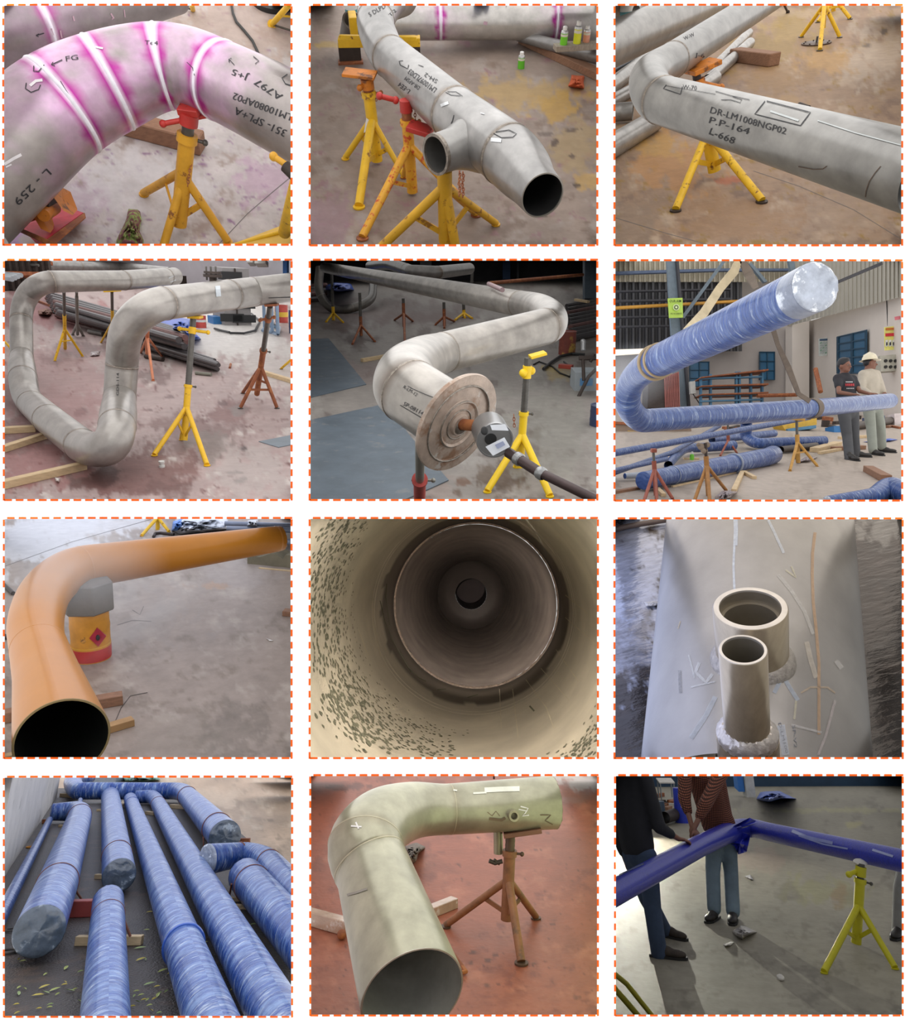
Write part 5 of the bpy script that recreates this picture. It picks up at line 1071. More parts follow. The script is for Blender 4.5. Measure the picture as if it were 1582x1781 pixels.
def pane(x0, x1, y0, y1, d, n, lb, slant=0, dd2=None, col='2E6E94', k=1):
    rt = root('window', c.D((x0 + x1) / 2, (y0 + y1) / 2, d), lb, 'window'); d2 = dd2 or d
    def pt(fx, fy, off): X = x0 + (x1 - x0) * fx; dd = 1 / ((1 - fx) / d + fx / d2); ys = slant * fx; return c.D(X, y0 + (y1 - y0) * fy + ys * (1 - 2 * fy) * -1 * 0 - slant * fx * (1 - fy), dd - off)
    mb = MB(); mb.add([pt(0, 0, .1), pt(0, 1, .1), pt(1, 1, .1), pt(1, 0, .1)], [(0, 1, 2, 3)]); link('pane', mb, mat('blue_window_glass', '2c5f80', rough=.35, var=.15, vscale=2), rt, smooth=False, cell=c)
    W = .022
    for fx in [.02, .5, .98]: mb = MB(); mb.prism([pt(fx - W, 0, .16), pt(fx + W, 0, .16), pt(fx + W, 1, .16), pt(fx - W, 1, .16)], Vector((0, .08, 0))); link('mullion', mb, mat('window_frame_blue', '1f4258', rough=.5), rt, smooth=False, cell=c)
    for j in range(n + 1): f = j / n; mb = MB(); mb.prism([pt(0, f - .012, .16), pt(1, f - .012, .16), pt(1, f + .012, .16), pt(0, f + .012, .16)], Vector((0, .08, 0))); link('glazing_bar', mb, mat('window_frame_blue'), rt, smooth=False, cell=c)
dR = lambda X: 1 / ((1 - (X - 1055) / 545) / dB + ((X - 1055) / 545) / 20)
pane(1205, 1362, 428, 620, dR(1205) - .05, 5, 'blue barred window on the pale wall behind the two men', slant=36, dd2=dR(1362) - .05)
pane(793, 875, 508, 655, dB - .1, 3, 'dark blue window in the middle of the back wall'); pane(423, 528, 560, 690, dB - .1, 3, 'dark window on the back wall left of the rack', col='3b4450')
# posters, switch box
def poster(x0, x1, y0, y1, col, lb, rows, cat='poster'):
    d = dR((x0 + x1) / 2) - .12; rt = root('poster', c.D(x0, y0, d), lb, cat); slab('sheet', [(x0, y0 + 6), (x1, y0 - 4), (x1 + 2, y1 - 6), (x0 + 2, y1)], d, mat('poster_' + col, col, rough=.7), th=.02, parent=rt)
    for (a, b_, u, v, cc) in rows: slab('printed_block', [(x0 + a, y0 + b_), (x0 + u, y0 + b_ - 3), (x0 + u, y0 + v - 3), (x0 + a, y0 + v)], d - .03, mat('print_' + cc, cc, rough=.7), th=.01, parent=rt)
poster(1105, 1186, 432, 530, 'C9CEC9', 'pale notice sheet with a dark heading left of the barred window', [(6, 8, 74, 17, '3c5470')] + [(8 + 13 * i, 26 + 13 * j, 17 + 13 * i, 34 + 13 * j, 'a9b3b0' if (i + j) % 3 else '7c9a86') for i in range(5) for j in range(5)])
poster(1453, 1532, 372, 500, 'E2DC7A', 'yellow safety poster with red band and round pictures at the right', [(8, 10, 60, 22, 'c0702c'), (6, 38, 72, 54, 'c8303a')] + [(6 + 18 * i, 74, 19 + 18 * i, 108, 'd8d8d2') for i in range(4)] + [(9 + 18 * i, 86, 16 + 18 * i, 104, '6a6a66') for i in range(4)])
d = dR(1485) - .4; rt = root('switch_box', c.D(1485, 565, d), 'grey switch box with six knobs below the yellow poster', 'switch box'); slab('housing', [(1430, 528), (1533, 520), (1537, 606), (1436, 612)], d, mat('switchbox_grey', 'A8A598', rough=.6), th=.3, parent=rt)
for i in range(3):
    for j in range(2): mb = MB(); mb.lathe(c.D(1458 + i * 26, 556 + j * 32, d), (0, -1, 0), [(0, .05), (.04, .045), (.04, .001)], 12); link('knob', mb, rubber(), rt, cell=c)
slab('red_notice', [(1508, 322), (1545, 316), (1545, 334), (1510, 340)], dR(1530) - .1, mat('pale_red', 'C9707a', rough=.7), th=.02, label='small red notice at the right edge above the poster', cat='notice')
mb = MB(); mb.tube([c.D(1462, 180, dR(1462) - .1), c.D(1470, 370, dR(1462) - .1)], .015, 6); link('cable', mb, rubber(), None, label='thin cable running down the wall to the yellow poster', cat='cable', cell=c)
slab('light_strip', [(-40, 498), (205, 490), (205, 512), (-40, 528)], dB - 3.8, mat('lamp_strip', 'E6D8C0', rough=.6, emis=('FFF0DC', .8)), label='pale strip lamp at the left under the dark roof', cat='lamp')
slab('electric_box', [(424, 665), (452, 662), (456, 728), (428, 730)], dB - 3.8, mat('box_B9B8B2', 'B9B8B2', rough=.6), label='pale electric box on the column at the left', cat='box')
mb = MB(); mb.tube([c.D(440, 730, dB - 3.8), c.D(480, 790, dB - 3.8)], .02, 6); link('cable', mb, rubber(), None, label='cable hanging from the pale electric box', cat='cable', cell=c)
# blue racks
rt = root('storage_rack', c.D(640, 790, dB - 4), 'blue-framed storage rack with brown stock along the back wall', 'rack'); bl = mat('rack_blue', '4C7C9C', rough=.5)
for x, yt in ((480, 640), (532, 625), (668, 612), (685, 612), (745, 612), (805, 602)): slab('upright_post', [(x, yt), (x + 9, yt), (x + 9, 800), (x, 800)], dB - 4, bl, parent=rt)
for y in (645, 690, 735, 765): slab('shelf_beam', [(480, y), (805, y - 10), (805, y - 2), (480, y + 8)], dB - 4.1, bl, parent=rt)
for y in (640, 686, 731): slab('stored_bars', [(485, y), (840, y - 42 if y == 640 else y - 12), (840, y - 34 if y == 640 else y - 4), (485, y + 5)], dB - 4.3, rust(), parent=rt, th=.8)
for i in range(10): slab('red_tube', [(290 + i * 8, 640 - i * 3), (294 + i * 8, 640 - i * 3), (300 + i * 8, 800), (296 + i * 8, 800)], dB - 4, mat('dull_red_tube', 'A4655c', rough=.6), label='dull red tube leaning upright beside the column', cat='tube', group='red tubes leaning by the column')
slab('dark_machine', [(205, 650), (290, 640), (295, 805), (200, 805)], dB - 3.9, darkm(), label='dark tall cabinet left of the red tubes', cat='cabinet', th=.8)
# skip with painted letters
dS = 17.; rt = root('skip', c.D(240, 1010, dS), 'brown steel skip with worn yellow and blue lettering behind the stands', 'skip'); slab('side', [(-60, 880), (430, 905), (440, 1010), (-60, 1030)], dS, mat('brown_skip', '8f7a68', rough=.7, var=.2, vscale=2), th=2.2, parent=rt)
slab('yellow_stripe', [(95, 925), (165, 930), (175, 1008), (100, 1010)], dS - .02, mat('skip_yellow', 'C9A13C', rough=.6, var=.2), th=.02, parent=rt); slab('top_rim', [(-60, 872), (432, 897), (432, 910), (-60, 886)], dS - .06, rust(), th=.1, parent=rt)
flatsign('VOLTO', 175, 995, 62, 240, dS - .05, mat('skip_blue', '3f6f9c', rough=.6, var=.3), rt)
# the lifted spool
R6 = .111
P = pipe(c, 'wrapped_pipe', 'big blue film-wrapped pipe spool lifted in slings, its end high at the right', [(1085, 165, 262, 1., 'S'), (250, 560, 170, 1., 'E'), (118, 668, 140, 1., 'E'), (98, 790, 132, 1., 'E'), (190, 872, 124, 1., 'S'), (1060, 808, 98, 1., 'S'), (1480, 767, 78, 1.)], film(), R=R6, nseg=56, step=.04,
         cap0=(.22, mat('clear_film_end', '9aa1ae', rough=.3, coat=.3, var=.35, vscale=10, bump=.6, bscale=16, spots=[('e4e8ee', 14, .55, .08)]), 'film_end_cap'), cap1=(.3, film(), 'film_end_cap'), bands=[(238, 567, .14), (262, 552, .1)], bandm=mat('tan_tape', 'A08a68', rough=.5, var=.1))
C = P['C']; i0 = 0; p, r = C[0][0], C[0][1]; t = (C[0][0] - C[6][0]).normalized()
q = P['near'](1010, 205); mb = MB(); pts = [x[0] for x in C[:q + 1]]; mb.tube(pts, r * 1.012, 40, cap=False); link('clear_film_sleeve', mb, mat('grey_film_sleeve', '7f8798', rough=.3, coat=.25, var=.3, vscale=8, bump=.4, bscale=14, spots=[('d0d6df', 9, .55, .1)]), P['root'], cell=c)
# slings
sl = mat('sling_webbing', 'B5A688', rough=.85, var=.15, vscale=14); sl2 = mat('dark_sling_webbing', '6e6257', rough=.85, var=.15, vscale=14)
def strap(name, pts, w, m, label, depths, group=None, parent=None):
    mb = MB(); 
    for s_ in (0,):
        L = [];
        for i, (x, y) in enumerate(pts):
            d = depths[i]; a, b = pts[max(0, i - 1)], pts[min(len(pts) - 1, i + 1)]; t = Vector((b[0] - a[0], b[1] - a[1])).normalized(); n_ = Vector((-t.y, t.x)) * (w[i] if isinstance(w, (list, tuple)) else w) / 2
            L.append((c.D(x + n_.x, y + n_.y, d), c.D(x - n_.x, y - n_.y, d)))
        for i in range(len(L) - 1):
            A = [L[i][0], L[i + 1][0], L[i + 1][1], L[i][1]]; mb.prism(A, Vector((0, .012, 0)))
    return link(name, mb, m, parent, smooth=False, label=label, cat='sling' if label else None, group=group, cell=c)
strap('lifting_sling', [(685, 15), (660, 80), (585, 170), (500, 300), (405, 400)], [34, 48, 46, 48, 44], sl, 'wide beige lifting sling running down to the wrapped pipe at the left', [5.2, 5.2, 5.2, 5.1, 4.7])
strap('lifting_sling', [(700, 20), (735, 90), (775, 170)], [30, 52, 30], sl2, 'brown lifting sling going behind the upper wrapped pipe', [5.2, 5.2, 5.0])
strap('lifting_sling', [(868, 395), (890, 470), (945, 590), (1000, 730), (1060, 770)], [26, 22, 32, 24, 26], sl2, 'grey-brown sling hanging down to the lower wrapped pipe', [7.2, 7.4, 7.8, 8.0, 8.0])
q = P['near'](1066, 808); p, r = C[q][0], C[q][1]; t = (C[q + 3][0] - C[q - 3][0]).normalized()
for k_ in (-.25, .15, .5): mb = MB(); mb.lathe(p + t * r * k_, t, [(-.02, r * 1.01), (-.02, r * 1.1), (.02, r * 1.12), (.02, r * 1.01)], 32); link('sling_loop', mb, sl2, P['root'], cell=c)
# ------------------------------------------------------------------ people
skin = lambda: mat('brown_skin', '7a5140', rough=.55, var=.06)
def hand(J, base, fwd, out, up, s, curl=.6, thumb=1):
    """palm with four unequal fingers and a thumb; fwd along the fingers, out across the palm, up = back of the hand"""
    parts = [('e', base + fwd * .045 * s, (.045 * s, .04 * s, .018 * s), (fwd, out, up))]
    for k, (o, l) in enumerate(((-.03, .07), (-.01, .082), (.01, .076), (.028, .06))):
        a = base + fwd * .082 * s + out * o * s; b = a + (fwd * math.cos(curl * .5) - up * math.sin(curl * .5)) * l * .5 * s; e = b + (fwd * math.cos(curl * 1.4) - up * math.sin(curl * 1.4)) * l * .5 * s
        parts += [('c', a, b, .0105 * s, .0095 * s), ('c', b, e, .0095 * s, .008 * s)]
    a = base + fwd * .03 * s - out * .04 * s * thumb; b = a + (fwd * .7 - out * .7 * thumb - up * .2).normalized() * .035 * s; e = b + (fwd * .9 - out * .25 * thumb - up * .4).normalized() * .03 * s
    parts += [('c', a, b, .013 * s, .011 * s), ('c', b, e, .011 * s, .009 * s)]
    return parts
def shoe(cell, ank, toe, s, m, parent, sole=None, name='shoe'):
    n = cell.n; f = (toe - ank); f = (f - n * f.dot(n)).normalized(); sd = n.cross(f).normalized(); b = ank - n * (ank.dot(n) + cell.k) # on the floor
    P_ = [('e', b + f * .04 * s + n * .05 * s, (.10 * s, .048 * s, .05 * s), (f, sd, n)), ('e', b + f * .14 * s + n * .038 * s, (.10 * s, .05 * s, .036 * s), (f, sd, n)), ('e', b - f * .02 * s + n * .075 * s, (.055 * s, .045 * s, .06 * s), (f, sd, n))]
    link(name, fusion(P_, .012 * s, 3), m, parent, cell=cell)
    mb = MB(); pl = [(-.085, .035), (-.085, -.035), (.02, -.048), (.17, -.05), (.235, -.03), (.245, 0), (.235, .03), (.17, .05), (.02, .048)]; mb.prism([b + f * x * s + sd * y * s for x, y in pl], n * .022 * s); link('sole', mb, sole or rubber(), parent, smooth=False, cell=cell)
def man(cell, label, d0, J, s, tee, trousers, shoes, hair, head, vox=.02, helmet=None, collar=None, loc=None, group=None, base=None):
    """J: joint -> (X, Y, depth offset m); s = size scale (1 = 1.7 m man)"""
    dd = lambda v: (cell.vert(base, v[:2])[0].y if base else d0) + v[2]
    p = {k: cell.D(v[0], v[1], dd(v)) for k, v in J.items()}
    rt = root('person', loc or p['ankL'], label, 'person', group)
    body = []
    if 'head' in p:
        hd = p['head']; F_, U_ = head; F_ = F_.normalized(); U_ = (U_ - F_ * U_.dot(F_)).normalized(); S_ = F_.cross(U_).normalized(); h = s
        fp = [('e', hd + U_ * .015 * h, (.078 * h, .095 * h, .108 * h), (S_, F_, U_)), ('e', hd + F_ * .03 * h - U_ * .055 * h, (.058 * h, .062 * h, .062 * h), (S_, F_, U_)), ('e', hd + F_ * .078 * h - U_ * .088 * h, (.026 * h, .022 * h, .02 * h), (S_, F_, U_)),
              ('c', hd + F_ * .095 * h + U_ * .005 * h, hd + F_ * .116 * h - U_ * .032 * h, .010 * h, .016 * h), ('e', hd + F_ * .088 * h - U_ * .06 * h, (.026 * h, .012 * h, .010 * h), (S_, F_, U_)),
              ('e', hd + F_ * .088 * h + U_ * .025 * h, (.05 * h, .012 * h, .010 * h), (S_, F_, U_))]
        for sg in (-1, 1): fp += [('e', hd + S_ * sg * .08 * h - U_ * .008 * h - F_ * .01 * h, (.012 * h, .02 * h, .032 * h), (S_, F_, U_))]
        fp += [('c', p['neck'], hd - U_ * .06 * h - F_ * .015 * h, .055 * h, .052 * h)]
        body += fp
    c_ = lambda a, b, ra, rb: ('c', p[a], p[b], ra * s, rb * s)
    if 'neck' in p: body += [c_('shL', 'shR', .06, .06), ('c', p['neck'], p['chest'], .07 * s, .12 * s)]
    if 'chest' in p and 'waist' in p: body += [c_('chest', 'waist', .13, .115), c_('waist', 'hipL', .11, .09), c_('waist', 'hipR', .11, .09)]
    for sd in 'LR':
        if 'knee' + sd in p: body += [c_('hip' + sd, 'knee' + sd, .075, .05), c_('knee' + sd, 'ank' + sd, .048, .035)]
        if 'el' + sd in p: body += [c_('sh' + sd, 'el' + sd, .045, .036), c_('el' + sd, 'ha' + sd, .036, .025)]
        if 'ha' + sd in p and 'hf' + sd in J:
            f = (p['hf' + sd] - p['ha' + sd]).normalized(); up = (cell.n - f * f.dot(cell.n)).normalized(); out = f.cross(up); body += hand(None, p['ha' + sd], f, out, up, s, thumb=1 if sd == 'L' else -1)
    bm_ = fusion(body, vox * .62, 3); link('body', bm_, skin(), rt, cell=cell)
    if 'head' in p:
        for sg in (-1, 1):
            e = hd + F_ * .088 * h + S_ * sg * .031 * h + U_ * .002 * h; mb = MB(); mb.ball(e, .009 * h, 8); link('eye', mb, mat('eye_white', 'A8A098', rough=.3), rt, cell=cell); mb = MB(); mb.ball(e + F_ * .008 * h, .0075 * h, 8); link('pupil', mb, rubber(), rt, cell=cell)
        mb = MB(); mb.ball(hd + F_ * .097 * h - U_ * .058 * h, (.024 * h, .006 * h, .008 * h), 10, (S_, F_, U_)); link('lips', mb, mat('lips', '6a3d34', rough=.5), rt, cell=cell)
        if helmet:
            mb = MB(); prof = [(.145 * math.sin(a), .125 * math.cos(a)) for a in [i * math.pi / 2 / 9 for i in range(10)]]
            o = hd + U_ * .045 * h; mb.lathe(o, U_, [(-.0, .165 * h)] + [(0.0, .128 * h)] + [(x * h, max(.0005, y * h)) for x, y in prof], 28); mb.ball(o + F_ * .09 * h, (.10 * h, .09 * h, .012 * h), 14, (S_, F_, U_)); link('helmet', mb, helmet, rt, cell=cell)
            mb = MB(); mb.tube([o - F_ * .1 * h + U_ * .09 * h, o + U_ * .15 * h, o + F_ * .1 * h + U_ * .09 * h], .012 * h, 8); link('helmet_ridge', mb, helmet, rt, cell=cell)
            hp = [('e', hd - F_ * .02 * h + U_ * .02 * h, (.083 * h, .09 * h, .09 * h), (S_, F_, U_))]
            link('hair', fusion(hp, .012, 1), hair, rt, cell=cell)
        else:
            hp = [('e', hd - F_ * .02 * h + U_ * .05 * h, (.094 * h, .104 * h, .102 * h), (S_, F_, U_)), ('e', hd + F_ * .03 * h + U_ * .105 * h, (.06 * h, .05 * h, .03 * h), (S_, F_, U_))]
            link('hair', fusion(hp, .012, 1), hair, rt, cell=cell)
    # clothes
    if tee:
        m_, sleeve, gr = tee; T = []
        if 'neck' in p: T += [('c', p['shL'], p['shR'], .085 * s * gr, .085 * s * gr), ('c', p['neck'].lerp(p['chest'], .35), p['chest'], .10 * s * gr, .15 * s * gr), ('c', p['neck'].lerp(p['chest'], .15), p['neck'].lerp(p['chest'], .3), .07 * s, .08 * s)]
        elif 'shL' in p and 'chest' in p: T += [('c', p['shL'], p['chest'], .1 * s * gr, .15 * s * gr), ('c', p['shR'], p['chest'], .1 * s * gr, .15 * s * gr)]
        hm = p.get('hem') or p['waist'].lerp((p['hipL'] + p['hipR']) / 2, .55); T += [('c', p['chest'], p['waist'], .152 * s * gr, .14 * s * gr), ('c', p['waist'], hm, .14 * s * gr, .14 * s * gr)]
        if 'waist' in p and 'hipL' in p: T += [('c', p['chest'].lerp(p['shL'], .4), p['waist'].lerp(p['hipL'], .6), .11 * s * gr, .12 * s * gr), ('c', p['chest'].lerp(p['shR'], .4), p['waist'].lerp(p['hipR'], .6), .11 * s * gr, .12 * s * gr)]
        for sd in 'LR':
            if 'el' + sd in p:
                e = p['sh' + sd].lerp(p['el' + sd], min(1, sleeve * 2)); T += [('c', p['sh' + sd], e, .075 * s * gr, .062 * s * gr)]
                if sleeve > .5: T += [('c', p['el' + sd], p['el' + sd].lerp(p['ha' + sd], (sleeve - .5) * 2), .06 * s * gr, .045 * s * gr)]
        link('shirt', fusion(T, vox, 5), m_, rt, cell=cell)
    if trousers:
        T = [('c', p['waist'].lerp((p['hipL'] + p['hipR']) / 2, .7), (p['hipL'] + p['hipR']) / 2, .12 * s, .12 * s)]
        for sd in 'LR':
            if 'knee' + sd in p: T += [('c', p['hip' + sd], p['knee' + sd], .10 * s, .082 * s), ('c', p['knee' + sd], p['ank' + sd].lerp(p['knee' + sd], .02), .08 * s, .074 * s)]
        link('trousers', fusion(T, vox, 5), trousers, rt, cell=cell)
    if shoes:
        for sd in 'LR':
            if 'toe' + sd in J: shoe(cell, p['ank' + sd], p['toe' + sd], s, shoes, rt)
    return dict(root=rt, p=p)
hairm = mat('black_hair', '17151a', rough=.5, var=.2, vscale=60)
M1 = man(c, 'man in a black printed T-shirt and grey trousers steadying the wrapped pipe', 11.6,
    dict(head=(1241, 583, 0), neck=(1240, 622, .03), shL=(1207, 650, -.03), shR=(1283, 655, .08), chest=(1245, 678, .02), waist=(1250, 765, .02), hipL=(1238, 830, -.02), hipR=(1285, 832, .06), kneeL=(1256, 955, -.04), kneeR=(1292, 945, .08), ankL=(1268, 1078, -.3), ankR=(1302, 1058, .1),
         elL=(1212, 722, -.25), haL=(1280, 732, -.45), hfL=(1310, 733, -.5), elR=(1322, 716, -.1), haR=(1375, 730, -.3), hfR=(1400, 728, -.3), toeL=(1300, 1092, -.45), toeR=(1345, 1068, .05)),
    1.0, (mat('black_tee', '2c2b30', rough=.9, var=.1), .28, 1.), mat('dark_grey_trousers', '4c4d50', rough=.9, var=.12), mat('black_shoe', '26221f', rough=.5), hairm, (Vector((.5, -1, -.05)), Vector((0, 0, 1))))
tb = BVHTree.FromPolygons([v.co + worldloc(o) for o in M1['root'].children if o.name.startswith('shirt') for v in o.data.vertices], [tuple(f.vertices) for o in M1['root'].children if o.name.startswith('shirt') for f in o.data.polygons])
for (x0, x1, y, w, m_) in ((1248, 1285, 668, 5, 'c9c6c6'), (1246, 1294, 683, 13, 'b23a40'), (1252, 1292, 702, 5, 'b8b4b4')):
    for k_ in range(5):
        a = x0 + (x1 - x0) * k_ / 5; mb = c.stroke(tb, [(a, y), (a + (x1 - x0) / 5 * .7, y - 1)], w, .006)
        if mb.v: link('shirt_print', mb, mat('print_' + m_, m_, rough=.8), M1['root'], smooth=False, cell=c)
M2 = man(c, 'man in a white safety helmet and cream shirt turned to the right behind the pipe', 12.2,
    dict(head=(1375, 568, 0), neck=(1368, 602, .02), shL=(1340, 628, -.05), shR=(1408, 628, .05), chest=(1375, 655, .02), waist=(1380, 740, .02), hipL=(1368, 800, -.03), hipR=(1408, 800, .06), kneeL=(1382, 905, -.05), kneeR=(1432, 900, .08), ankL=(1392, 1030, -.2), ankR=(1440, 1012, .2),
         elL=(1330, 700, -.1), haL=(1376, 727, -.3), hfL=(1400, 732, -.35), elR=(1432, 682, .0), haR=(1452, 722, -.1), hfR=(1462, 738, -.15), toeL=(1420, 1045, -.3), toeR=(1490, 1022, .1)),
    1.0, (mat('cream_shirt', 'B4AB9C', rough=.9, var=.08), .95, 1.), mat('pale_grey_trousers', '8f9389', rough=.9, var=.1), mat('black_shoe'), hairm, (Vector((1, -.25, 0)), Vector((0, 0, 1))), helmet=mat('cream_helmet', 'D9D0B6', rough=.35))
for m_ in (M1, M2): m_['root'].name = 'person'
# supports and wrapped pipes on the floor
rb = mat('rusty_red_stand', '8f4b38', rough=.65, var=.2, vscale=10); ob_ = mat('ochre_brown_stand', 'B98A3E', rough=.6, var=.2, vscale=10)
stand(c, 'yellow-ochre tripod stand under the lower wrapped pipe, right of the elbow pipe', (997, 1105), (988, 865), (1095, 945), [(953, 1140), (1097, 1115), (985, 1075)], lw=15, tw=22, hub=985, col=ob_, foot=1.2, collar=False, head=(960, 862, 1020, 866, 12, 60), braces=[(0, 1, .6)])
stand(c, 'rust-red tripod stand in the middle distance behind the front wrapped pipe', (628, 1040), (625, 895), (1030, 950), [(585, 1060), (672, 1045), (630, 1025)], lw=11, tw=17, hub=975, col=rb, foot=1.2, collar=False)
stand(c, 'rust-red tripod stand nearest the lower left corner', (245, 1268), (230, 1025), (1268, 1085), [(172, 1330), (332, 1290), (250, 1325)], lw=18, tw=24, hub=1130, col=rb, foot=1.1, collar=False, head=(218, 1030, 246, 1030, 20, 30))
stand(c, 'brown and yellow tripod stand with rags on top in front of the wrapped pipe', (523, 1270), (505, 990), (1275, 1060), [(448, 1300), (615, 1245), (530, 1320)], lw=19, tw=26, hub=1110, col=mat('brown_yellow_stand', 'A0703a', rough=.65, var=.25, vscale=10), foot=1.1, collar=False, pcol=darkm())
mb = MB()
for i, (x, y, r_) in enumerate(((485, 1010, 20), (515, 1000, 16), (500, 1030, 18), (470, 1000, 12))): mb.ball(c.P(505, 1280) * 0 + c.D(x, y, c.P(523, 1270).y * .99), (r_ * .0021 * 1.1, .02, r_ * .0021), 10)
link('rag_bundle', mb, mat('grey_brown_rag', '8a7a6a', rough=.95, var=.3), None, label='grey rags heaped on top of the brown and yellow stand', cat='rag', cell=c)
fl = film()
pipe(c, 'wrapped_pipe', 'thick film-wrapped pipe on the floor with a rounded right end', [(178, 1190, 96, .13, 'S'), (830, 1065, 96, .13, 'S'), (862, 1052, 96, .13)], fl, cap0=(.1, fl, 'film_end_cap'), cap1=(.6, fl, 'film_end_cap'), bands=[(655, 1100, .16), (330, 1160, .06)], bandm=mat('grey_tape', '8a93a5', rough=.4))
pipe(c, 'wrapped_pipe', 'long thin wrapped pipe crossing low from the left edge to the ochre stand', [(-40, 1055, 40, 1., 'S'), (1055, 855, 27, 1.)], fl, R=.047, cap1=(.4, fl, 'film_end_cap'), split=False)
pipe(c, 'wrapped_pipe', 'wrapped elbow pipe with a film-covered open end lying right of centre', [(722, 878, 58, .5, 'E'), (728, 960, 60, .2, 'E'), (800, 992, 56, .13, 'S'), (1135, 978, 50, .13)], fl, cap1=(.15, mat('clear_film_end'), 'film_end_cap'))
pipe(c, 'wrapped_pipe', 'wrapped branch pipe rising at the left behind the front pipe', [(310, 1108, 46, .1, 'E'), (345, 1065, 46, .14, 'E'), (400, 1022, 46, .14, 'E'), (470, 1015, 50, .12, 'S'), (655, 1003, 52, .12)], fl, cap1=(.2, fl, 'film_end_cap'))
pipe(c, 'wrapped_pipe', 'narrow wrapped pipe running from the left edge up behind the stands', [(-40, 1170, 30, .1, 'S'), (330, 1040, 26, .22, 'S'), (580, 900, 22, .45)], fl, split=False)
pipe(c, 'wrapped_pipe', 'second narrow wrapped pipe below it at the left edge', [(-40, 1150, 26, .25, 'S'), (300, 1075, 26, .25)], fl, split=False)
pipe(c, 'wrapped_pipe', 'short wrapped pipe with white end low at the left', [(80, 1165, 30, .07, 'S'), (200, 1158, 36, .07)], mat('white_wrap', 'A9AEB6', rough=.4, coat=.6, var=.2), cap0=(.2, fl, 'film_end_cap'))
pipe(c, 'wrapped_pipe', 'wrapped pipe seen behind the elbow pipe at the middle', [(540, 972, 40, .12, 'S'), (870, 940, 38, .12)], fl)
pipe(c, 'bare_pipe', 'dark bare pipe on the floor below the film-covered open end', [(905, 1026, 36, .07, 'S'), (1090, 1005, 36, .07)], mat('dark_bare_pipe', '4f463f', rough=.5, metal=.3), split=False)
pipe(c, 'wrapped_pipe', 'bulging wrapped pipe end with clear film at the lower right corner', [(1150, 1300, 60, .1, 'S'), (1380, 1275, 90, .12, 'E'), (1500, 1235, 125, .16, 'S'), (1620, 1275, 125, .16)], fl, cap0=(.2, mat('clear_film_end'), 'film_end_cap'))
for (A_, B_, w, h, lb, m_) in (((655, 1255), (700, 1155), 24, 20, 'pale timber stick pointing at the front wrapped pipe', wood()), ((705, 1150), (765, 1182), 22, 16, 'short pale timber stick beside the pointing one', wood()), ((1080, 1040), (1205, 1005), 44, 24, 'pale timber block stack right of the ochre stand', wood()), ((1180, 1030), (1340, 1022), 36, 20, 'brown timber plank under the two men', brownwood()), ((1110, 1050), (1215, 1030), 22, 14, 'thin pale timber in front of the block stack', wood()), ((1365, 1142), (1460, 1195), 50, 34, 'old brick-brown block at the lower right', brownwood()), ((1215, 970), (1360, 962), 24, 14, 'pale timber offcuts behind the men', wood()), ((-20, 1265), (150, 1235), 30, 14, 'flat timber board at the lower left corner', brownwood()), ((250, 1240), (285, 1275), 24, 18, 'short timber piece beside the nearest rust-red stand', wood()), ((390, 1078), (470, 1078), 22, 10, 'timber piece carrying the green bottle', wood()), ((330, 1225), (860, 1105), 10, 8, 'long thin lath in front of the thick wrapped pipe', wood())):
    c.beam('timber_block', A_, B_, w, h, m_, lb, 'timber')
B = c.P(433, 1090); kk = c.m(B); rt = root('bottle', B, 'green spray bottle with a white cap on the timber piece', 'bottle'); mb = MB(); mb.lathe(B + c.n * 10 * kk, c.n, [(0, .0005), (0, 11 * kk), (25 * kk, 11 * kk), (32 * kk, 6 * kk)], 16); link('body', mb, mat('can_6FC22B', '6FC22B', rough=.35), rt, cell=c); mb = MB(); mb.lathe(B + c.n * 10 * kk, c.n, [(32 * kk, 6 * kk), (44 * kk, 5 * kk), (44 * kk, .0005)], 12); link('cap', mb, mat('can_cap', 'E4E2DE', rough=.4), rt, cell=c)
rt = root('jerrycan', c.P(1525, 895), 'pale plastic jerrycan at the right edge', 'can'); slab('body', [(1505, 835), (1545, 832), (1548, 893), (1507, 896)], c.P(1525, 895).y, mat('pale_pinkish_plastic', 'C9BDBB', rough=.5), th=.3, parent=rt)
slab('blue_crate', [(1185, 900), (1260, 898), (1262, 932), (1187, 935)], c.P(1220, 934).y, mat('blue_crate'), th=.4, label='blue crate behind the man in black', cat='crate')
slab('blue_barrel', [(1395, 845), (1455, 845), (1455, 915), (1395, 915)], c.P(1420, 915).y, mat('navy_plastic'), th=.5, label='dark blue barrel between the legs of the helmeted man', cat='barrel')
slab('yellow_cart', [(905, 885), (1095, 845), (1095, 895), (930, 925)], c.P(1000, 925).y, mat('skip_yellow'), th=.5, label='yellow low cart behind the ochre stand', cat='cart'); slab('steel_skid', [(940, 915), (1092, 895), (1092, 912), (945, 930)], c.P(1000, 925).y - .1, bl, th=.4, label='blue steel skid under the yellow cart', cat='skid')
cloth(c, 'tarpaulin', 'flat blue tarpaulin on the floor behind the helmeted man', 'tarpaulin', [(1340, 985), (1480, 965), (1525, 972), (1420, 992)], tarp, h=.03)
cloth(c, 'film_scrap', 'crumpled dark film at the bottom edge beside the brown stand', 'film', [(555, 1275), (600, 1240), (680, 1245), (640, 1280), (570, 1310)], mat('grey_film'), h=.12, seed=4)
cloth(c, 'film_scrap', 'clear film trailing on the floor below the ochre stand', 'film', [(985, 1095), (1040, 1060), (1100, 1065), (1060, 1085)], mat('grey_film'), h=.04, seed=6)
random.seed(11)
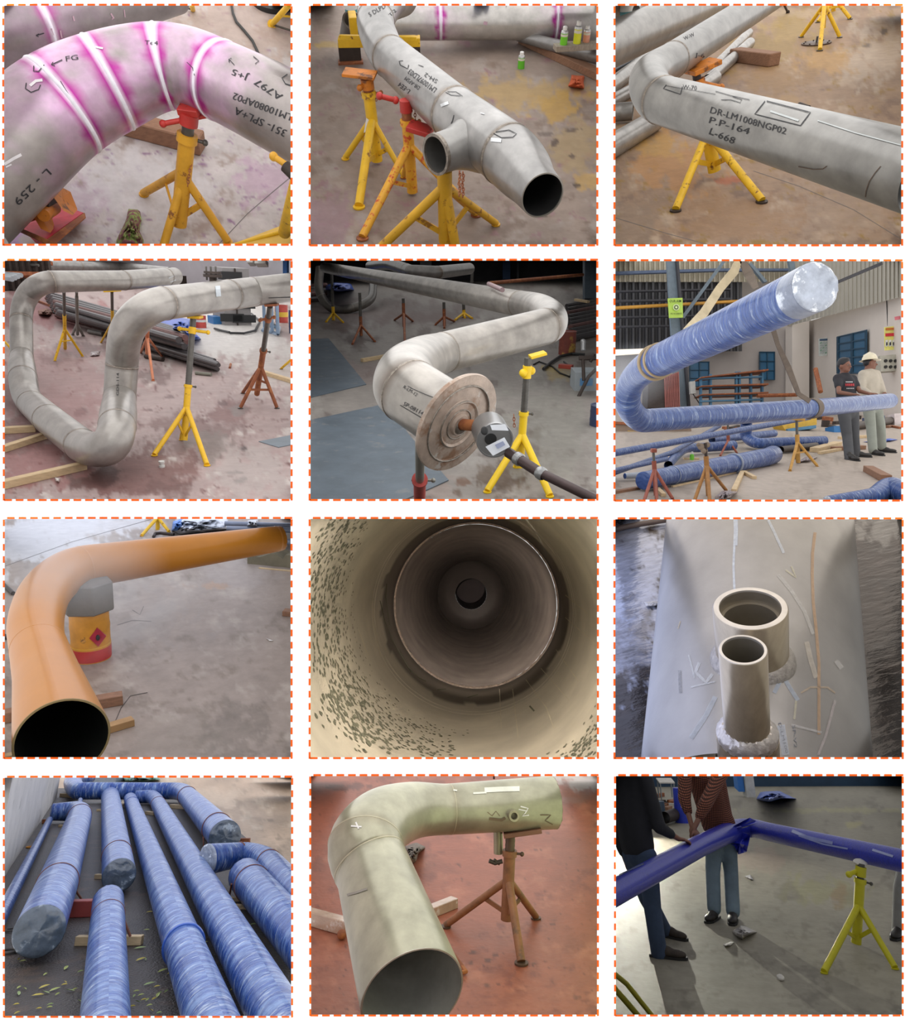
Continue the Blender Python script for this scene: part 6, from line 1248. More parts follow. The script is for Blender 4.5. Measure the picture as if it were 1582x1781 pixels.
for i in range(22):
    x = random.choice([random.uniform(1090, 1210), random.uniform(1290, 1540), random.uniform(500, 700)]); y = random.uniform(855, 925); w = random.uniform(15, 60)
    c.beam('scrap_piece', (x, y), (x + w, y - random.uniform(-8, 14)), random.uniform(10, 26), random.uniform(8, 30), random.choice([rust(), darkm(), brownwood()]), 'small scrap piece in the clutter along the foot of the wall', 'scrap', 'clutter along the wall')
mb = MB(); mb.tube([c.D(1088, 598, 22), c.D(1115, 720, 21.5)], .07, 10); link('leaning_bar', mb, rust(), None, label='rusty bar leaning on the pale wall left of the window', cat='bar', cell=c)
pipe(c, 'bare_pipe', 'long brown pipe lying behind the lower wrapped pipe', [(780, 740, 20, 1.), (990, 735, 20, 1.)], rust(), R=.07, split=False)
pipe(c, 'bare_pipe', 'brown pipe on the floor behind the men at the right', [(1260, 905, 40, .11), (1530, 865, 40, .11)], mat('dark_bare_pipe'), split=False)
drum(c, 'drum', 'small dark drum at the foot of the wall left of the men', 'drum', (1140, 905), (1140, 872), 40, darkm())
haze(c, c.D(110, 640, 6.5), (.42, .6, .32), 1.4, 'bright haze for the glare at the left edge behind the wrapped elbow')  # haze volume added to give the glare at the left
c.shell(33, 'a39a90', ceil='8a8884')
c.lights(far=30, top=1.1, left=1.1, right=1.1, cols=dict(left='e8f0ff'))
# ================================================================== bay 7: orange-brown painted elbow spool
c = cell(2, 0, 1500, 6.0, .5)
c.floor('93857A', [(150, 120, 420, 150, 'C4C2C2', .9), (500, 60, 300, 60, 'C2BFBE', .8), (750, 560, 260, 130, '8f857d', .5), (1130, 395, 90, 14, 'A58468', .6), (1250, 1150, 150, 110, '6f645a', .6), (1000, 1200, 260, 120, '857a6e', .4), (1300, 330, 200, 60, '9c9088', .6), (450, 800, 120, 60, '857c76', .4)], tint=[('7f7266', .006, .3), ('A3968A', .005, .3)], namp=.05, rough=.5)
ochre = mat('ochre_gloss_paint', 'B0701E', rough=.36, var=.06, vscale=3, coat=.12, spec=.3, bump=.04, bscale=8)
hp = c.vert((483, 775), (480, 395))[1]; hc = hp + .1
P = pipe(c, 'pipe_spool', 'glossy ochre-painted elbow pipe spool with an open black mouth at the lower left', [(332, 1205, 458, hc, 'S'), (248, 868, 312, hc, 'S'), (206, 722, 268, hc, 'E'), (190, 590, 262, hc, 'E'), (240, 430, 248, hc, 'E'), (356, 322, 232, hc, 'E'), (500, 283, 224, hc, 'S'), (1450, 146, 138, hc, 'S'), (1482, 141, 132, hc)],
         ochre, welds=[(195, 725), (440, 290)], open0=mat('ochre_edge', '8f7a50', rough=.4), inner='1c1d1b', nseg=64, wm=mat('ochre_weld', 'B8782C', rough=.3, coat=.4), wbead=.014, wall=.05, cap1=(.18, ochre, 'end_cap'), step=.04)
q = P['near'](1460, 145); p, r = P['C'][q][0], P['C'][q][1]; t = (P['C'][q][0] - P['C'][q - 3][0]).normalized(); mb = MB(); mb.lathe(p, t, [(-.01, r), (0, r * 1.02), (.01, r)], 40); link('weld_seam', mb, mat('ochre_weld'), P['root'], cell=c)
# concrete block on an upturned drum
dr = drum(c, 'drum', 'dented orange and red drum carrying the block under the ochre elbow', 'drum', (486, 770), (482, 525), 188, mat('orange_drum', 'C98A2C', rough=.5, var=.22, vscale=6, spots=[('a9a49a', 5, .60, .08), ('6b4a30', 9, .62, .06)]), bands=[(.02, .27, mat('red_drum_band', 'B9302F', rough=.45, var=.2)), (.27, .33, mat('drum_yellow2', 'D8A33A', rough=.5))])
kk = c.m(dr['B']) * .93; fw = -c.ray(486, 700).normalized(); fw = (fw - c.n * fw.dot(c.n)).normalized(); sd = c.n.cross(fw)
o = dr['B'] + c.n * dr['h'] * .56 + fw * dr['r'] * 1.03 + sd * .02; 
sx = (c.ray(600, 640) - c.ray(486, 640)); sd = sd if sd.dot(sx) > 0 else -sd
mb = MB(); a_ = dr['h'] * .2; mb.prism([o + sd * (.02 + a_ * 0), o + sd * .02 + c.n * 0], c.n) if 0 else mb.prism([o + c.n * a_ + sd * .03, o + sd * (.03 + a_ * .75), o - c.n * a_ + sd * .03, o - sd * (a_ * .75 - .03)], -fw * .02); link('hazard_diamond', mb, mat('hazard_red', 'A8283C', rough=.5), dr['root'], smooth=False, cell=c)
mb = MB(); mb.ball(o + sd * .03 + fw * .008, (a_ * .22, .006, a_ * .3), 8); link('flame_symbol', mb, rubber(), dr['root'], cell=c)
B = dr['B'] + c.n * (dr['h'] + .012); hh = (hp - dr['h']) * 1.0 + .03; rt = root('support_block', B, 'grey hexagonal concrete block on the orange drum under the pipe', 'block')
rr = 128 * c.m(B); mb = MB(); mb.prism([B + (sd * math.cos(a) + fw * math.sin(a)) * rr * (1.0 if i != 3 else 1.1) for i, a in enumerate([.35 + q * math.pi / 3 for q in range(6)])], c.n * hh); link('block', bevel(mb, .01), mat('grey_concrete_block', '6f6860', rough=.9, var=.15, bump=.2), rt, smooth=False, cell=c)
# supports
rt = root('notched_block', c.P(1420, 290), 'grey-green timber block with V notches under the far pipe end', 'block'); a, b = c.P(1308, 275), c.P(1560, 300); t = (b - a).normalized(); k = c.m(a); L = (b - a).length
zs = [.0, .06, .2, .26, .5, .56, .75, .80, 1.0]; zh = [68, 68, 42, 42, 70, 70, 44, 68, 68]
prof = [a + t * L * z + c.n * h_ * k for z, h_ in zip(zs, zh)] + [b - c.n * 0, a]
mb = MB(); dpt = c.n.cross(t); dpt = dpt if dpt.y > 0 else -dpt; mb.prism(prof, dpt * .28); link('block', mb, mat('mossy_timber', '77705c', rough=.85, var=.2, vscale=6), rt, smooth=False, cell=c)
c.beam('lath', (1370, 300), (1560, 318), 10, 6, wood(), 'thin lath on the floor before the notched block', 'timber')
for (A_, B_, w, h, lb, m_) in (((-30, 1120), (160, 1085), 60, 60, 'dark timber at the left edge under the open pipe mouth', brownwood()), ((420, 1050), (650, 1010), 66, 56, 'brown timber sticking out right of the pipe, upper one', brownwood()), ((520, 1180), (705, 1125), 52, 40, 'paler timber sticking out right of the open mouth, lower one', mat('tan_timber', 'A98458', rough=.7, var=.15, vscale=6)), ((1500, 545), (1600, 552), 50, 28, 'short brown timber at the right edge', brownwood()), ((-30, 1330), (90, 1300), 40, 30, 'pale timber corner at the bottom left', wood())):
    c.beam('timber_block', A_, B_, w, h, m_, lb, 'timber')
mb = MB(); mb.tube([c.P(80, 1030, .03), c.P(200, 1010, .03)], .03, 10); link('dark_rod', mb, darkm(), None, label='dark rod end poking out left of the open pipe', cat='rod', cell=c)
stand(c, 'yellow tripod stand cut off at the top edge above the ochre pipe', (833, 95), (835, -80), (98, 40), [(750, 130), (893, 108), (838, 82)], lw=17, tw=20, hub=30, foot=1.2, collar=False)
cloth(c, 'wrapped_bundle', 'crumpled grey and blue film bundle at the top behind the ochre pipe', 'bundle', [(915, 100), (920, 45), (1000, 30), (1200, 28), (1215, 90), (1100, 110), (950, 120)], mat('grey_film_bundle', 'A2A7B0', rough=.3, coat=.6, var=.2, vscale=9, spots=[('d5d9df', 8, .58, .1)]), h=.22, seed=7)
cloth(c, 'tarpaulin', 'bright blue sheet corner left of the film bundle', 'tarpaulin', [(908, 100), (915, 50), (965, 35), (975, 60), (945, 105)], mat('bright_blue_sheet', '3A78C4', rough=.5, var=.1), h=.24, seed=2)
for (A_, B_, w, lb) in (((1190, 62), (1570, 75), 26, 'upper grey pipe in the stack at the top right'), ((1200, 88), (1580, 100), 26, 'middle grey pipe in the stack at the top right'), ((1250, 130), (1580, 165), 30, 'lower grey pipe at the top right behind the ochre end')):
    pipe(c, 'grey_pipe', lb, [(A_[0], A_[1], w, .1), (B_[0], B_[1], w * 1.1, .1)], mat('wrapped_grey_pipe', '7c8291', rough=.4, var=.2, coat=.3), split=False)
cloth(c, 'film_scrap', 'pale wrapped film over the stack at the top right', 'film', [(1300, 75), (1310, 45), (1365, 40), (1370, 78)], mat('grey_film_bundle'), h=.25, seed=3)
for pts, lb in (([(-20, 350), (30, 395), (70, 432)], 'dark hose at the left edge beside the elbow'), ([(-20, 640), (40, 665)], 'dark hose end lower at the left edge'), ([(812, 132), (820, 115), (850, 112), (920, 120)], 'dark bent rod on the floor below the yellow stand')):
    mb = MB(); mb.tube([c.P(x, y, .02) for x, y in pts], .02, 8); link('hose', mb, darkm(), None, label=lb, cat='hose', cell=c)
mb = c.stroke(c.floor_bvh, [(610, 1110), (640, 1040), (690, 975), (780, 958)], 3, .002); link('wire', mb, darkm(), None, smooth=False, label='thin wire curling on the floor right of the timbers', cat='wire', cell=c)
for L in ([(22, 290), (380, 160), (800, 40)], [(620, 600), (700, 575), (800, 580)], [(700, 520), (740, 545), (760, 500)]):
    mb = c.stroke(c.floor_bvh, L, 2.5, .001); link('floor_joint', mb, mat('joint_line'), c.floor_ob, smooth=False, cell=c)
cloth(c, 'paper_scrap', 'small white scrap on the floor at the right', 'scrap', [(1405, 668), (1430, 676), (1450, 685), (1425, 684)], mat('paper'), h=.005)
haze(c, c.D(440, 290, 3.6), (.42, .5, .30), 1.1, 'pale mist drifting over the ochre elbow and drum')
haze(c, c.D(800, 560, 4.6), (.75, .2, .10), 1.0, 'thin streak of mist over the floor right of the drum', axes=(Vector((.83, 0, .55)), Vector((0, 1, 0)), Vector((-.55, 0, .83))))
c.shell(34, '8f8a86', ceil='b0b6c0')
c.lights(far=30, top=1.35, left=.8, right=.4, cols=dict(top='eaf0ff'))

# ================================================================== bay 8: looking down the inside of a welded pipe
c = cell(2, 1, 3000, 6)
def tubein(name, ctrl, m, parent, colf, n=160):
    pts = []
    for i in range(len(ctrl) - 1):
        for q in range(40):
            t = q / 40; a, b = ctrl[i], ctrl[i + 1]; da, db = a[2], b[2]; d = da * (db / da) ** t; u = (1 / d - 1 / da) / (1 / db - 1 / da)
            pa, pb = c.D(a[0], a[1], da), c.D(b[0], b[1], db); w = (d - da) / (db - da); pts.append((pa.lerp(pb, w), a[3] + (b[3] - a[3]) * w))
    pts.append((c.D(*ctrl[-1][:3]), ctrl[-1][3])); ps = [x[0] for x in pts]; fr = frames(ps); mb = MB(); vs = []; cs = []
    for i, (p, r) in enumerate(pts):
        t, a, b = fr[i]
        for k in range(n): th = 2 * math.pi * k / n; v = p + (a * math.cos(th) + b * math.sin(th)) * r; vs.append(v); cs.append(colf(v, th, p.y))
    fs = [(i * n + k, i * n + (k + 1) % n, (i + 1) * n + (k + 1) % n, (i + 1) * n + k) for i in range(len(pts) - 1) for k in range(n)]
    mb.add(vs, fs, cs); return mb, ps, fr
rt = root('pipe_interior', c.D(905, 490, 6), 'inside of a welded steel pipe, pale near and dark beyond its seam', 'pipe')
bore = mat('pipe_bore_steel', vcol=True, rough=.42, metal=.25, var=.10, vscale=5, bump=.05, bscale=30)
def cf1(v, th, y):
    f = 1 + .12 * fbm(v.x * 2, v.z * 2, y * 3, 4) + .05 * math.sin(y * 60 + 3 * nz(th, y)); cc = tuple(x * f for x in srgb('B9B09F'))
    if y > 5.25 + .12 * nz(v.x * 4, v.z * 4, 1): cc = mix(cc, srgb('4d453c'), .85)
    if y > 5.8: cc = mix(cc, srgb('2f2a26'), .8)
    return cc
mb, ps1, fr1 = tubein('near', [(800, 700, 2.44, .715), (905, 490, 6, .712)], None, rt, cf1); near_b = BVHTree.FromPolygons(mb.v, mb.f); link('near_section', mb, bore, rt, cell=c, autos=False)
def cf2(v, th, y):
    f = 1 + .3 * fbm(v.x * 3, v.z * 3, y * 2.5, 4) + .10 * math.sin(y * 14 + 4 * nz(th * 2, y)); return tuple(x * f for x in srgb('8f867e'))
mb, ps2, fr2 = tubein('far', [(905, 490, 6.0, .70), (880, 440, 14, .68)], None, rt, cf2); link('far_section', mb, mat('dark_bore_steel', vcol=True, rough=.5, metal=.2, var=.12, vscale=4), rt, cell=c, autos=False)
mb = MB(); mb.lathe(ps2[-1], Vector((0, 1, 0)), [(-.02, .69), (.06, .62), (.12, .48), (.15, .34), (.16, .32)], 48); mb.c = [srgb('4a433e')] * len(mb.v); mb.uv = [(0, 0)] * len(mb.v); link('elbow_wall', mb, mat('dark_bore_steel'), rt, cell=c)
mb = MB(); mb.lathe(ps2[-1], Vector((0, 1, 0)), [(.16, .32), (1.2, .32), (1.2, .0005)], 32); link('shadow_recess', mb, mat('shadow_recess_dark', '332a2a', rough=.7), rt, cell=c)  # dark recess shaped for the shadow circle on the elbow's far wall
p6 = c.D(905, 490, 5.98); ax6 = fr1[-1][0]; mb = MB(); n = 160; vs = []
for ring, (dr_, dy) in enumerate(((.714, -.03), (.700, -.015), (.698, 0), (.700, .015), (.714, .03))):
    for k in range(n): th = 2 * math.pi * k / n; w = .004 * nz(math.cos(th) * 30, math.sin(th) * 30, ring); vs.append(p6 + (fr1[-1][1] * math.cos(th) + fr1[-1][2] * math.sin(th)) * (dr_ + w) + ax6 * dy)
mb.add(vs, [(i * n + k, i * n + (k + 1) % n, (i + 1) * n + (k + 1) % n, (i + 1) * n + k) for i in range(4) for k in range(n)]); link('weld_seam', mb, mat('shiny_root_weld', 'b8a89a', rough=.25, metal=.8, var=.4, vscale=50, bump=.3), rt, cell=c)
p7 = c.D(893, 540, 5.05)
for (d_, rr, nm) in ((4.95, .709, 'machined_line'), (4.85, .71, 'machined_line')):
    w_ = (d_ - 2.44) / (6 - 2.44); pc = c.D(800, 700, 2.44).lerp(c.D(905, 490, 6), w_); mb = MB(); mb.lathe(pc, ax6, [(-.012, rr + .004), (0, rr), (.012, rr + .004)], 120, ref=fr1[-1][1]); link(nm, mb, mat('bright_line', 'd8d0c0', rough=.3, metal=.6), rt, cell=c)
# weld burn marks and black specks left by the roller
random.seed(21); specks = MB(); ink8 = mat('dark_grey_specks', '5d5c4c', rough=.8, var=.2)
def speck(X, Y, r_):
    rr = c.ray(X, Y).normalized(); h = near_b.ray_cast(Vector((0, 0, 0)), rr)
    if h[0] is None: return
    nn = h[1] if h[1].dot(rr) < 0 else -h[1]; a = perp(nn); b = nn.cross(a); k = h[0].y / FK * r_; ph = random.uniform(0, 6)
    specks.add([h[0] + nn * .003 + (a * math.cos(ph + q * 1.0472) + b * math.sin(ph + q * 1.0472)) * k * random.uniform(.6, 1.5) for q in range(6)], [(0, 1, 2, 3, 4, 5)])
for (rad, a0, a1, n_, sp, sz) in ((700, 95, 190, 60, 9, 8), (745, 100, 215, 150, 14, 10), (790, 100, 220, 260, 16, 12), (840, 105, 222, 420, 26, 12), (905, 120, 220, 300, 34, 15), (960, 128, 150, 160, 40, 16)):
    for i in range(n_):
        a = math.radians(random.uniform(a0, a1)); r_ = rad + random.gauss(0, sp); X = 930 + r_ * math.cos(a) * .98; Y = 480 + r_ * math.sin(a) * 1.0
        if 20 < X < 1550 and 30 < Y < 1305: speck(X, Y, random.uniform(.5, 1) * sz)
for i in range(260):
    a = math.radians(random.uniform(25, 75)); r_ = random.gauss(1010, 35); X = 905 + r_ * math.cos(a) * .85; Y = 480 + r_ * math.sin(a)
    if 1180 < X < 1550 and 950 < Y < 1305: speck(X, Y, random.uniform(6, 14))
link('black_specks', specks, ink8, rt, smooth=False, cell=c, kind='stuff')
for i, L in enumerate(([(395, 470), (420, 580), (470, 700), (560, 850)], [(430, 380), (425, 450), (445, 600)], [(500, 740), (540, 820), (600, 880), (640, 900)], [(700, 945), (745, 940)], [(860, 985), (915, 970)], [(1190, 1030), (1215, 1058)])):
    mb = c.stroke(near_b, L, 4 if i < 5 else 9, .004); link('scratch_mark', mb, ink8, rt, smooth=False, cell=c)
chalk = mat('pale_scratches', 'c9bfa8', rough=.7)
for L in ([(1170, 890), (1280, 1040), (1320, 1150)], [(1250, 830), (1400, 1000)], [(1330, 730), (1450, 900)], [(1380, 560), (1540, 700)], [(1380, 440), (1500, 540)], [(355, 420), (362, 600), (400, 770)], [(1030, 940), (1040, 1150)], [(280, 620), (330, 760)], [(1100, 940), (1130, 1200)]):
    mb = c.stroke(near_b, L, 3, .004); link('pale_scratch', mb, chalk, rt, smooth=False, cell=c)
mb = MB(); q = c.D(592, 385, 7.0); 
c.shell(7, '2a2826')
for nm, (X, Y) in dict(t=(1, 1)).items(): pass
c.lamp('top', 2.46, 2.85, 24, 'fff4e6', .15, .85); c.lamp('right', 2.46, 2.6, 2.0, 'ffeedd', .4, 1.)
c.spot(800, 15, 2.6, c.D(800, 1120, 3.7), 150, 'fff2e0', .1, 75)  # added spot, out of view, brightening the bottom of the near section
c.spot(420, 16, 2.55, c.D(1000, 640, 9), 2600, 'fff0e4', .1, 26)  # added spot, out of view, brightening the far section

# ================================================================== bay 9: branch nozzles on a wet pipe
c = cell(2, 2, 3000, 6.4, 1.15)
c.floor('372e28', [(60, 300, 260, 420, 'A9AFC0', .85), (100, 700, 120, 160, '8a8a92', .7), (1450, 90, 120, 60, '8a8884', .5)], namp=.2, nsc=.004, m=mat('wet_dark_ground', vcol=True, rough=.14, spec=.6, metal=.35, var=.25, vscale=6, stretch=(1, 3, 1), bump=.8, bscale=5, coat=.5), tint=[('2e2620', .004, .0)])  # bluish patches at the left paint the sky's reflection into the ground colour
h9 = .66
P = pipe(c, 'pipe_spool', 'broad grey steel pipe lying in wet ground with chalk marks and two upright nozzles', [(775, -60, 885, h9, 'S'), (742, 1700, 1180, h9)], mat('grey_header_steel', vcol=True, rough=.36, metal=.35, var=.07, vscale=4, bump=.03), base='8E8B85', nseg=120, colf=None, step=.05, split=False)
bv = P['bvh']
for (L, w, cc, nm) in (([(665, 30), (668, 100), (665, 180)], 22, 'C3CBD3', 'chalk_line'), ([(660, 170), (655, 290), (660, 420)], 12, 'C3CBD3', 'chalk_line'), ([(838, 45), (870, 110), (920, 220)], 14, 'BFC4C8', 'chalk_line'), ([(890, 335), (960, 420), (1030, 530), (1075, 650)], 18, 'B5B3AC', 'chalk_line'),
                       ([(1085, 110), (1072, 220), (1070, 330), (1075, 480), (1090, 620), (1105, 800), (1105, 1180)], 16, 'B99A78', 'orange_line'), ([(1010, 960), (1060, 930), (1150, 930), (1190, 960)], 10, 'B3A28a', 'orange_line'),
                       ([(475, 800), (455, 850), (510, 905), (545, 860)], 16, 'BDBEBA', 'chalk_line'), ([(430, 930), (560, 900)], 8, 'BDBEBA', 'chalk_line'), ([(560, 980), (510, 1080), (430, 1200)], 26, 'A9ADAD', 'chalk_line'), ([(870, 960), (915, 870), (950, 930), (995, 1000)], 22, 'A9B3BC', 'chalk_line'), ([(1040, 690), (1060, 780), (1090, 880)], 26, 'B9B2A4', 'chalk_line'), ([(1195, 790), (1225, 830)], 26, 'C0BEB8', 'chalk_line'),
                       ([(1120, 1170), (960, 1130)], 12, 'B5B3AE', 'chalk_line'), ([(985, 1000), (975, 1100)], 12, 'B9B49c', 'chalk_line'), ([(1190, 1000), (1140, 1190), (1100, 1290)], 14, 'B8B0AC', 'chalk_line'), ([(370, 840), (375, 960)], 18, '8c8c8a', 'scuff'), ([(375, 580), (362, 620)], 6, 'B5A888', 'chalk_line'), ([(905, 1130), (930, 1290)], 40, 'B4BAC0', 'chalk_line'), ([(420, 760), (450, 880)], 10, 'B9BAB6', 'chalk_line'), ([(930, 310), (985, 350), (960, 290)], 9, 'B9B49c', 'chalk_line')):
    mb = c.stroke(bv, L, w, .003)
    if mb.v: link(nm, mb, mat('chalk_' + cc, cc, rough=.9, var=.15, vscale=30, alpha=.55), P['root'], smooth=False, cell=c)
ink(c, P, [('t', 'D-LM100', (890, 1120), (930, 1280), 16), ('t', 'SP-V2', (965, 1130), (975, 1250), 16)], m=mat('grey_ink', '6f7276', rough=.8), name='stamped_number')
nm_ = mat('turned_nozzle_steel', 'A89B82', rough=.3, metal=.7, var=.12, vscale=3, stretch=(6, 6, 1)); bright = mat('bright_rim', 'B0AA9E', rough=.3, metal=.5)
def nozzle(bx, by, tx, ty, w, wi, label, collar_w, step_=None, lower=None):
    hs = h9 + .70; B0 = c.P(bx, by, hs); r_ = c.ray(tx, ty).normalized(); n = c.n; a = n.dot(r_); h = (a * r_.dot(B0) - n.dot(B0)) / (1 - a * a); T = B0 + n * h; k = c.m(T); r = w * k / 2; ri = wi * k / 2
    rt = root('nozzle', B0, label, 'nozzle'); mb = MB(); mb.lathe(B0, n, [(-.15, r), (0, r), (h - r * .04, r), (h, r * .97)], 64); link('wall', mb, nm_, rt, cell=c)
    mb = MB(); mb.lathe(B0, n, [(h, r * .975), (h + .002, r * .96), (h + .002, ri), (h - .01, ri * .99)], 64); link('rim', mb, bright, rt, cell=c)
    mb = MB(); pr = [(h - .004, ri)]
    if step_: pr += [(h - step_, ri), (h - step_ - .001, ri * .88), (.0, ri * .88), (0, .0005)]
    else: pr += [(0, ri), (0, .0005)]
    mb.lathe(B0, n, pr, 64); link('bore', mb, mat('nozzle_bore', '8d8574', rough=.35, metal=.6, var=.1), rt, cell=c)
    return rt, B0, h, r, k
rt, B0, h, r, k = nozzle(752, 760, 752, 508, 372, 306, 'wide short upright nozzle behind, with a stepped bore', 420, step_=.09)
mb = MB(); mb.lathe(B0, c.n, [(-.1, r * 1.2), (-.03, r * 1.18), (.0, r * 1.12), (.03, r * 1.03), (.035, r)], 64); link('weld_collar', mb, mat('rough_weld_collar', 'a09a90', rough=.45, metal=.5, var=.25, vscale=30, bump=.5, bscale=40), rt, cell=c)
rt, B0, h, r, k = nozzle(735, 1330, 720, 730, 244, 208, 'tall narrow upright nozzle in front rising from a thicker welded stub', 300)
T2 = B0 + c.n * h; y0 = c.yon(B0 - c.n * .3, T2, 1168); hh = (y0 - B0).length; k2 = c.m(y0); rs = 155 * k2
mb = MB(); n_ = 64; prof = [(hh + .045, r * .98), (hh + .04, r * 1.08), (hh + .02, rs * .9), (hh - .0, rs * 1.0), (hh - .03, rs * .99)]; mb.lathe(B0, c.n, prof, n_)
for i in range(len(mb.v)): mb.v[i] = mb.v[i] + c.n * .006 * math.sin(i * 1.9)
link('weld_collar', mb, mat('bright_weld_collar', 'BDB6AC', rough=.3, metal=.6, var=.15, vscale=30, bump=.25, bscale=30), rt, cell=c)
mb = MB(); mb.lathe(B0, c.n, [(-.15, rs * 1.02), (hh - .03, rs), (hh - .03, r)], 64); link('stub_pipe', mb, nm_, rt, cell=c)
mb = MB(); mb.tube([c.P(x, y, .05) for x, y in [(-20, 105), (80, 80), (180, 62), (330, 38)]], .035, 10); link('hose', mb, mat('brown_hose', '5a4c44', rough=.4, var=.2), None, label='brown hose lying in the water at the upper left corner', cat='hose', cell=c)
cloth(c, 'film_scrap', 'small white scrap floating beside the pipe at the left', 'scrap', [(180, 480), (230, 472), (275, 480), (240, 500), (195, 502)], mat('paper'), h=.03)
c.shell(14, '6a625c', ceil='c8d0e0')
c.lights(far=13, top=1.3, left=1.5, right=.3, cols=dict(left='cdd8ff', top='fff4e8'))
# ================================================================== bay 10: film-wrapped pipes loaded on a truck bed
c = cell(3, 0, 794, 6.0, 0)
c.floor('B29B84', [(1300, 220, 200, 40, '8a7765', .5), (1100, 150, 160, 40, 'C0AC96', .6)], tint=[('93806c', .012, .3), ('c4b29c', .006, .3)], top=None, namp=.10, h=-.05)
bedm = mat('chequer_plate_bed', '423a34', rough=.5, metal=.2, var=.2, vscale=4, spots=[('5d4a3c', 3, .56, .12)], bump=.8, bscale=70)
mb = MB(); bed = [c.P(x, y, -.03) for x, y in [(250, 100), (990, 92), (1330, 395), (1400, 470), (1640, 640), (1640, 1345), (-70, 1345), (-70, 600)]]; mb.prism(bed, c.n * .03); link('floor_bed', mb, bedm, kind='structure', smooth=False, cell=c)
bed_b = BVHTree.FromPolygons(mb.v, mb.f)
a, b = c.P(-60, 690), c.P(300, 140); mb = MB(); dpt = Vector((-.15, 0, 0)); mb.prism([a, b, b + c.n * 1.05, a + c.n * 1.05], dpt); link('wall_left_concrete', mb, mat('grey_concrete_wall', 'CDC6BC', rough=.9, var=.12, vscale=3, spots=[('8d867d', 2.5, .62, .1)], bump=.1), kind='structure', smooth=False, cell=c)
f10 = mat('film_over_blue', '1F4690', rough=.36, spec=.35, var=.3, vscale=3, uv=True, stretch=(2.2, 3.2, 1), coat=.3, spots=[('7490c0', 1.2, .45, .2), ('b8c4d6', 2.2, .55, .14)], bump=.8, bscale=6)
capd = mat('dark_film_cap', '4e5a68', rough=.2, coat=1, var=.4, vscale=9, bump=.5, bscale=12, spots=[('9aa6b2', 9, .6, .06)])
capg = (.12, capd, 'film_end_cap'); capb = (.5, f10, 'film_end_cap'); st_ = mat('brown_strap', '7a4a35', rough=.7)
Hh = .16
pipe(c, 'wrapped_pipe', 'thin film-wrapped pipe running along the concrete wall', [(-60, 900, 84, .1, 'S'), (262, 262, 32, .1)], f10, split=False)
pipe(c, 'wrapped_pipe', 'thin pipe stub behind the short elbow at the upper left', [(425, 155, 22, .2), (418, 195, 22, .2)], f10, split=False)
pipe(c, 'wrapped_pipe', 'thick wrapped pipe with a big clear cap and a far elbow, left', [(208, 850, 248, Hh + .02, 'S'), (300, 610, 204, Hh + .02, 'S'), (415, 265, 122, Hh + .02, 'E'), (418, 225, 108, Hh + .02, 'E'), (375, 216, 96, Hh + .02, 'S'), (275, 220, 84, Hh + .02)], f10, cap0=(.16, capd, 'film_end_cap'), cap1=(.2, f10, 'film_end_cap'), bands=[(300, 600, .035), (425, 240, .04)], bandm=st_)
pipe(c, 'wrapped_pipe', 'wrapped pipe with a dark round cap in the middle distance', [(630, 555, 165, Hh, 'S'), (582, 128, 86, Hh)], f10, cap0=capg, cap1=(.35, f10, 'film_end_cap'), bands=[(620, 450, .04)], bandm=st_)
pipe(c, 'wrapped_pipe', 'wrapped pipe in front of the dark-capped one, running to the bottom edge', [(572, 690, 152, Hh, 'S'), (545, 1700, 306, Hh)], f10, cap0=(.45, f10, 'film_end_cap'), bands=[(572, 775, .03)], bandm=st_)
pipe(c, 'wrapped_pipe', 'long wrapped pipe right of centre with a blue tape ring', [(688, 150, 62, Hh, 'S'), (1250, 1690, 325, Hh)], f10, cap0=(.5, f10, 'film_end_cap'), bands=[(700, 175, .06), (1005, 920, .12)], bandm=mat('blue_tape', '2F55A8', rough=.3, coat=.5))
pipe(c, 'wrapped_pipe', 'long wrapped pipe with a short elbow at its far end', [(718, 140, 62, Hh, 'S'), (790, 138, 66, Hh, 'E'), (830, 165, 70, Hh, 'S'), (1685, 1700, 342, Hh)], f10, cap0=(.2, f10, 'film_end_cap'), bands=[(835, 178, .05)], bandm=st_)
pipe(c, 'wrapped_pipe', 'wrapped pipe crossing the far end of the bed with an elbow at the right', [(470, 40, 64, .3, 'E'), (385, 58, 84, .28, 'E'), (420, 108, 86, .26, 'S'), (900, 108, 84, .24, 'E'), (985, 130, 92, .24, 'S'), (1190, 350, 164, .22)], f10, cap1=capg, bands=[(990, 135, .06), (1150, 305, .05)], bandm=st_)
pipe(c, 'wrapped_pipe', 'wrapped elbow pipe with a crumpled clear end at the right', [(1100, 470, 150, .24, 'S'), (1270, 445, 118, .24, 'E'), (1390, 465, 120, .24, 'E'), (1450, 520, 140, .22, 'S'), (1640, 720, 170, .2)], f10, cap0=(.25, mat('clear_film_end'), 'film_end_cap'), bands=[(1272, 445, .06), (1425, 490, .05)], bandm=st_)
pipe(c, 'wrapped_pipe', 'wrapped pipe with a rounded end at the right edge', [(1300, 560, 176, Hh, 'S'), (1700, 1030, 260, Hh)], f10, cap0=(.4, f10, 'film_end_cap'), bands=[(1335, 600, .04)], bandm=st_)
c.beam('red_beam', (350, 775), (520, 770), 60, 78, mat('red_steel_beam', '8c3a33', rough=.6, var=.2), 'dark red steel beam between the big-capped pipe and the front pipe', 'beam')
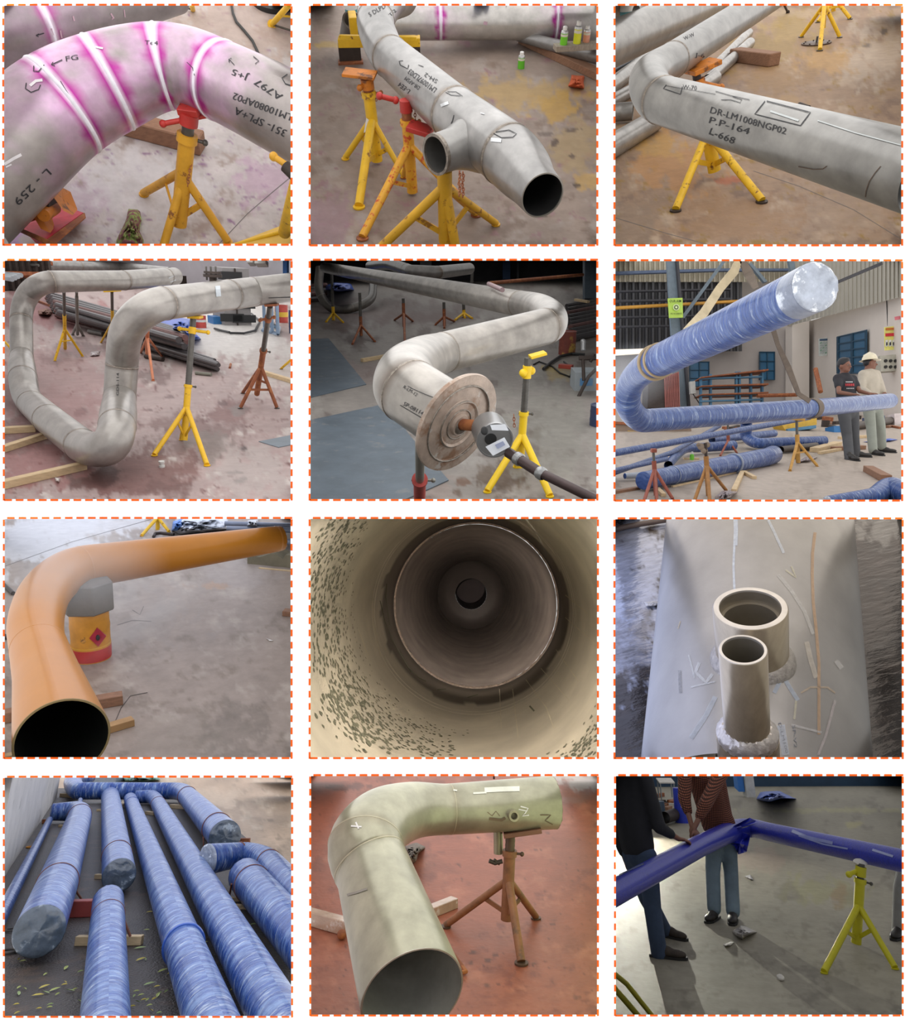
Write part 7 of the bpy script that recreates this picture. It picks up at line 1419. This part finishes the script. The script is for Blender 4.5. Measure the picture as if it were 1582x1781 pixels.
for (A_, B_, w, h, lb) in (((400, 925), (750, 922), 40, 44, 'pale timber under the front middle pipe'), ((505, 572), (560, 575), 24, 22, 'small timber left of the dark round cap'), ((640, 200), (686, 142), 20, 18, 'timber leaning between the far pipes'), ((905, 200), (985, 205), 26, 20, 'timber under the far elbow'), ((325, 140), (385, 145), 24, 18, 'timber under the far left corner pipe'), ((1215, 690), (1320, 692), 26, 18, 'upper of two timbers under the right pipes'), ((1225, 730), (1350, 735), 34, 20, 'lower of two timbers under the right pipes'), ((775, 232), (820, 238), 22, 16, 'small timber under the short far elbow'), ((1270, 385), (1320, 385), 26, 24, 'rusty block behind the crumpled clear end'), ((225, 280), (250, 280), 22, 20, 'brown block under the short elbow at the left'), ((315, 300), (350, 302), 20, 12, 'timber under the left elbow'), ((515, 215), (560, 216), 18, 10, 'tiny timber left of the far middle pipe')):
    c.beam('timber_block', A_, B_, w, h, wood() if 'rusty' not in lb and 'brown' not in lb else rust(), lb, 'timber')
for pts, lb in (([(385, 600, .2), (410, 650, .1), (440, 695, .02)], 'brown tie rope from the big-capped pipe to the bed'), ([(1075, 350, .2), (1078, 440, .02)], 'brown tie rope hanging by the far right pipe'), ([(1225, 600, .15), (1210, 680, .02)], 'brown tie rope by the rounded pipe end'), ([(655, 790, .15), (690, 880, .05)], 'thin tie rope right of the front middle pipe')):
    mb = MB(); mb.tube([c.P(*p) for p in pts], .008, 6); link('tie_rope', mb, st_, None, label=lb, cat='rope', cell=c)
for (x, y, r_, lb, cl) in ((165, 405, 22, 'orange ring hook at the foot of the concrete wall', 'D08A2C'), (48, 955, 40, 'recessed lashing ring in the truck bed at the left', '5a5550'), (60, 842, 26, 'smaller lashing ring above it at the left edge', '5a5550')):
    B = c.P(x, y, .01); k = c.m(B); a_ = perp(c.n); b_ = c.n.cross(a_); mb = MB(); mb.tube([B + (a_ * math.cos(q * math.pi / 10) + b_ * math.sin(q * math.pi / 10)) * r_ * k for q in range(21)], r_ * k * .18, 8, cap=False); link('lashing_ring', mb, mat('ring_c_' + cl, cl, rough=.6), None, label=lb, cat='ring', cell=c)
cloth(c, 'tarpaulin', 'green and blue sheets beyond the far pipe at the top', 'tarpaulin', [(640, 38), (680, 20), (820, 22), (850, 50), (760, 60), (660, 58)], mat('green_tarp', '2e8a60', rough=.5, var=.3, vscale=6, spots=[('2c5c7c', 5, .5, .05)]), h=.25, seed=3)
c.beam('roof_sheet', (480, 62), (640, 62), 120, 26, mat('grey_roof_sheet', '8b96a0', rough=.5), 'grey sheet stack beyond the far left corner', 'sheets')
c.beam('kerb', (1340, 8), (1640, 20), 130, 6, mat('grey_concrete_wall'), 'grey paved corner beyond the sand at the upper right', 'paving', base=0)
leafm = [mat('leaf_%s' % q, q, rough=.6, var=.15) for q in ('A9B06A', 'B9A850', '8FA068')]
lp = [(240, 1080, 80), (200, 1190, 10), (240, 1175, 160), (290, 1160, 60), (235, 1145, 60), (100, 1180, 120), (100, 1150, 80), (85, 1240, 10), (370, 1165, 170), (395, 1160, 60), (340, 1135, 10), (425, 1065, 50), (350, 1045, 100), (100, 1000, 100), (420, 1220, 150), (262, 1255, 0), (205, 1262, 0), (740, 940, 20), (775, 845, 0), (745, 1000, 60), (770, 1000, 110), (860, 1060, 60), (900, 1075, 20), (790, 1130, 40), (835, 1190, 100), (815, 1210, 60), (710, 1195, 90), (745, 1190, 30), (760, 1215, 10), (730, 1225, 170), (790, 1245, 20), (700, 1250, 0), (840, 1285, 10), (780, 1215, 80), (1230, 1160, 60), (1250, 1160, 10), (1085, 910, 10), (865, 950, 30), (1300, 1270, 20), (1070, 1180, 40), (790, 750, 10), (1340, 815, 10), (130, 1155, 150), (90, 1285, 60), (265, 1240, 20), (305, 1185, 70), (345, 1120, 140), (880, 1170, 70), (120, 1010, 20), (800, 1270, 150), (845, 1180, 70), (720, 1170, 10), (830, 1145, 20)]
random.seed(5)
for i, (x, y, an) in enumerate(lp):
    big = 1.4 if i in (1, 2, 3, 4, 5, 8, 12, 17, 19, 21, 23, 24) else .75; B = c.P(x, y, .006); k = c.m(B); a_ = (c.P(x + 10, y, .006) - B).normalized(); b_ = c.n.cross(a_); an = math.radians(an); u_ = a_ * math.cos(an) + b_ * math.sin(an); v_ = c.n.cross(u_); L = 23 * k * big
    mb = MB(); mb.add([B - u_ * L, B - u_ * L * .4 + v_ * L * .26 + c.n * .006, B + u_ * L * .3 + v_ * L * .22 + c.n * .008, B + u_ * L + c.n * .004, B + u_ * L * .3 - v_ * L * .2 + c.n * .004, B - u_ * L * .4 - v_ * L * .24 + c.n * .003, B + c.n * .001], [(0, 1, 6), (1, 2, 6), (2, 3, 6), (3, 4, 6), (4, 5, 6), (5, 0, 6)])
    link('leaf', mb, leafm[i % 3], None, smooth=False, label='dry yellow-green leaf lying on the dark truck bed', cat='leaf', group='leaves on the truck bed', cell=c)
c.shell(40, '9a948c', ceil='dfe6f0')
c.lights(far=34, top=1.05, left=.5, right=.8, cols=dict(top='eef3ff'))

# ================================================================== bay 11: dull elbow spool on brick-red floor
c = cell(3, 1, 1377, 6.6); c = cell(3, 1, 1377, 6.6 * 4.45 / c.vert((1068, 905), (1090, 325))[0].y)
c.floor('93543F', [(225, 92, 110, 18, '5d3226', .85), (360, 125, 60, 16, '6b3a2c', .6), (650, 65, 80, 14, '6b3a2c', .6), (1480, 60, 160, 40, 'B9B3B0', .85), (1300, 150, 200, 30, '7d5648', .5), (1410, 155, 50, 14, '8a6e64', .5), (880, 965, 18, 9, '4d2a20', .8), (970, 1000, 18, 9, '4d2a20', .8), (1010, 975, 12, 8, '4d2a20', .8), (870, 1018, 14, 7, '55301f', .8), (960, 1138, 13, 9, '5a3426', .8), (1020, 1130, 8, 6, '5a3426', .8), (1210, 1025, 12, 7, '5a3426', .8), (60, 500, 40, 25, '6d4033', .5), (700, 520, 90, 30, '7b4434', .5), (1440, 1205, 16, 9, '5a3426', .7), (900, 700, 200, 80, '9c5c46', .4), (1150, 1230, 200, 60, '9a5a44', .5), (200, 850, 60, 60, '7a4433', .4)], tint=[('7d4434', .006, .32), ('A3654e', .005, .3), ('5f3226', .03, .6)], namp=.06, rough=.45, spec=.4)
hp = c.vert((1068, 905), (1090, 325))[1]; hc = hp + .13
P = pipe(c, 'pipe_spool', 'dull grey elbow pipe spool with a wide open mouth at the bottom', [(572, 1185, 562, 1.285, 'S'), (372, 555, 398, 1.15, 'E'), (322, 400, 398, 1.2, 'E'), (392, 285, 352, 1.12, 'E'), (545, 215, 288, .98, 'E'), (770, 203, 250, .885, 'S'), (1312, 168, 262, .965)],
         steel(), R=.17, welds=[(345, 480), (320, 390), (770, 203)], base='9c9888', open0=True, inner='c4c5c0', nseg=80, step=.035, wbead=.012, wm=mat('ground_weld', 'a8a08c', rough=.4, metal=.4), halo=('7a6c58', .4, .2), wall=.035, cap1=(.04, mat('end_plate', '8d8474', rough=.5, metal=.4), 'end_cap'), colf=None, inlen=5)
ink(c, P, [('l', [(950, 105), (1050, 100), (1135, 98)], 26), ('l', [(890, 122), (960, 118)], 10), ('l', [(785, 105), (805, 108)], 8)], m=mat('white_paint_smear', 'D6D4CC', rough=.8), name='paint')
ink(c, P, [('l', [(245, 295), (300, 300)], 8), ('l', [(270, 275), (285, 310)], 8), ('l', [(1140, 190), (1180, 200), (1165, 225), (1150, 240), (1185, 235)], 6), ('l', [(1130, 205), (1175, 215)], 5)], m=mat('white_chalk'), name='chalk')
ink(c, P, [('l', [(965, 220), (990, 240), (1010, 215), (1030, 240)], 4), ('l', [(1245, 235), (1300, 235), (1270, 265), (1310, 285)], 5), ('l', [(975, 255), (1040, 262), (1060, 250)], 14)], m=mat('brown_ink', '6f5d4c', rough=.8), name='mark')
ink(c, P, [('l', [(225, 660), (280, 645), (330, 628)], 12)], m=mat('dark_smear', '86807a', rough=.6), name='smear')
C = P['C']; q = P['near'](1110, 180); p = C[q][0]; dN = p.y - C[q][1] * .88
rt = root('threaded_nozzle', c.D(1105, 238, dN), 'small threaded nozzle on the side of the spool near its far end', 'nozzle'); kk = dN / FK; o = c.D(1090, 228, dN + .06); t_ = (c.D(1112, 246, dN - .10) - o).normalized(); r = 29 * kk
mb = MB(); mb.lathe(o, t_, [(-.03, r * 1.3), (.04, r * 1.3), (.06, r * 1.02), (.13, r), (.135, r * .95), (.135, r * .6), (.05, r * .55), (.05, .001)], 28); link('nozzle_body', mb, mat('brass_grey', '97907a', rough=.4, metal=.6), rt, cell=c)
mb = MB(); b0 = c.D(1022, 318, p.y); mb.tube([b0, b0 - c.n * .14], 25 * kk, 20); link('drain_stub', mb, mat('brass_grey'), None, label='short round stub under the spool left of the stand', cat='stub', cell=c)
bst = mat('brown_rusty_stand', '8A5A3C', rough=.55, var=.25, vscale=12, spots=[('6a4a36', 8, .55, .1)])
stand(c, 'brown rusty tripod stand under the far end of the grey elbow spool', (1062, 900), (1088, 335), (790, 430), [(745, 830), (1145, 1025), (1222, 785)], lw=[38, 44, 38], tw=62, pw=50, hub=575, col=bst, pcol=mat('dark_brown_post', '5a463a', rough=.5, metal=.3), dT=4.45, head=(1050, 335, 1248, 308, 22, 110), hcol=mat('brown_head', '77503f', rough=.6), braces=[(0, -1, .62), (1, -1, .62), (2, -1, .55)], foot=1.6)
d = c.vert((1062, 900), (1085, 480))[0].y * .99; mb = MB(); mb.tube([c.D(975, 478, d), c.D(1005, 490, d), c.D(1045, 480, d)], .014, 8); mb.tube([c.D(1000, 472, d), c.D(1030, 495, d)], .01, 8); link('wing_screw', mb, darkm(), [o_ for o_ in bpy.data.objects if o_.get('label', '').startswith('brown rusty tripod')][0], cell=c)
fw_ = mat('film_wrapped_timber', 'B59a88', rough=.3, coat=.8, var=.2, vscale=6, bump=.5, bscale=12, spots=[('d8d0cc', 8, .58, .08)])
c.beam('wrapped_timber', (-30, 795), (230, 868), 60, 70, fw_, 'film-wrapped timber lying left of the pipe', 'timber'); c.beam('wrapped_timber', (600, 800), (792, 722), 55, 50, fw_, 'film-wrapped timber sticking out right of the pipe', 'timber')
cloth(c, 'rag', 'grey rag and knobs hanging under the elbow', 'rag', [(530, 400), (590, 380), (640, 405), (600, 440), (590, 480), (545, 510), (525, 470)], mat('grey_rag', '77706a', rough=.9, var=.25, vscale=14), h=.2, seed=6)
B = c.P(195, 895); mb = MB(); mb.ball(B + c.n * .03, (26 * c.m(B), 26 * c.m(B), .03), 12); link('rusty_cap', mb, rust(), None, label='rusty round cap on the floor at the left', cat='cap', cell=c)
mb = MB(); mb.tube([c.D(1000, 20, 8.5), c.D(1000, 45, 8.5)], .012, 6); link('upright_rod', mb, darkm(), None, label='thin rod end showing above the spool at the top edge', cat='rod', cell=c)
mb = MB(); mb.tube([c.P(790, 980, .03), c.P(820, 1020, .02), c.P(852, 1065, .02), c.P(830, 1070, .02)], .012, 8); link('wire', mb, rust(), None, label='rusty bent wire on the floor right of the open mouth', cat='wire', cell=c)
c.shell(30, '8a6a5c', ceil='c2cbb4')
c.lights(far=26, top=1.15, left=.5, right=.7, cols=dict(right='e8ffc8'))

# ================================================================== bay 12: men wrapping a pipe at night
c = cell(3, 2, 900, 8, 0)
c.floor('8F897B', [(1150, 640, 160, 60, '8d8a5c', .5), (1200, 660, 40, 50, '8a6a48', .5), (950, 650, 60, 40, '6d675c', .5), (1290, 290, 40, 14, 'A9A070', .6), (1200, 210, 320, 12, 'A9A37a', .5), (800, 470, 160, 50, '9a8478', .4)], tint=[('7a7468', .006, .3)], top=70, namp=.06)
wallup(c, 'wall_back', (-60, 88), (1640, 82), 8, mat('night_blue_wall', '26405a', rough=.7, var=.2, vscale=2))
blue = mat('deep_blue_film', '2430B0', rough=.3, coat=.3, var=.25, vscale=6, uv=True, stretch=(3, 5, 1), bump=.5, bscale=9, spots=[('1a2478', 3, .55, .15)])
hp = c.vert((1305, 960), (1328, 500))[1]; hc = hp + .09
P = pipe(c, 'wrapped_pipe', 'deep blue film-wrapped elbow pipe the men are wrapping', [(-60, 692, 132, hc, 'S'), (470, 402, 104, hc, 'S'), (640, 322, 98, hc, 'E'), (745, 305, 92, hc, 'E'), (840, 325, 92, hc, 'S'), (1650, 500, 120, hc)], blue, nseg=48)
ink(c, P, [('l', [(965, 320), (1050, 355), (1180, 385)], 16), ('l', [(1000, 345), (1130, 390), (1260, 415)], 9), ('l', [(1390, 420), (1500, 455)], 12), ('l', [(50, 555), (180, 495)], 8)], m=mat('painted_film_glints', '8a94c8', rough=.15, coat=1), name='film_glint')  # pale strokes painted along the film as glints
dW = P['C'][P['near'](700, 320)][0].y
fm = mat('loose_blue_sheet', '2C36B8', rough=.35, coat=.6, var=.2)
for pg, lb in (([(625, 380), (700, 330), (745, 340), (725, 430), (680, 445), (660, 400)], 'loose blue film flap hanging below the pipe corner'), ([(470, 340), (560, 290), (640, 300), (740, 250), (790, 275), (640, 330), (600, 370), (560, 330), (480, 385)], 'loose blue film gathered over the pipe by the hands')):
    mb = MB(); n0 = len(pg); cx_, cy_ = sum(p[0] for p in pg) / n0, sum(p[1] for p in pg) / n0; vs = [c.D(cx_, cy_, dW * .955)]
    for ring in (.5, 1.):
        for i in range(n0 * 3): a_, b_ = pg[i // 3], pg[(i // 3 + 1) % n0]; f = (i % 3) / 3; x = a_[0] + (b_[0] - a_[0]) * f; y = a_[1] + (b_[1] - a_[1]) * f; vs.append(c.D(cx_ + (x - cx_) * ring, cy_ + (y - cy_) * ring, dW * (.965 + .02 * nz(x * .05, y * .05, ring))))
    N = n0 * 3; mb.add(vs, [(0, 1 + i, 1 + (i + 1) % N) for i in range(N)] + [(1 + i, 1 + N + i, 1 + N + (i + 1) % N, 1 + (i + 1) % N) for i in range(N)]); link('film_flap', mb, fm, P['root'], cell=c)
lime = mat('lime_yellow_paint', 'C6BE1E', rough=.5, var=.1, vscale=9)
stand(c, 'yellow tripod stand under the right arm of the blue pipe', (1300, 965), (1330, 492), (915, 578), [(1135, 1075), (1510, 1052), (1300, 915)], lw=[32, 32, 26], tw=48, pw=34, hub=712, col=lime, handle=(1265, 550, 1335, 520, 22), hcol=lime, foot=1.1, braces=[(0, -1, .6), (1, -1, .6)])
kq = c.D(1325, 485, c.vert((1305, 960), (1328, 500))[0].y); mb = MB(); mb.ball(kq, (.06, .05, .025), 10); link('white_pad', mb, mat('paper'), None, label='white pad between the yellow stand and the blue pipe', cat='pad', cell=c)
rt = root('pipe_stand', c.P(60, 1290), 'yellow stand legs crossing at the lower left corner', 'stand')
for a_, b_, w in (((-40, 1020, .5), (90, 1130, .28), 26), ((90, 1130, .28), (250, 1330, 0.02), 26), ((-30, 1090, .35), (170, 1320, .02), 30), ((-20, 1250, .2), (40, 1330, .02), 30)): mb = MB(); mb.tube([c.P(*a_), c.P(*b_)], w * c.m(c.P(*b_)) / 2, 12); link('leg', mb, mat('dim_yellow_paint', '9c9428', rough=.6, var=.15), rt, cell=c)
dk = mat('black_jersey', '24242a', rough=.95, var=.15, vscale=8); jn = mat('blue_jeans', '3d4c66', rough=.9, var=.3, vscale=5); jn2 = mat('pale_jeans', '70828f', rough=.9, var=.2, vscale=5)
d1 = c.P(330, 1010).y; sc_ = 1.0
man(c, 'headless view of a man in black jersey and dark jeans at the left', d1, dict(neck=(70, -150, .0), shL=(0, -60, .1), shR=(165, -40, -.05), chest=(80, 60, .05), waist=(130, 320, .02), hipL=(120, 450, .08), hipR=(195, 455, -.05), kneeL=(200, 680, .25), kneeR=(225, 720, -.02), ankL=(292, 850, .55), ankR=(262, 975, 0),
     elR=(262, 300, -.1), haR=(365, 362, .05), hfR=(440, 375, .15), elL=(20, 300, .15), haL=(100, 520, .2), hfL=(120, 560, .2), toeL=(345, 835, .5), toeR=(420, 1010, -.02)), .95, (dk, .80, 1.), jn, mat('brown_sandal', '3c332c', rough=.7, var=.3, vscale=20), hairm, None, vox=.018, base=(300, 990))
chk = mat('checked_shirt', '8f5644', rough=.95, var=.1)
nt = chk.node_tree; bs = nt.nodes['Principled BSDF']; tcn = nt.nodes.new('ShaderNodeTexCoord'); src = bs.inputs['Base Color'].links[0].from_socket
for dirn, cc in (('Z', .20), ('X', .45)):
    wv = nt.nodes.new('ShaderNodeTexWave'); wv.bands_direction = dirn; wv.inputs['Scale'].default_value = 17; wv.inputs['Distortion'].default_value = 1.5; nt.links.new(tcn.outputs['Object'], wv.inputs['Vector'])
    mr = nt.nodes.new('ShaderNodeMapRange'); mr.inputs[1].default_value = .35; mr.inputs[2].default_value = .65; mr.inputs[3].default_value = cc; nt.links.new(wv.outputs['Fac'], mr.inputs[0])
    mx = nt.nodes.new('ShaderNodeMix'); mx.data_type = 'RGBA'; mx.blend_type = 'MULTIPLY'; mx.inputs[0].default_value = 1; nt.links.new(src, mx.inputs[6]); nt.links.new(mr.outputs[0], mx.inputs[7]); src = mx.outputs[2]
nt.links.new(src, bs.inputs['Base Color'])
d2 = c.P(620, 820).y
man(c, 'man in a red-brown checked shirt and pale jeans bending over the pipe corner', d2, dict(neck=(490, -110, .1), shL=(400, -40, .05), shR=(610, -30, .25), chest=(500, 30, .15), waist=(545, 190, .25), hipL=(555, 350, .3), hipR=(622, 350, .38), kneeL=(545, 530, .22), kneeR=(640, 530, .3), ankL=(552, 735, 0), ankR=(652, 750, 0),
     elL=(395, 150, -.2), haL=(435, 300, -.35), hfL=(440, 360, -.4), elR=(500, 190, -.3), haR=(445, 310, -.4), hfR=(470, 365, -.42), toeL=(505, 790, -.2), toeR=(640, 825, -.25), hem=(590, 285, .3)), .95, (chk, .72, 1.15), jn2, mat('black_shoe'), hairm, None, vox=.018, base=(600, 790))
d3 = c.P(1540, 880).y
man(c, 'leg of a third man in pale trousers cut off at the right edge', d3, dict(waist=(1640, 330, 0), hipL=(1600, 420, 0), hipR=(1700, 420, 0), kneeL=(1545, 640, 0), kneeR=(1690, 650, 0), ankL=(1535, 860, 0), ankR=(1700, 860, 0), toeL=(1500, 880, -.15), toeR=(1700, 880, 0)), .95, None, mat('pale_trousers', '8f8e8c', rough=.9), mat('black_shoe'), hairm, None, vox=.018, base=(1560, 880))
# things at the back
wc = c.P(740, 140); 
rt = root('column', wc, 'white painted column at the top centre', 'column'); mb = MB(); mb.box(wc + c.n * 1, Vector((22 * c.m(wc), 0, 0)), Vector((0, .15, 0)), c.n * 1); link('shaft', mb, mat('white_column', 'C9C9C4', rough=.8), rt, smooth=False, cell=c); mb = MB(); mb.box(wc + Vector((-42 * c.m(wc), .1, 0)) + c.n * 1.1, Vector((16 * c.m(wc), 0, 0)), Vector((0, .15, 0)), c.n * .95); link('blue_edge', mb, mat('bright_blue_sheet'), rt, smooth=False, cell=c)
cloth(c, 'tarpaulin', 'crumpled blue tarpaulin at the foot of the white column', 'tarpaulin', [(775, 150), (800, 112), (900, 108), (930, 125), (985, 150), (905, 150), (845, 168), (800, 160)], tarp, h=.7, seed=8)
B = c.P(390, 275); mb = MB(); kb = c.m(B); mb.lathe(B, c.n, [(0, .001), (0, 42 * kb), (170 * kb, 40 * kb), (170 * kb, .001)], 20); link('barrel', mb, mat('royal_blue_plastic', '2438B4', rough=.45), None, label='royal blue barrel behind the checked shirt', cat='barrel', cell=c)
B = c.P(255, 270); mb = MB(); kb = c.m(B); mb.lathe(B, c.n, [(0, .001), (0, 45 * kb), (100 * kb, 40 * kb), (100 * kb, .001)], 20); link('grey_drum', mb, mat('grey_blue_drum', '4a5a6a', rough=.6), None, label='grey-blue drum between the two men', cat='drum', cell=c)
random.seed(13)
for i in range(16):
    x, y = random.uniform(185, 345), random.uniform(115, 235); c.beam('scrap_piece', (x, y), (x + random.uniform(20, 70), y + random.uniform(-12, 12)), random.uniform(10, 26), random.uniform(10, 34), random.choice([rust(), darkm(), brownwood(), mat('paper')]), 'scrap piece in the dark heap behind the men', 'scrap', 'scrap heap behind the men')
pipe(c, 'grey_pipe', 'grey pipe end lying behind the royal blue barrel', [(290, 250, 60, .15), (370, 225, 60, .15)], darkm(), split=False)
rt = root('metal_chair', c.P(290, 160), 'pale tubular chair frame in the dark heap', 'chair'); q0 = c.P(275, 165)
for dx, dz in ((0, 0), (.35, 0), (.35, .25), (0, .25)): mb = MB(); mb.tube([q0 + Vector((dx, dz, 0)), q0 + Vector((dx, dz, 0)) + c.n * .45], .018, 6); link('leg', mb, mat('pale_tube'), rt, cell=c)
mb = MB(); mb.box(q0 + Vector((.17, .12, 0)) + c.n * .46, Vector((.2, 0, 0)), Vector((0, .15, 0)), c.n * .015); link('seat', mb, mat('paper'), rt, smooth=False, cell=c)
cloth(c, 'film_scrap', 'crumpled clear film by the shoes of the man in the checked shirt', 'film', [(650, 850), (690, 820), (720, 825), (780, 855), (720, 880), (700, 895), (660, 870)], mat('pale_film', 'B9B4B4', rough=.3, coat=.6, var=.2, vscale=20), h=.07, seed=2)
cloth(c, 'paper_scrap', 'white paper scrap below the crumpled film', 'scrap', [(600, 922), (640, 905), (662, 908), (640, 928), (605, 932)], mat('paper'), h=.02)
cloth(c, 'film_scrap', 'clear film scrap on the floor under the pipe corner', 'film', [(710, 560), (745, 550), (760, 580), (735, 575)], mat('pale_film'), h=.02)
mb = MB(); mb.ball(c.P(903, 1095, .02), (.03, .03, .02), 8); link('stone', mb, mat('paper'), None, label='small pale stone in the shadow near the bottom', cat='stone', cell=c)
c.shell(34, '4a4844', ceil='4a4844')
c.lights(far=24, top=.5, left=.15, right=.25)
c.spot(-3, 60, 13, c.P(850, 900), 10500, 'f4f0e0', .05, 110)
